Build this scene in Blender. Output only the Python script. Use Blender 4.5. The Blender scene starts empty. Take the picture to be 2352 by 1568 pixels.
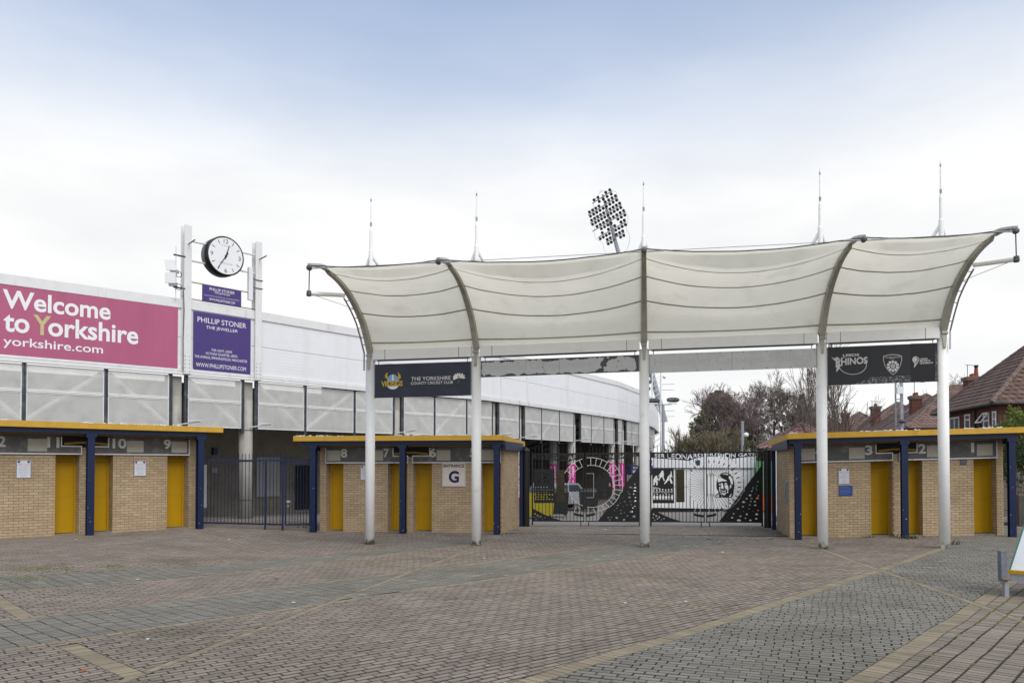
import bpy, math, random
from mathutils import Vector, Matrix, noise
from mathutils.geometry import tessellate_polygon
random.seed(7)
SC = bpy.context.scene
COL = SC.collection
R = math.radians

# ---------------------------------------------------------------- camera
IMG_W, IMG_H, FOC, HORIZON, PITCH = 2352.0, 1568.0, 1750.0, 1058.0, 0.02
SHIFT_PX = (HORIZON - IMG_H / 2) - FOC * math.tan(PITCH)
CAM_Z = 2.25
cam_data = bpy.data.cameras.new('camera')
cam = bpy.data.objects.new('camera', cam_data)
COL.objects.link(cam)
cam.location = (0, 0, CAM_Z)
cam.rotation_euler = (math.pi / 2 + PITCH, 0, 0)
cam_data.sensor_width = 36.0
cam_data.lens = 36.0 * FOC / IMG_W
cam_data.shift_y = SHIFT_PX / IMG_W
cam_data.clip_start = 0.1
cam_data.clip_end = 3000
SC.camera = cam

# ---------------------------------------------------------------- sky, sun, exposure
SUN_EL, SUN_AZ = R(49), R(150)          # azimuth clockwise from +Y
world = bpy.data.worlds.new('World')
SC.world = world
world.use_nodes = True
wn = world.node_tree.nodes
wl = world.node_tree.links
wn.clear()
w_out = wn.new('ShaderNodeOutputWorld')
w_bg = wn.new('ShaderNodeBackground')
w_sky = wn.new('ShaderNodeTexSky')
w_sky.sky_type = 'NISHITA'
w_sky.sun_disc = False
w_sky.sun_elevation = SUN_EL
w_sky.sun_rotation = SUN_AZ
w_sky.air_density = 1.0
w_sky.dust_density = 0.6
w_sky.ozone_density = 1.5
w_tc = wn.new('ShaderNodeTexCoord')
w_sep = wn.new('ShaderNodeSeparateXYZ')
wl.new(w_tc.outputs['Generated'], w_sep.inputs[0])
# soft stratus: noise stretched along the horizon, thinning with height
w_map = wn.new('ShaderNodeMapping')
w_map.inputs['Scale'].default_value = (1.6, 1.6, 5.0)
wl.new(w_tc.outputs['Generated'], w_map.inputs[0])
w_noise = wn.new('ShaderNodeTexNoise')
w_noise.inputs['Scale'].default_value = 1.3
w_noise.inputs['Detail'].default_value = 5
w_noise.inputs['Roughness'].default_value = 0.5
wl.new(w_map.outputs[0], w_noise.inputs['Vector'])
w_add = wn.new('ShaderNodeMath'); w_add.operation = 'MULTIPLY_ADD'
w_add.inputs[1].default_value = 0.08
wl.new(w_noise.outputs['Fac'], w_add.inputs[0]); wl.new(w_sep.outputs['Z'], w_add.inputs[2])
w_cov = wn.new('ShaderNodeMapRange'); w_cov.interpolation_type = 'SMOOTHSTEP'
w_cov.inputs['From Min'].default_value = 0.33
w_cov.inputs['From Max'].default_value = 0.585
w_cov.inputs['To Min'].default_value = 1.0
w_cov.inputs['To Max'].default_value = 0.24
wl.new(w_add.outputs[0], w_cov.inputs['Value'])
w_n2 = wn.new('ShaderNodeTexNoise')
w_n2.inputs['Scale'].default_value = 2.1; w_n2.inputs['Detail'].default_value = 6
wl.new(w_map.outputs[0], w_n2.inputs['Vector'])
w_ccol = wn.new('ShaderNodeValToRGB')
w_ccol.color_ramp.elements[0].position = 0.30; w_ccol.color_ramp.elements[0].color = (4.12, 4.19, 4.28, 1)
w_ccol.color_ramp.elements[1].position = 0.60; w_ccol.color_ramp.elements[1].color = (4.8, 4.8, 4.78, 1)
wl.new(w_n2.outputs['Fac'], w_ccol.inputs[0])
w_mix = wn.new('ShaderNodeMixRGB')
wl.new(w_cov.outputs[0], w_mix.inputs['Fac'])
wl.new(w_sky.outputs[0], w_mix.inputs['Color1'])
wl.new(w_ccol.outputs[0], w_mix.inputs['Color2'])
wl.new(w_mix.outputs[0], w_bg.inputs['Color'])
w_bg.inputs['Strength'].default_value = 0.15
wl.new(w_bg.outputs[0], w_out.inputs['Surface'])

sun_d = bpy.data.lights.new('sun', 'SUN')
sun_d.energy = 1.5
sun_d.angle = R(45)
sun_d.color = (1.0, 0.95, 0.88)
sun = bpy.data.objects.new('sun', sun_d)
COL.objects.link(sun)
sun_dir = Vector((math.sin(SUN_AZ) * math.cos(SUN_EL), math.cos(SUN_AZ) * math.cos(SUN_EL), math.sin(SUN_EL)))
sun.rotation_euler = sun_dir.to_track_quat('Z', 'Y').to_euler()
sun.location = (0, 0, 60)

SC.view_settings.view_transform = 'Standard'
SC.view_settings.look = 'None'
SC.view_settings.gamma = 1.0
SC.view_settings.exposure = 0.5
SC.view_settings.use_curve_mapping = False

# ---------------------------------------------------------------- helpers
def ray(px, py):
    pp = IMG_H / 2 + SHIFT_PX
    xc = (px - IMG_W / 2) / FOC
    yc = -(py - pp) / FOC
    cp, sp = math.cos(PITCH), math.sin(PITCH)
    return Vector((xc, cp - yc * sp, sp + yc * cp))

def at(px, py, Y):
    d = ray(px, py)
    return Vector((0, 0, CAM_Z)) + d * (Y / d.y)

def project(p):
    d = Vector(p) - Vector((0, 0, CAM_Z))
    cp, sp = math.cos(PITCH), math.sin(PITCH)
    zc = d.y * cp + d.z * sp
    yc = -d.y * sp + d.z * cp
    return (IMG_W / 2 + FOC * d.x / zc, IMG_H / 2 + SHIFT_PX - FOC * yc / zc)

def ss(t):
    t = max(0.0, min(1.0, t))
    return t * t * (3 - 2 * t)

def ground_z(x, y):
    d = 20.5 - y
    z = 0.02 * (d if d > 1.5 else (0 if d < -1.5 else (d + 1.5) ** 2 / 6))
    z -= 0.03 * max(0.0, min(y, 52.0) - 26.0)
    z += 0.23 * ss((-5.6 - x) / 3.6) + 0.13 * ss((x - 8.0) / 6.0)
    z += 0.016 * noise.noise(Vector((x * 0.35, y * 0.35, 3.1)))
    return z

def ground_at(px, py):
    z = 0.1
    p = None
    for _ in range(14):
        d = ray(px, py)
        t = (z - CAM_Z) / d.z
        p = Vector((0, 0, CAM_Z)) + d * t
        z = ground_z(p.x, p.y)
    return p

class Frame:
    def __init__(s, o, eu, ev, en):
        s.o, s.eu, s.ev, s.en = Vector(o), Vector(eu), Vector(ev), Vector(en)
    def p(s, u, v, w=0.0):
        return s.o + s.eu * u + s.ev * v + s.en * w
    def off(s, u, v, w=0.0):
        return Frame(s.p(u, v, w), s.eu, s.ev, s.en)
    def u_of(s, px, w=0.0):
        # local u where the upright plane of this frame meets the sight line through picture column px
        k = (px - IMG_W / 2) / FOC
        o = s.o + s.en * w
        return (k * o.y - o.x) / (s.eu.x - k * s.eu.y)

class MB:
    """collects faces in scene coordinates; build() links them as one mesh object"""
    def __init__(s):
        s.v, s.f, s.t = [], [], []
    def poly(s, pts, tint=0.5):
        n = len(s.v)
        s.v += [tuple(p) for p in pts]
        s.t += [tint] * len(pts)
        s.f.append(tuple(range(n, n + len(pts))))
    def raw(s, vs, fs, tint=0.5):
        n = len(s.v)
        s.v += [tuple(p) for p in vs]
        s.t += [tint] * len(vs)
        s.f += [tuple(i + n for i in f) for f in fs]
    def hexa(s, c, tint=0.5):
        s.raw(c, [(0, 3, 2, 1), (4, 5, 6, 7), (0, 1, 5, 4), (1, 2, 6, 5), (2, 3, 7, 6), (3, 0, 4, 7)], tint)
    def fbox(s, F, u0, u1, v0, v1, w0, w1, tint=0.5):
        s.hexa([F.p(u0, v0, w0), F.p(u1, v0, w0), F.p(u1, v1, w0), F.p(u0, v1, w0),
                F.p(u0, v0, w1), F.p(u1, v0, w1), F.p(u1, v1, w1), F.p(u0, v1, w1)], tint)
    def box(s, c, sx, sy, sz, rz=0.0, tint=0.5):
        ca, sa = math.cos(rz), math.sin(rz)
        F = Frame(c, (ca, sa, 0), (-sa, ca, 0), (0, 0, 1))
        s.fbox(F, -sx / 2, sx / 2, -sy / 2, sy / 2, 0, sz, tint)
    def tube(s, pts, r, n=8, cap=True, tint=0.5):
        pts = [Vector(p) for p in pts]
        m = len(pts)
        rs = r if isinstance(r, (list, tuple)) else [r] * m
        base = len(s.v)
        prev = None
        for i, p in enumerate(pts):
            t = (pts[min(i + 1, m - 1)] - pts[max(i - 1, 0)])
            if t.length < 1e-9: t = Vector((0, 0, 1))
            t.normalize()
            if prev is None:
                a = Vector((0, 0, 1)) if abs(t.z) < 0.9 else Vector((0, 1, 0))
                x = t.cross(a).normalized()
            else:
                x = (prev - t * prev.dot(t))
                x = x.normalized() if x.length > 1e-6 else t.orthogonal().normalized()
            prev = x
            y = t.cross(x)
            for k in range(n):
                an = 2 * math.pi * k / n
                s.v.append(tuple(p + x * (math.cos(an) * rs[i]) + y * (math.sin(an) * rs[i])))
                s.t.append(tint)
        for i in range(m - 1):
            for k in range(n):
                a = base + i * n + k; b = base + i * n + (k + 1) % n
                s.f.append((a, b, b + n, a + n))
        if cap:
            s.f.append(tuple(base + k for k in range(n - 1, -1, -1)))
            s.f.append(tuple(base + (m - 1) * n + k for k in range(n)))
    def lathe(s, c, prof, n=16, axis=None, tint=0.5):
        # prof: (radius, height) pairs about an axis through c
        ax = Vector(axis or (0, 0, 1)).normalized()
        x = ax.orthogonal().normalized(); y = ax.cross(x)
        base = len(s.v); c = Vector(c)
        for (r, h) in prof:
            for k in range(n):
                an = 2 * math.pi * k / n
                s.v.append(tuple(c + ax * h + x * (r * math.cos(an)) + y * (r * math.sin(an))))
                s.t.append(tint)
        for i in range(len(prof) - 1):
            for k in range(n):
                a = base + i * n + k; b = base + i * n + (k + 1) % n
                s.f.append((a, b, b + n, a + n))
        s.f.append(tuple(base + k for k in range(n - 1, -1, -1)))
        s.f.append(tuple(base + (len(prof) - 1) * n + k for k in range(n)))
    def plate(s, F, outer, holes=(), w0=0.0, w1=0.004, tint=0.5):
        # flat sheet with cut-outs, real thickness
        loops = [list(outer)] + [list(h) for h in holes]
        flat = [p for l in loops for p in l]
        tri = tessellate_polygon([[Vector((p[0], p[1], 0)) for p in l] for l in loops])
        n = len(flat); b = len(s.v)
        s.v += [tuple(F.p(p[0], p[1], w1)) for p in flat] + [tuple(F.p(p[0], p[1], w0)) for p in flat]
        s.t += [tint] * (2 * n)
        for t in tri:
            s.f.append((b + t[0], b + t[1], b + t[2]))
            s.f.append((b + n + t[2], b + n + t[1], b + n + t[0]))
        k = 0
        for l in loops:
            m = len(l)
            for i in range(m):
                a, c = k + i, k + (i + 1) % m
                s.f.append((b + a, b + c, b + n + c, b + n + a))
            k += m
    def build(s, name, mat, parent=None, smooth=False, origin=None, kind=None):
        if parent is not None:
            q = parent
            o = Vector((0, 0, 0))
            while q is not None:
                o += q.location; q = q.parent
        elif origin is not None:
            o = Vector(origin)
        else:
            xs = [p[0] for p in s.v]; ys = [p[1] for p in s.v]; zs = [p[2] for p in s.v]
            o = Vector(((min(xs) + max(xs)) / 2, (min(ys) + max(ys)) / 2, min(zs)))
        me = bpy.data.meshes.new(name)
        me.from_pydata([(p[0] - o.x, p[1] - o.y, p[2] - o.z) for p in s.v], [], s.f)
        at_ = me.attributes.new('tint', 'FLOAT', 'POINT')
        at_.data.foreach_set('value', s.t)
        me.materials.append(mat)
        if smooth:
            me.polygons.foreach_set('use_smooth', [True] * len(me.polygons))
        me.update()
        ob = bpy.data.objects.new(name, me)
        COL.objects.link(ob)
        if parent is not None:
            ob.parent = parent
        else:
            ob.location = o
        if kind: ob['kind'] = kind
        return ob

def tag(o, label, cat, group=None):
    o['label'] = label; o['category'] = cat
    if group: o['group'] = group
    return o

def thing(name, loc, label, cat, group=None):
    o = bpy.data.objects.new(name, None)
    COL.objects.link(o)
    o.location = loc
    o.empty_display_size = 0.2
    return tag(o, label, cat, group)

def struct(o):
    o['kind'] = 'structure'
    return o

# ---------------------------------------------------------------- materials
MATS = {}
def mat(name, col, rough=0.6, var=0.12, scale=6.0, bump=0.0, bscale=60.0, metal=0.0, tint=0.0,
        col2=None, c2scale=3.0, c2lo=0.55, c2hi=0.7, spec=0.4, streak=False, trans=0.0, col2streak=False):
    if name in MATS: return MATS[name]
    m = bpy.data.materials.new(name)
    m.use_nodes = True
    nt = m.node_tree; N = nt.nodes; L = nt.links
    b = N['Principled BSDF']
    b.inputs['Roughness'].default_value = rough
    b.inputs['Metallic'].default_value = metal
    b.inputs['Specular IOR Level'].default_value = spec
    geo = N.new('ShaderNodeNewGeometry')
    mp = N.new('ShaderNodeMapping')
    L.new(geo.outputs['Position'], mp.inputs[0])
    if streak: mp.inputs['Scale'].default_value = (1, 1, 0.12)
    nz = N.new('ShaderNodeTexNoise')
    nz.inputs['Scale'].default_value = scale; nz.inputs['Detail'].default_value = 6; nz.inputs['Roughness'].default_value = 0.585
    L.new(mp.outputs[0], nz.inputs['Vector'])
    mr = N.new('ShaderNodeMapRange')
    mr.inputs['From Min'].default_value = 0.25; mr.inputs['From Max'].default_value = 0.75
    mr.inputs['To Min'].default_value = 1 - var; mr.inputs['To Max'].default_value = 1 + var
    L.new(nz.outputs['Fac'], mr.inputs['Value'])
    src = None
    rgb = N.new('ShaderNodeRGB'); rgb.outputs[0].default_value = (*col, 1)
    src = rgb.outputs[0]
    if col2 is not None:
        n2 = N.new('ShaderNodeTexNoise')
        n2.inputs['Scale'].default_value = c2scale; n2.inputs['Detail'].default_value = 7; n2.inputs['Roughness'].default_value = 0.65
        if col2streak:
            mp2 = N.new('ShaderNodeMapping'); mp2.inputs['Scale'].default_value = (1, 1, 0.1)
            L.new(geo.outputs['Position'], mp2.inputs[0]); L.new(mp2.outputs[0], n2.inputs['Vector'])
        else:
            L.new(geo.outputs['Position'], n2.inputs['Vector'])
        r2 = N.new('ShaderNodeMapRange'); r2.inputs['From Min'].default_value = c2lo; r2.inputs['From Max'].default_value = c2hi
        L.new(n2.outputs['Fac'], r2.inputs['Value'])
        mx = N.new('ShaderNodeMixRGB'); mx.inputs['Color2'].default_value = (*col2, 1)
        L.new(r2.outputs[0], mx.inputs['Fac']); L.new(src, mx.inputs['Color1'])
        src = mx.outputs[0]
    fac = mr.outputs[0]
    if tint > 0:
        a = N.new('ShaderNodeAttribute'); a.attribute_name = 'tint'
        tr = N.new('ShaderNodeMapRange'); tr.clamp = False; tr.inputs['To Min'].default_value = 1 - tint; tr.inputs['To Max'].default_value = 1 + tint
        L.new(a.outputs['Fac'], tr.inputs['Value'])
        mu = N.new('ShaderNodeMath'); mu.operation = 'MULTIPLY'
        L.new(fac, mu.inputs[0]); L.new(tr.outputs[0], mu.inputs[1])
        fac = mu.outputs[0]
    vm = N.new('ShaderNodeVectorMath'); vm.operation = 'SCALE'
    L.new(src, vm.inputs[0]); L.new(fac, vm.inputs['Scale'])
    L.new(vm.outputs[0], b.inputs['Base Color'])
    if bump > 0:
        nb = N.new('ShaderNodeTexNoise'); nb.inputs['Scale'].default_value = bscale; nb.inputs['Detail'].default_value = 4
        L.new(geo.outputs['Position'], nb.inputs['Vector'])
        bp = N.new('ShaderNodeBump'); bp.inputs['Strength'].default_value = bump; bp.inputs['Distance'].default_value = 0.01
        L.new(nb.outputs['Fac'], bp.inputs['Height']); L.new(bp.outputs[0], b.inputs['Normal'])
    if trans > 0:
        out = N['Material Output']
        tl = N.new('ShaderNodeBsdfTranslucent'); ms = N.new('ShaderNodeMixShader'); ms.inputs[0].default_value = trans
        L.new(vm.outputs[0], tl.inputs['Color'])
        L.new(b.outputs[0], ms.inputs[1]); L.new(tl.outputs[0], ms.inputs[2]); L.new(ms.outputs[0], out.inputs['Surface'])
    m.diffuse_color = (*col, 1)
    MATS[name] = m
    return m

def screen_mat(name, col, open_frac, rough=0.5, var=0.1, scale=5.0):
    """perforated sheet: too fine to model hole by hole, so part of the light passes"""
    m = mat(name, col, rough, var, scale)
    nt = m.node_tree; N = nt.nodes; L = nt.links
    out = N['Material Output']
    tr = N.new('ShaderNodeBsdfTransparent'); ms = N.new('ShaderNodeMixShader'); ms.inputs[0].default_value = open_frac
    L.new(N['Principled BSDF'].outputs[0], ms.inputs[1]); L.new(tr.outputs[0], ms.inputs[2]); L.new(ms.outputs[0], out.inputs['Surface'])
    return m

def glass_mat(name, col=(0.05, 0.06, 0.07)):
    m = mat(name, col, 0.08, 0.25, 0.8, spec=0.8)
    return m

WHITE = mat('white_paint', (0.78, 0.79, 0.79), 0.45, 0.04, 3.0, col2=(0.52, 0.52, 0.47), c2scale=1.4, c2lo=0.60, c2hi=0.86, col2streak=True)
WHITE_CLEAN = mat('white_lettering', (0.84, 0.84, 0.83), 0.5, 0.03)
POLE = mat('pole_white_paint', (0.88, 0.88, 0.86), 0.4, 0.04, 5.0, col2=(0.58, 0.57, 0.50), c2scale=2.6, c2lo=0.62, c2hi=0.85)
for _m in (POLE,):      # splashed grime round the feet of the poles
    _N = _m.node_tree.nodes; _L = _m.node_tree.links; _b = _N['Principled BSDF']
    _src = _b.inputs['Base Color'].links[0].from_socket
    _g = _N.new('ShaderNodeNewGeometry'); _s = _N.new('ShaderNodeSeparateXYZ'); _L.new(_g.outputs['Position'], _s.inputs[0])
    _n = _N.new('ShaderNodeTexNoise'); _n.inputs['Scale'].default_value = 9.0; _n.inputs['Detail'].default_value = 8; _L.new(_g.outputs['Position'], _n.inputs['Vector'])
    _a = _N.new('ShaderNodeMath'); _a.operation = 'MULTIPLY_ADD'; _a.inputs[1].default_value = 0.55; _L.new(_n.outputs['Fac'], _a.inputs[0]); 
    _i = _N.new('ShaderNodeMath'); _i.operation = 'MULTIPLY'; _i.inputs[1].default_value = -1.0; _L.new(_s.outputs['Z'], _i.inputs[0]); _L.new(_i.outputs[0], _a.inputs[2])
    _r = _N.new('ShaderNodeMapRange'); _r.inputs['From Min'].default_value = 0.08; _r.inputs['From Max'].default_value = 0.24; _L.new(_a.outputs[0], _r.inputs['Value'])
    _x = _N.new('ShaderNodeMixRGB'); _x.inputs['Color2'].default_value = (0.16, 0.15, 0.09, 1)
    _L.new(_r.outputs[0], _x.inputs['Fac']); _L.new(_src, _x.inputs['Color1']); _L.new(_x.outputs[0], _b.inputs['Base Color'])
BLUE = mat('navy_blue_steel', (0.0042, 0.0128, 0.050), 0.42, 0.15, 9.0, col2=(0.45, 0.47, 0.5), c2scale=16.0, c2lo=0.70, c2hi=0.72)
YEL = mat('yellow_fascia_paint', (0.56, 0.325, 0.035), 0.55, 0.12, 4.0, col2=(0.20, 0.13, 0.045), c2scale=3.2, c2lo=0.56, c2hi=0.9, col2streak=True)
YELDOOR = mat('yellow_door_paint', (0.49, 0.275, 0.002), 0.5, 0.05, 2.0, spec=0.25)
BRICK = mat('buff_brick', (0.44, 0.332, 0.205), 0.85, 0.10, 30.0, bump=0.25, bscale=220, tint=0.10, col2=(0.33, 0.245, 0.15), c2scale=0.9, c2lo=0.47, c2hi=0.8)
MORTAR = mat('brown_mortar', (0.155, 0.115, 0.08), 0.95, 0.2, 40.0)
BLACK = mat('black_iron', (0.010, 0.010, 0.011), 0.45, 0.2, 8.0)
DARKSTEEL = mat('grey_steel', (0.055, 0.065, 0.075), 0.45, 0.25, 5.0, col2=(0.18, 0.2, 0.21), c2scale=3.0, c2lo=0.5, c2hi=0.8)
GALV = mat('galvanised_steel', (0.33, 0.35, 0.37), 0.5, 0.2, 12.0, metal=0.3)
RUST = mat('rusted_steel', (0.22, 0.12, 0.07), 0.8, 0.35, 20.0)
CONC = mat('weathered_concrete', (0.40, 0.385, 0.35), 0.85, 0.16, 3.0, bump=0.2, col2=(0.17, 0.15, 0.12), c2scale=1.6, c2lo=0.55, c2hi=0.8, col2streak=True)
FLASH = mat('white_roof_flashing', (0.75, 0.76, 0.77), 0.4, 0.1, 15.0)

# ---------------------------------------------------------------- lettering
TXT = {}
def prep_text(keys):
    obs = []
    for (t, bold) in keys:
        if (t, bold) in TXT: continue
        cu = bpy.data.curves.new('lettering', 'FONT')
        cu.body = t; cu.size = 1.0; cu.offset = bold; cu.resolution_u = 4
        cu.dimensions = '2D'; cu.fill_mode = 'BOTH'
        cu.space_line = 1.0
        ob = bpy.data.objects.new('lettering', cu)
        COL.objects.link(ob)
        obs.append(((t, bold), ob, cu))
    if not obs: return
    dg = bpy.context.evaluated_depsgraph_get()
    for k, ob, cu in obs:
        me = bpy.data.meshes.new_from_object(ob.evaluated_get(dg))
        vs = [(v.co.x, v.co.y) for v in me.vertices]
        fs = [tuple(p.vertices) for p in me.polygons]
        xs = [p[0] for p in vs] or [0]; ys = [p[1] for p in vs] or [0]
        TXT[k] = (vs, fs, min(xs), max(xs), min(ys), max(ys))
        bpy.data.meshes.remove(me)
    for k, ob, cu in obs:
        bpy.data.objects.remove(ob); bpy.data.curves.remove(cu)

def put_text(mb, F, txt, u0, u1, v0, v1, w=0.004, bold=0.0, warp=None, tint=0.5):
    """flat lettering fitted into the box u0..u1, v0..v1 of a frame"""
    if (txt, bold) not in TXT: prep_text([(txt, bold)])
    vs, fs, x0, x1, y0, y1 = TXT[(txt, bold)]
    out = []
    for x, y in vs:
        u = u0 + (x - x0) / (x1 - x0) * (u1 - u0)
        v = v0 + (y - y0) / max(1e-6, (y1 - y0)) * (v1 - v0)
        if warp: u, v = warp(u, v)
        out.append(F.p(u, v, w))
    mb.raw(out, fs, tint)

def put_letters(F, txt, u0, u1, v0, v1, w, bold, mt, parent, name='letter'):
    """large lettering: every glyph piece is an object of its own"""
    mb = MB(); put_text(mb, F, txt, u0, u1, v0, v1, w, bold)
    par = list(range(len(mb.v)))
    def find(i):
        while par[i] != i: par[i] = par[par[i]]; i = par[i]
        return i
    key = {}
    for i, p in enumerate(mb.v):
        k = (round(p[0], 4), round(p[1], 4), round(p[2], 4))
        if k in key: par[find(i)] = find(key[k])
        else: key[k] = i
    for f in mb.f:
        for j in f[1:]: par[find(j)] = find(f[0])
    groups = {}
    for f in mb.f: groups.setdefault(find(f[0]), []).append(f)
    for g in groups.values():
        ids = sorted({i for f in g for i in f}); mp = {q: k for k, q in enumerate(ids)}
        m2 = MB(); m2.raw([mb.v[i] for i in ids], [tuple(mp[i] for i in f) for f in g]); m2.build(name, mt, parent)

def text_loops(txt, bold=0.0):
    """outlines of the letters as closed 2D loops (for cut-outs)"""
    if (txt, bold) not in TXT: prep_text([(txt, bold)])
    vs, fs, x0, x1, y0, y1 = TXT[(txt, bold)]
    # weld
    key = {}; idx = []
    pts = []
    for p in vs:
        k = (round(p[0], 4), round(p[1], 4))
        if k not in key: key[k] = len(pts); pts.append(p)
        idx.append(key[k])
    cnt = {}
    for f in fs:
        g = [idx[i] for i in f]
        for i in range(len(g)):
            a, b = g[i], g[(i + 1) % len(g)]
            if a != b: cnt[(a, b)] = cnt.get((a, b), 0) + 1
    nxt = {}
    for (a, b) in cnt:
        if (b, a) not in cnt: nxt.setdefault(a, []).append(b)
    loops = []
    while nxt:
        s = next(iter(nxt)); l = [s]; c = nxt[s].pop()
        if not nxt[s]: del nxt[s]
        while c != s and c in nxt:
            l.append(c); d = nxt[c].pop()
            if not nxt[c]: del nxt[c]
            c = d
        if len(l) > 2: loops.append([((pts[i][0] - x0) / (x1 - x0), (pts[i][1] - y0) / (y1 - y0)) for i in l])
    return loops

def area2(l):
    return 0.5 * sum(l[i][0] * l[(i + 1) % len(l)][1] - l[(i + 1) % len(l)][0] * l[i][1] for i in range(len(l)))

prep_text([(t, b) for t, b in [
    ('Welcome', 0.022), ('to', 0.022), ('Y', 0.022), ('orkshire', 0.022), ('yorkshire.com', 0.01),
    ('PHILLIP STONER', 0.0), ('THE JEWELLER', 0.0), ('THE LIGHT, LEEDS', 0.0), ('VICTORIA QUARTER, LEEDS', 0.0),
    ('THE AVENUE, SPINNINGFIELDS, MANCHESTER', 0.0), ('WWW.PHILLIPSTONER.COM', 0.0),
    ('THE LIGHT, LEEDS  VICTORIA QUARTER, LEEDS  THE AVENUE, SPINNINGFIELDS', 0.0),
    ('12', 0.0), ('3', 0.0), ('6', 0.0), ('9', 0.0), ('DICKIE BIRD', 0.0), ('Phillip Stoner', 0.0),
    ('ENTRANCE', 0.03), ('G', 0.04), ('THE YORKSHIRE', 0.0), ('COUNTY CRICKET CLUB', 0.0), ('VIKINGS', 0.04), ('YORKSHIRE', 0.0),
    ('Headingley Carnegie Stadium', 0.0), ('LEEDS', 0.03), ('RHINOS', 0.03), ('YORKSHIRE CARNEGIE', 0.0), ('RUGBY', 0.0),
    ('LEEDS', 0.0), ('BECKETT', 0.0), ('UNIVERSITY', 0.0), ('SIR LEONARD', 0.02), ('HUTTON GATES', 0.02),
    ('WELCOME TO', 0.0), ('HEADINGLEY', 0.01), ('Welcome to Yorkshire', 0.02), ('TOTAL', 0.02), ('770', 0.02), ('WICKETS', 0.02),
    ('PLEASE NOTE THE', 0.0), ('CRICKET TURNSTILES', 0.0), ('ARE CLOSED', 0.0), ('PLEASE ACCESS THE', 0.0), ('STADIUM VIA', 0.0),
    ('CASH TURNSTILES', 0.0), ('VIA THE', 0.0), ('ST MICHAELS LANE', 0.0), ('TURNSTILES', 0.0)]]
    + [(n, 0.03) for n in ('12', '11', '10', '9', '8', '7', '6', '5', '4', '3', '2', '1')])
# ================================================================ GROUND AND PAVING
GROUND_M = mat('concourse_concrete', (0.22, 0.205, 0.18), 0.9, 0.16, 1.2, bump=0.3, bscale=30, col2=(0.16, 0.15, 0.125), c2scale=0.5, c2lo=0.45, c2hi=0.75)
BED_M = mat('sand_joint_bed', (0.035, 0.032, 0.024), 0.95, 0.3, 20.0, col2=(0.06, 0.07, 0.015), c2scale=0.55, c2lo=0.52, c2hi=0.70)
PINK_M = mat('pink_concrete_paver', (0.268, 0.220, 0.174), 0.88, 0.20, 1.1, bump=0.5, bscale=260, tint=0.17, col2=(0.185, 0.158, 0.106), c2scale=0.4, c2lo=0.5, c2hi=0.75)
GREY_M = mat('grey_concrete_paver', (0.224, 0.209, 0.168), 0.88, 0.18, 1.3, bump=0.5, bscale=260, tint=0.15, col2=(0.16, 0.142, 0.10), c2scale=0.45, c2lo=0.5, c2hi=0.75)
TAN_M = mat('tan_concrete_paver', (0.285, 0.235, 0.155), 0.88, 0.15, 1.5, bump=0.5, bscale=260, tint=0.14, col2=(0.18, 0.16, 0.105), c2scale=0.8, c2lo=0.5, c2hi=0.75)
for _m in (PINK_M, GREY_M, TAN_M):      # light aggregate specks in the blocks
    _N = _m.node_tree.nodes; _L = _m.node_tree.links
    _b = _N['Principled BSDF']; _src = _b.inputs['Base Color'].links[0].from_socket
    _g = _N.new('ShaderNodeNewGeometry'); _v = _N.new('ShaderNodeTexVoronoi'); _v.inputs['Scale'].default_value = 75
    _L.new(_g.outputs['Position'], _v.inputs['Vector'])
    _r = _N.new('ShaderNodeMapRange'); _r.inputs['From Min'].default_value = 0.16; _r.inputs['From Max'].default_value = 0.10
    _L.new(_v.outputs['Distance'], _r.inputs['Value'])
    _x = _N.new('ShaderNodeMixRGB'); _x.inputs['Color2'].default_value = (0.45, 0.41, 0.36, 1)
    _L.new(_r.outputs[0], _x.inputs['Fac']); _L.new(_src, _x.inputs['Color1']); _L.new(_x.outputs[0], _b.inputs['Base Color'])

def grid_sheet(xs, ys, dz):
    mb = MB()
    nx = len(xs)
    for y in ys:
        for x in xs:
            mb.v.append((x, y, ground_z(x, y) + dz)); mb.t.append(0.5)
    for j in range(len(ys) - 1):
        for i in range(nx - 1):
            a = j * nx + i
            mb.f.append((a, a + 1, a + nx + 1, a + nx))
    return mb
far = [-900, -300, -120, -60, -40, -30] + [-24 + 2 * i for i in range(25)] + [30, 40, 60, 120, 300, 900]
fary = [-60, -20, -8, -4] + [2 * i for i in range(0, 20)] + [42, 50, 60, 80, 110, 160, 260, 500, 1200, 2400]
struct(grid_sheet(far, fary, -0.06).build('ground', GROUND_M, origin=(0, 0, 0)))
bed = struct(grid_sheet([-20 + 0.5 * i for i in range(81)], [3 + 0.5 * i for i in range(49)], -0.013).build('paving', BED_M, origin=(0, 0, 0)))

def gp(px, py):
    p = ground_at(px, py)
    return (p.x, p.y)

def clip_half(poly, a, n, c):
    # keep points where dot(p-a, n) >= c
    out = []
    m = len(poly)
    for i in range(m):
        p, q = poly[i], poly[(i + 1) % m]
        dp = (p[0] - a[0]) * n[0] + (p[1] - a[1]) * n[1] - c
        dq = (q[0] - a[0]) * n[0] + (q[1] - a[1]) * n[1] - c
        if dp >= 0: out.append(p)
        if (dp < 0) != (dq < 0):
            t = dp / (dp - dq)
            out.append((p[0] + (q[0] - p[0]) * t, p[1] + (q[1] - p[1]) * t))
    return out

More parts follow.
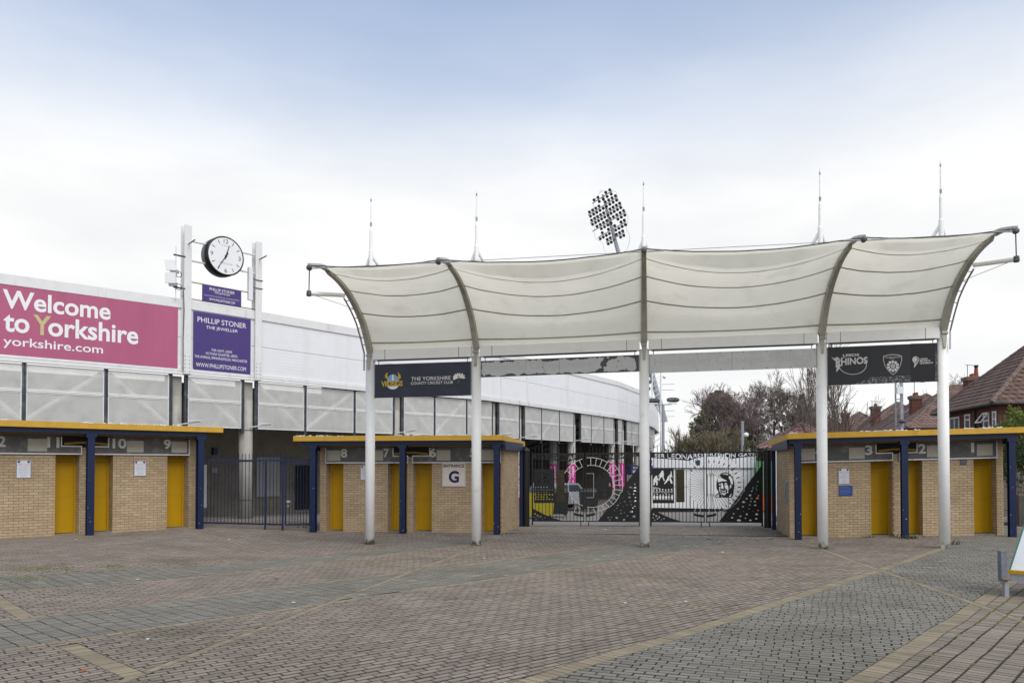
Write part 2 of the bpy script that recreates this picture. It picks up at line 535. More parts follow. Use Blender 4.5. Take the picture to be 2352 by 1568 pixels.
# courses of tan blocks laid as lines: picture points at both ends, width, block length along the line
STRIPS = []
for (a, b, w, ln) in [((110, 1628), (1150, 1231), 0.105, 0.20), ((1000, 1633), (2170, 1255), 0.21, 0.10),
                      ((1880, 1630), (2330, 1330), 0.21, 0.10), ((1815, 1232), (2420, 1450), 0.13, 0.20),
                      ((-60, 1337), (70, 1421), 0.21, 0.10), ((155, 1480), (305, 1549), 0.21, 0.10),
                      ((1217, 1343), (1620, 1396), 0.105, 0.20), ((417, 1213), (615, 1268), 0.105, 0.20),
                      ((-150, 1434), (1560, 1231), 0.105, 0.20), ((-150, 1516), (1700, 1245), 0.105, 0.20),
                      ((-150, 1366), (1100, 1247), 0.105, 0.20)]:
    A, B = gp(*a), gp(*b)
    d = (B[0] - A[0], B[1] - A[1]); l = math.hypot(*d)
    STRIPS.append((A, B, (d[0] / l, d[1] / l), (-d[1] / l, d[0] / l), w, ln, l))

pavers = []   # (poly, material index, whole?, centre, axis)
def split_strips(poly, k0=0):
    res = [poly]
    for (A, B, d, n, w, ln, l) in STRIPS[k0:]:
        nr = []
        for q in res:
            cx = sum(p[0] for p in q) / len(q) - A[0]; cy = sum(p[1] for p in q) / len(q) - A[1]
            t = cx * d[0] + cy * d[1]; s_ = cx * n[0] + cy * n[1]
            if t < -0.01 or t > l + 0.01 or abs(s_) > w / 2 + 0.16:
                nr.append(q); continue
            for sg in (1, -1):
                c = clip_half(q, A, (n[0] * sg, n[1] * sg), w / 2 + 0.002)
                if len(c) > 2: nr.append(c)
        res = nr
    return res

def inside(poly, x, y):
    r = False
    for i in range(len(poly)):
        (x0, y0), (x1, y1) = poly[i - 1], poly[i]
        if (y0 > y) != (y1 > y) and x < (x1 - x0) * (y - y0) / (y1 - y0) + x0: r = not r
    return r

def edge_dist(poly, c):
    best = 9e9
    for i in range(len(poly)):
        (x0, y0), (x1, y1) = poly[i - 1], poly[i]
        dx, dy = x1 - x0, y1 - y0
        t = max(0, min(1, ((c[0] - x0) * dx + (c[1] - y0) * dy) / max(1e-9, dx * dx + dy * dy)))
        best = min(best, math.hypot(c[0] - x0 - dx * t, c[1] - y0 - dy * t))
    return best

def lay(region_px, axis_px, bl, bw, mi, bond=0.5):
    reg = [gp(*p) for p in region_px]
    if area2(reg) < 0: reg.reverse()
    A, B = gp(*axis_px[0]), gp(*axis_px[1])
    d = (B[0] - A[0], B[1] - A[1]); l = math.hypot(*d); d = (d[0] / l, d[1] / l); n = (-d[1], d[0])
    us = [(p[0] - A[0]) * d[0] + (p[1] - A[1]) * d[1] for p in reg]
    vs = [(p[0] - A[0]) * n[0] + (p[1] - A[1]) * n[1] for p in reg]
    j0, j1 = int(math.floor(min(vs) / bw)), int(math.ceil(max(vs) / bw))
    gu, gv = (0.0045, 0.0075) if bl > bw else (0.0065, 0.0055)
    for j in range(j0, j1):
        wob = random.uniform(-.022, .022) if bond else random.uniform(-.004, .004)
        i0, i1 = int(math.floor(min(us) / bl)) - 1, int(math.ceil(max(us) / bl)) + 1
        for i in range(i0, i1):
            u0 = (i + bond * (j % 2)) * bl + wob; v0 = j * bw
            cu, cv = u0 + bl / 2, v0 + bw / 2
            c = (A[0] + d[0] * cu + n[0] * cv, A[1] + d[1] * cu + n[1] * cv)
            if c[1] < 4.6 or c[1] > 27.2 or abs(c[0]) > 0.72 * c[1] + 3.0: continue
            if not inside(reg, c[0], c[1]) and edge_dist(reg, c) > bl: continue
            q = []
            jx, jy = random.uniform(-.003, .003), random.uniform(-.003, .003)
            for (a, b) in ((u0 + gu, v0 + gv), (u0 + bl - gu, v0 + gv), (u0 + bl - gu, v0 + bw - gv), (u0 + gu, v0 + bw - gv)):
                q.append((A[0] + d[0] * a + n[0] * b + jx, A[1] + d[1] * a + n[1] * b + jy))
            for r in split_strips(q):
                if len(r) < 3 or abs(area2(r)) < 0.0012: continue
                if not inside(reg, sum(p[0] for p in r) / len(r), sum(p[1] for p in r) / len(r)): continue
                wh = len(r) == 4 and abs(abs(area2(r)) - (bl - 2 * gu) * (bw - 2 * gv)) < 1e-5
                pavers.append((r, mi, wh, c, d, bl, bw))

band = ((0, 1493), (784, 1379))
bandu = ((0, 1353), (784, 1286))
lay([(-150, 1332), (1095, 1235), (1130, 1242), (1150, 1231), (1175, 1205), (700, 1196), (300, 1196), (-150, 1225)], bandu, .2, .1, 0)
lay([(-150, 1332), (1095, 1235), (1130, 1242), (1100, 1247), (-150, 1366)], bandu, .2, .1, 1, 0.0)
lay([(-150, 1366), (1100, 1247), (1130, 1242), (940, 1311), (-150, 1434)], bandu, .2, .1, 0)
lay([(-150, 1434), (940, 1311), (775, 1378), (-150, 1516)], band, .2, .1, 1, 0.0)
lay([(940, 1311), (1560, 1231), (1700, 1245), (775, 1378)], band, .2, .1, 1, 0.0)
lay([(940, 1311), (1150, 1231), (1200, 1196), (1790, 1196), (1815, 1232), (1700, 1245), (1560, 1231)], band, .2, .1, 0)
lay([(-150, 1516), (775, 1378), (110, 1628), (-150, 1660)], band, .2, .1, 0)
lay([(110, 1628), (775, 1378), (1700, 1245), (1815, 1232), (1815, 1212), (2230, 1212), (2170, 1255), (1000, 1633)], ((900, 1554), (947, 1544.5)), .2, .1, 0)
lay([(1000, 1633), (2170, 1255), (2230, 1205), (2760, 1205), (2520, 1240), (2330, 1330), (1880, 1630)], ((1936, 1495), (2000, 1500)), .2, .1, 1)
lay([(1880, 1630), (2330, 1330), (2520, 1240), (2900, 1300), (2900, 1660)], ((1978, 1568), (2251, 1393)), .1, .2, 0)
for k, (A, B, d, n, w, ln, l) in enumerate(STRIPS):
    i = 0
    while i * ln < l:
        u0, u1 = i * ln + .0035, (i + 1) * ln - .0035
        q = [(A[0] + d[0] * a + n[0] * b, A[1] + d[1] * a + n[1] * b) for a, b in ((u0, -w / 2), (u1, -w / 2), (u1, w / 2), (u0, w / 2))]
        c = (A[0] + d[0] * (u0 + u1) / 2, A[1] + d[1] * (u0 + u1) / 2)
        i += 1
        if c[1] < 4.6: continue
        for r in split_strips(q, k + 1):
            if len(r) > 2 and abs(area2(r)) > .0012: pavers.append((r, 2, False, c, d, ln, w))

def warp_xy(x, y):
    # decades of traffic have pushed the courses slightly out of line
    return (x + .022 * noise.noise(Vector((x * .8, y * .8, 7.7))), y + .030 * noise.noise(Vector((x * .8, y * .8, 2.2))))

def paver_into(mb, poly, tint, lift, mi, mlist, ax):
    if area2(poly) < 0: poly = poly[::-1]
    m = len(poly)
    cx = sum(p[0] for p in poly) / m; cy = sum(p[1] for p in poly) / m
    sz = math.sqrt(abs(area2(poly)))
    k = 1 - min(0.3, 0.010 / max(sz, .02) * 2)
    b = len(mb.v)
    poly = [warp_xy(x, y) for x, y in poly]
    cx, cy = warp_xy(cx, cy)
    for (x, y) in poly: mb.v.append((x, y, ground_z(x, y) - 0.0065 + lift))
    for (ia, ib, dz) in ((.003, .006, -.002), (.006, .011, 0)):
      for (x, y) in poly:
        a_ = (x - cx) * ax[0] + (y - cy) * ax[1]; b_ = -(x - cx) * ax[1] + (y - cy) * ax[0]
        a_ -= math.copysign(min(ia, abs(a_) * .5), a_); b_ -= math.copysign(min(ib, abs(b_) * .5), b_)
        X, Y = cx + ax[0] * a_ - ax[1] * b_, cy + ax[1] * a_ + ax[0] * b_
        mb.v.append((X, Y, ground_z(X, Y) + lift + dz))
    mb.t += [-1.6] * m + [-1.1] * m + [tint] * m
    mb.f.append(tuple(b + 2 * m + i for i in range(m))); mlist.append(mi)
    for r in (0, m):
        for i in range(m):
            j = (i + 1) % m
            mb.f.append((b + r + i, b + r + j, b + r + m + j, b + r + m + i)); mlist.append(mi)

def shown_area(c, a):
    px, py = project((c[0], c[1], ground_z(*c)))
    if not (20 < px < IMG_W - 20 and py < IMG_H - 12): return 0
    return a / (c[1] ** 3)
order = sorted(range(len(pavers)), key=lambda i: -shown_area(pavers[i][3], abs(area2(pavers[i][0])) if pavers[i][2] else 0))
single = set(order[:300])
bigmb = MB(); ml = []
for i, (poly, mi, wh, c, d, bl, bw) in enumerate(pavers):
    if i in single: continue
    t = random.random() ** 1.2
    if mi == 1 and random.random() < .012: t = 2.2
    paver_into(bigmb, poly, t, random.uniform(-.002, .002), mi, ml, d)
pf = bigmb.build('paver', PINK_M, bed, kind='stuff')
pf.data.materials.append(GREY_M); pf.data.materials.append(TAN_M)
pf.data.polygons.foreach_set('material_index', ml)
PMESH = {}
for i in order[:300]:
    poly, mi, wh, c, d, bl, bw = pavers[i]
    key = (mi, round(bl, 2), random.randrange(6))
    if key not in PMESH:
        hu, hv = bl / 2 - (.0045 if bl > bw else .0065), bw / 2 - (.0075 if bl > bw else .0055)
        me = bpy.data.meshes.new('paver')
        vs = [(x * a, y * b_, z) for z, a, b_ in ((-.0065, hu, hv), (-.002, hu - .003, hv - .006), (0, hu - .006, hv - .011)) for x, y in ((-1, -1), (1, -1), (1, 1), (-1, 1))]
        me.from_pydata(vs, [], [(8, 9, 10, 11), (0, 1, 5, 4), (1, 2, 6, 5), (2, 3, 7, 6), (3, 0, 4, 7), (4, 5, 9, 8), (5, 6, 10, 9), (6, 7, 11, 10), (7, 4, 8, 11)])
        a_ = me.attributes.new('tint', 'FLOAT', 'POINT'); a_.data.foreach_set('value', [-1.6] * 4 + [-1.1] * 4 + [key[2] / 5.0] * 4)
        me.materials.append((PINK_M, GREY_M, TAN_M)[mi])
        PMESH[key] = me
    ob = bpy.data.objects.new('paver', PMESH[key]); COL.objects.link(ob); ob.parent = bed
    c = warp_xy(*c); z = ground_z(*c); e = .05
    nx = -(ground_z(c[0] + e, c[1]) - ground_z(c[0] - e, c[1])) / (2 * e); ny = -(ground_z(c[0], c[1] + e) - ground_z(c[0], c[1] - e)) / (2 * e)
    nn = Vector((nx, ny, 1)).normalized(); eu = Vector((d[0], d[1], 0)); eu = (eu - nn * eu.dot(nn)).normalized(); ev = nn.cross(eu)
    ob.matrix_basis = Matrix(((eu.x, ev.x, nn.x, c[0]), (eu.y, ev.y, nn.y, c[1]), (eu.z, ev.z, nn.z, z + random.uniform(-.002, .002)), (0, 0, 0, 1)))

# ================================================================ TURNSTILE BUILDINGS
SIGNGREY = mat('perforated_grey_sheet', (0.095, 0.092, 0.087), 0.55, 0.22, 7.0, col2=(0.22, 0.215, 0.2), c2scale=4.0, c2lo=0.5, c2hi=0.85)
CREAM = mat('cream_panel', (0.42, 0.385, 0.31), 0.6, 0.08, 8.0)
NUMWHITE = mat('worn_white_numeral', (0.60, 0.59, 0.56), 0.6, 0.15, 30.0)
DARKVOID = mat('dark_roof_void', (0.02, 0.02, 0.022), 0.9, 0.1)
ROOFTOP = mat('roofing_felt', (0.09, 0.09, 0.09), 0.9, 0.2, 4.0)
STONE = mat('threshold_concrete', (0.22, 0.2, 0.17), 0.9, 0.2, 12.0)
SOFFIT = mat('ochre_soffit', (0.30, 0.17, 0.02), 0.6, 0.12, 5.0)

def brick_cells(F, u0, u1, v0, v1, ph=0.0):
    out = []
    r = 0
    while v0 + r * .075 < v1 - .01:
        a = v0 + r * .075 + .005; b = min(a + .065, v1)
        u = u0 - ((r % 2) * .1125 + ph) % .225
        while u < u1 - .005:
            x0, x1 = max(u + .005, u0), min(u + .22, u1)
            if x1 - x0 > .025: out.append((F, x0, x1, a, b))
            u += .225
        r += 1
    return out

BRICKMESH = {}
def lay_bricks(cells, parent, n_single=300):
    def seen(c):
        F, a, b, v0, v1 = c
        p = F.p((a + b) / 2, (v0 + v1) / 2)
        px, py = project(p)
        if not (8 < px < IMG_W - 8): return 0
        if (b - a) < .214 or v1 - v0 < .064: return 0
        view = (Vector((0, 0, CAM_Z)) - p); facing = max(0, view.normalized().dot(F.en.normalized()))
        hide = 0.2 if (v0 > 2.15 and F.hidden_top) else 1.0
        return facing / view.length_squared * hide
    idx = sorted(range(len(cells)), key=lambda i: -seen(cells[i]))
    mb = MB()
    for k, i in enumerate(idx):
        F, a, b, v0, v1 = cells[i]
        t = random.random()
        jut = random.uniform(-.0015, .0015)
        if k < n_single and seen(cells[i]) > 0:
            var = random.randrange(6)
            if var not in BRICKMESH:
                m_ = MB(); G = Frame((0, 0, 0), (1, 0, 0), (0, 1, 0), (0, 0, 1))
                m_.fbox(G, -.1075, .1075, -.0325, .0325, -.03, 0, var / 5.0)
                tmp = m_.build('brick', BRICK); BRICKMESH[var] = tmp.data
                me = tmp.data
                for v in me.vertices: v.co.z -= .03
                bpy.data.objects.remove(tmp)
            ob = bpy.data.objects.new('brick', BRICKMESH[var]); COL.objects.link(ob); ob.parent = parent
            c = F.p((a + b) / 2, (v0 + v1) / 2, jut) - parent.location
            eu = F.eu.normalized(); n = F.en - eu * F.en.dot(eu); n.normalize(); ev = n.cross(eu)
            ob.matrix_basis = Matrix(((eu.x, ev.x, n.x, c.x), (eu.y, ev.y, n.y, c.y), (eu.z, ev.z, n.z, c.z), (0, 0, 0, 1)))
        else:
            q = [F.p(a, v0, jut), F.p(b, v0, jut), F.p(b, v1, jut), F.p(a, v1, jut)]
            r = [F.p(a, v0, -.03), F.p(b, v0, -.03), F.p(b, v1, -.03), F.p(a, v1, -.03)]
            mb.raw(q + r, [(0, 1, 2, 3), (0, 4, 5, 1), (1, 5, 6, 2), (2, 6, 7, 3), (3, 7, 4, 0)], t)
    mb.build('brick', BRICK, parent, kind='stuff')

def turnstile(P0, P1, back, depth, pillars_px, openings_px, posts_px, plates, numbers, signs, ovl, ovr, label, notch_px):
    P0, P1 = Vector(P0), Vector(P1)
    U = (P1 - P0).length; eu = (P1 - P0) / U
    bk = Vector((back[0], back[1], 0)).normalized()
    F = Frame(P0, eu, (0, 0, 1), -bk); F.hidden_top = True
    root = thing('turnstile_building', P0 + eu * (U / 2), label, 'turnstile building', 'turnstile buildings')
    U0, U1 = 0.0, U
    ops = [(F.u_of(a), F.u_of(b)) for a, b in openings_px]
    walls = []; cur = U0
    for a, b in ops:
        if a - cur > .02: walls.append((cur, a))
        cur = b
    if U1 - cur > .02: walls.append((cur, U1))
    core = MB()
    cells = []
    HT = 2.82
    for a, b in walls:
        core.fbox(F, a + .007, b - .007, -.4, HT, -.5, -.007)
        cells += brick_cells(F, a, b, 0, 2.775 if False else 2.775, ph=a)
    for a, b in ops:        # reveals either side of each doorway
        Fr = Frame(F.p(b, 0, 0), -F.en, F.ev, -F.eu); Fr.hidden_top = True
        Fl = Frame(F.p(a, 0, -.44), F.en, F.ev, F.eu); Fl.hidden_top = True
        cells += brick_cells(Fr, 0.002, .44, 0, 2.2)
        cells += brick_cells(Fl, 0, .438, 0, 2.2)
        core.fbox(F, a - .05, b + .05, -.4, HT, -.55, -.505)
    Fs = Frame(F.p(U1, 0, 0), -F.en, F.ev, F.eu); Fs.hidden_top = False
    Fm = Frame(F.p(U0, 0, -depth), F.en, F.ev, -F.eu); Fm.hidden_top = False
    cells += brick_cells(Fs, 0.0, depth, 0, 2.62, ph=.11)
    cells += brick_cells(Fm, 0.0, depth, 0, 2.62, ph=.11)
    core.fbox(F, U1 - .25, U1 - .006, -.4, HT - .1, -depth, -.5)
    core.fbox(F, U0 + .006, U0 + .25, -.4, HT - .1, -depth, -.5)
    core.fbox(F, U0 + .25, U1 - .25, -.4, HT - .1, -depth, -depth + .2)
    core.build('wall', MORTAR, root)
    lay_bricks(cells, root)
    for a, b in ops:
        d = MB(); d.fbox(F, a + .05, b - .05, .05, 2.0, -.42, -.385)
        leaf = d.build('door', YELDOOR, root)
        d = MB()
        d.fbox(F, a + .05, b - .05, 1.0, 1.004, -.3850, -.3835); d.fbox(F, a + .05, b - .05, 1.036, 1.042, -.385, -.3835)
        d.build('seam', SOFFIT, leaf)
        d = MB(); d.fbox(F, b - .085, b - .055, .1, 1.95, -.385, -.378); d.fbox(F, a + .055, a + .085, .1, 1.95, -.385, -.378)
        d.build('edge_trim', YELDOOR, leaf)
        d = MB()
        d.fbox(F, a + .001, a + .047, 0, 2.2, -.43, -.36); d.fbox(F, b - .047, b - .001, 0, 2.2, -.43, -.36)
        d.fbox(F, a + .047, b - .047, 2.01, 2.06, -.43, -.36)
        d.fbox(F, a + .047, b - .047, 2.06, 2.25, -.43, -.40)
        d.build('door_frame', YELDOOR, root)
        d = MB(); d.fbox(F, a + .004, b - .004, -.2, .035, -.44, -.03)
        d.build('threshold', STONE, root)
    # steel posts, beams
    pw = .46
    for a, b in posts_px:
        c = (F.u_of(a, pw) + F.u_of(b, pw)) / 2
        m = MB()
        m.fbox(F, c - .088, c + .088, -.3, 2.75, pw + .14, pw + .155); m.fbox(F, c - .088, c + .088, -.3, 2.75, pw, pw + .015)
        m.fbox(F, c - .006, c + .006, -.3, 2.75, pw + .015, pw + .14)
        ps = m.build('post', BLUE, root)
        m = MB(); m.fbox(F, c - .13, c + .13, 2.66, 2.75, pw - .01, pw + .165)
        m.build('post_cap', BLUE, ps)
        m = MB(); rc = random.Random(int(a * 3 + 17))
        for _ in range(rc.randrange(2, 8)):
            x_, y_ = c + rc.uniform(-.07, .07), rc.choice([rc.gauss(.55, .10), rc.gauss(.25, .1), rc.uniform(.1, 2)]); r0 = rc.uniform(.004, .016)
            m.plate(F, [(x_ + r0 * rc.uniform(.5, 1.4) * math.cos(q_), y_ + r0 * rc.uniform(.4, .9) * math.sin(q_)) for q_ in (0, 1.3, 2.5, 3.7, 5.0)], (), pw + .1552, pw + .156)
        m.build('paint_chips', NUMWHITE, ps, kind='stuff')
    m = MB(); m.fbox(F, U0 - ovl * .6, U1 + min(ovr, .12), 2.752, 2.888, pw + .02, pw + .14)
    m.build('front_beam', BLUE, root)
    for uu, vis in ((U1 + .02, 1), (U0 - .14, 1)):
        m = MB(); m.fbox(F, uu, uu + .12, 2.60, 2.87, -depth - .1, pw + .018)
        m.build('side_beam', BLUE, root)
        m = MB(); m.fbox(F, uu, uu + .12, -.3, 2.6, -depth - .1, -depth - .005)
        m.build('rear_post', BLUE, root)
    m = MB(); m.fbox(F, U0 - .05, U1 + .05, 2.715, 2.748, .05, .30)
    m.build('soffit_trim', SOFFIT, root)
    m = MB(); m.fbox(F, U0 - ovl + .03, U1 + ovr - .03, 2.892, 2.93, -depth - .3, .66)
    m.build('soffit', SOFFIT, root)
    # roof slab falling to the back
    wf, wb = .70, -depth - .55
    a, b = U0 - ovl, U1 + ovr
    rf = MB()
    rf.hexa([F.p(a + .02, 2.94, wf - .02), F.p(b - .02, 2.94, wf - .02), F.p(b - .02, 2.82, wb + .02), F.p(a + .02, 2.82, wb + .02),
             F.p(a + .02, 3.035, wf - .02), F.p(b - .02, 3.035, wf - .02), F.p(b - .02, 2.915, wb + .02), F.p(a + .02, 2.915, wb + .02)])
    roof = rf.build('roof', ROOFTOP, root)
    m = MB(); m.fbox(F, a, b, 2.895, 3.055, wf - .02, wf); m.build('fascia_board', YEL, roof)
    for uu in (a, b - .02):
        m = MB()
        m.hexa([F.p(uu, 2.885, wf - .022), F.p(uu + .02, 2.885, wf - .022), F.p(uu + .02, 2.765, wb), F.p(uu, 2.765, wb),
                F.p(uu, 3.055, wf - .022), F.p(uu + .02, 3.055, wf - .022), F.p(uu + .02, 2.935, wb), F.p(uu, 2.935, wb)])
        m.build('fascia_board', YEL, roof)
    # torn white flashing along the top edge
    m = MB(); u = a + .05
    while u < b - .1:
        ln = random.uniform(.04, .35)
        if noise.noise(Vector((u * .9, P0.x, 0))) > -.12:
            k = max(2, int(ln / .035)); pts = [(u + ln * i / k, 3.052) for i in range(k + 1)]
            top = [(u + ln * i / k, 3.056 + abs(noise.noise(Vector((u * 7 + i * .9, 4.2, P0.y)))) * .055) for i in range(k, -1, -1)]
            m.plate(F, pts + top, (), wf - .05, wf - .046)
            low = [(p[0], 3.056 - abs(noise.noise(Vector((p[0] * 13, 9.2, P0.y)))) * .030) for p in pts]
            m.plate(F, [(p[0], 3.0565) for p in pts][::-1] + low, (), wf + .001, wf + .003)
        u += ln + random.uniform(0, .25)
    m.build('torn_flashing', FLASH, roof, kind='stuff')
    # number boards with a stepped cut-out beside the middle post
    nn = (F.u_of(notch_px[0]), F.u_of(notch_px[1]))
    for (sa, sb, side) in signs:
        sa, sb = F.u_of(sa), F.u_of(sb)
        if side == 'r':
            pts = [(sa, 2.22), (sb, 2.22), (sb, 2.43), (nn[0], 2.43), (nn[0], 2.70), (sa, 2.70)]
        else:
            pts = [(sa, 2.22), (sb, 2.22), (sb, 2.70), (nn[1], 2.70), (nn[1], 2.43), (sa, 2.43)]
        m = MB(); m.plate(F, pts, (), .02, .05)
        bd = m.build('number_board', SIGNGREY, root)
        m = MB()
        n_ = len(pts)
        for i in range(n_):
            p, q = pts[i], pts[(i + 1) % n_]
            if min(p[1], q[1]) > 2.69: continue
            if abs(p[1] - q[1]) < 1e-6: m.fbox(F, min(p[0], q[0]) - .012, max(p[0], q[0]) + .012, p[1] - .018, p[1] + .012, .018, .056)
            else: m.fbox(F, p[0] - .012, p[0] + .012, min(p[1], q[1]) + .0125, max(p[1], q[1]) - .0185, .018, .0555)
        m.build('board_edging', FLASH, bd)
        for (x0, x1) in plates:
            p0, p1 = F.u_of(x0), F.u_of(x1)
            if p0 > sa - .05 and p1 < sb + .05:
                m = MB(); m.fbox(F, p0, p1, 2.29, 2.60, .052, .062); pl = m.build('cream_panel', CREAM, bd)
                m = MB()
                m.fbox(F, p0 - .012, p1 + .012, 2.6005, 2.613, .05, .068); m.fbox(F, p0 - .012, p1 + .012, 2.277, 2.2895, .05, .068)
                m.fbox(F, p0 - .012, p0 - .0005, 2.29, 2.60, .05, .068); m.fbox(F, p1 + .0005, p1 + .012, 2.29, 2.60, .05, .068)
                m.build('panel_frame', GALV, bd)
        for (t, x0, x1) in numbers:
            p0, p1 = F.u_of(x0), F.u_of(x1)
            if p0 > sa - .3 and p1 < sb + .05:
                p1 = p0 + (p1 - p0) * .62 if t == '1' else p1
                put_letters(F, t, p0, p1, 2.385, 2.665, .0535, .03, NUMWHITE, bd, 'numeral')
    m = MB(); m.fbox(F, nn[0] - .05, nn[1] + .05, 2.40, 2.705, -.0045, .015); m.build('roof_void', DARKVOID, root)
    cN = (nn[0] + nn[1]) / 2
    m = MB(); m.tube([F.p(nn[0] + .05, 2.49, .12), F.p(cN - .12, 2.53, .12), F.p(cN + .12, 2.53, .12), F.p(nn[1] - .05, 2.49, .12)], .032, 8)
    m.build('yellow_bracket', SOFFIT, root)
    return root, F

def plan(px, s, base_y):
    """picture column + scale (px per metre) -> ground point"""
    return at(px, base_y, FOC / s)

Lf = plan(0, 88.8, 1238); Lr = plan(448, 75.6, 1212.4)
dl = Lr - Lf
L_start = Lf - dl * 0.62
nL = Vector((-dl.y, dl.x, 0))
tb_left, FL = turnstile(L_start, Lr, nL, 2.3, None,
    [(-215, -165), (-120, -66), (127.5, 183), (215, 260), (384.5, 433)], [(-160, -142), (198, 214), (449, 466)],
    [(63, 105.5), (290.5, 327), (393, 427)], [('12', -18, 12), ('11', 107, 135), ('10', 257, 289), ('9', 374.5, 391)],
    [(-140, 186, 'r'), (212, 433, 'l')], 0.3, .55,
    'buff brick turnstile block with doors 9 to 12, left of the blue railings', (140, 248))
Mf = plan(734, 71.6, 1221.5); Mr = plan(1158, 73.3, 1224.3)
tb_mid, FM = turnstile(Mf, Mr, (0.19, 0.98), 2.5, None,
    [(749, 789), (891, 936), (949, 992), (1107, 1150)], [(716, 730), (921, 934), (1136, 1149)],
    [(753.7, 783), (852, 881), (1005, 1035), (1106, 1135)], [('8', 784.5, 799), ('7', 882.5, 895), ('6', 987.5, 1002.6), ('5', 1080, 1094)],
    [(750, 938, 'r'), (949, 1150, 'l')], .55, .12,
    'buff brick turnstile block with doors 6 to 8 between railings and black gates', (904, 988))
Rf = plan(1814, 78.05, 1235.5); Rr = plan(2306, 80.3, 1228.5)
tb_right, FR = turnstile(Rf, Rr, (0.19, 0.98), 2.5, None,
    [(1836, 1880), (1999.5, 2049.5), (2079, 2118), (2235.5, 2288)], [(1823, 1839), (2067, 2082), (2311.5, 2328)],
    [(1837, 1870), (1949.5, 1984), (2128, 2158), (2242.5, 2277)], [('4', 1872, 1886), ('3', 1986, 2003), ('2', 2108, 2125.5), ('1', 2229, 2240)],
    [(1836, 2049, 'r'), (2066, 2288, 'l')], .15, .75,
    'buff brick turnstile block with doors 1 to 4 on the right, below the houses', (2011, 2105))
# ================================================================ ENTRANCE CANOPY
FABRIC = mat('canopy_membrane', (0.93, 0.875, 0.715), 0.75, 0.05, 1.2, col2=(0.72, 0.67, 0.545), c2scale=1.3, c2lo=0.55, c2hi=0.85, trans=0.58)
SEAM = mat('membrane_seam', (0.46, 0.435, 0.35), 0.8, 0.15, 6.0)
RIBM = mat('rib_paint', (0.43, 0.415, 0.36), 0.5, 0.15, 4.0, col2=(0.24, 0.225, 0.17), c2scale=3.0, c2lo=0.55, c2hi=0.8)
CABLE = mat('steel_cable', (0.2, 0.2, 0.2), 0.4, 0.1, metal=0.6)
PPX = [849.5, 1094, 1481, 1890, 2170]
PSC = [85, 86.2, 88.2, 90.5, 92]
PBY = [1247, 1247, 1253, 1255, 1252]
BEAMY = [828, 820, 804.5, 789.5, 777.5]
bases = [at(px, by, FOC / s) for px, s, by in zip(PPX, PSC, PBY)]
beamz = [at(px, by, FOC / s).z for px, s, by in zip(PPX, PSC, BEAMY)]
e_b = (bases[4] - bases[0]); e_b.z = 0; e_b.normalize()
n_c = Vector((302, FOC, 0)).normalized()          # away from the camera
canopy = thing('entrance_canopy', (bases[2].x, bases[2].y, 0), 'pale fabric entrance canopy on five white poles with curved ribs', 'canopy')
BH = .27
prof = [(-.02, .25), (.479, .886), (.959, 1.235), (1.492, 1.50), (2.032, 1.666), (2.609, 1.743), (3.2, 1.733), (3.85, 1.605)]
def prof_at(k):
    # smooth point along the rib, k in 0..1
    x = k * (len(prof) - 1); i = min(int(x), len(prof) - 2); t = x - i
    P = [prof[max(0, min(len(prof) - 1, i + j))] for j in (-1, 0, 1, 2)]
    def cr(a, b, c, d): return 0.5 * (2 * b + (c - a) * t + (2 * a - 5 * b + 4 * c - d) * t * t + (3 * b - a - 3 * c + d) * t ** 3)
    return cr(*[p[0] for p in P]), cr(*[p[1] for p in P])
def rib_pt(i, k, dz=0.0):
    L, h = prof_at(k)
    b = bases[i]
    return Vector((b.x, b.y, beamz[i] + h + dz)) - n_c * L
def rib_nrm(k):
    a, b = prof_at(max(0, k - .02)), prof_at(min(1, k + .02))
    t = -n_c * (b[0] - a[0]) + Vector((0, 0, b[1] - a[1])); t.normalize()
    n = e_b.cross(t); n.normalize()
    return n if n.z > 0 or n.dot(n_c) > 0 else -n
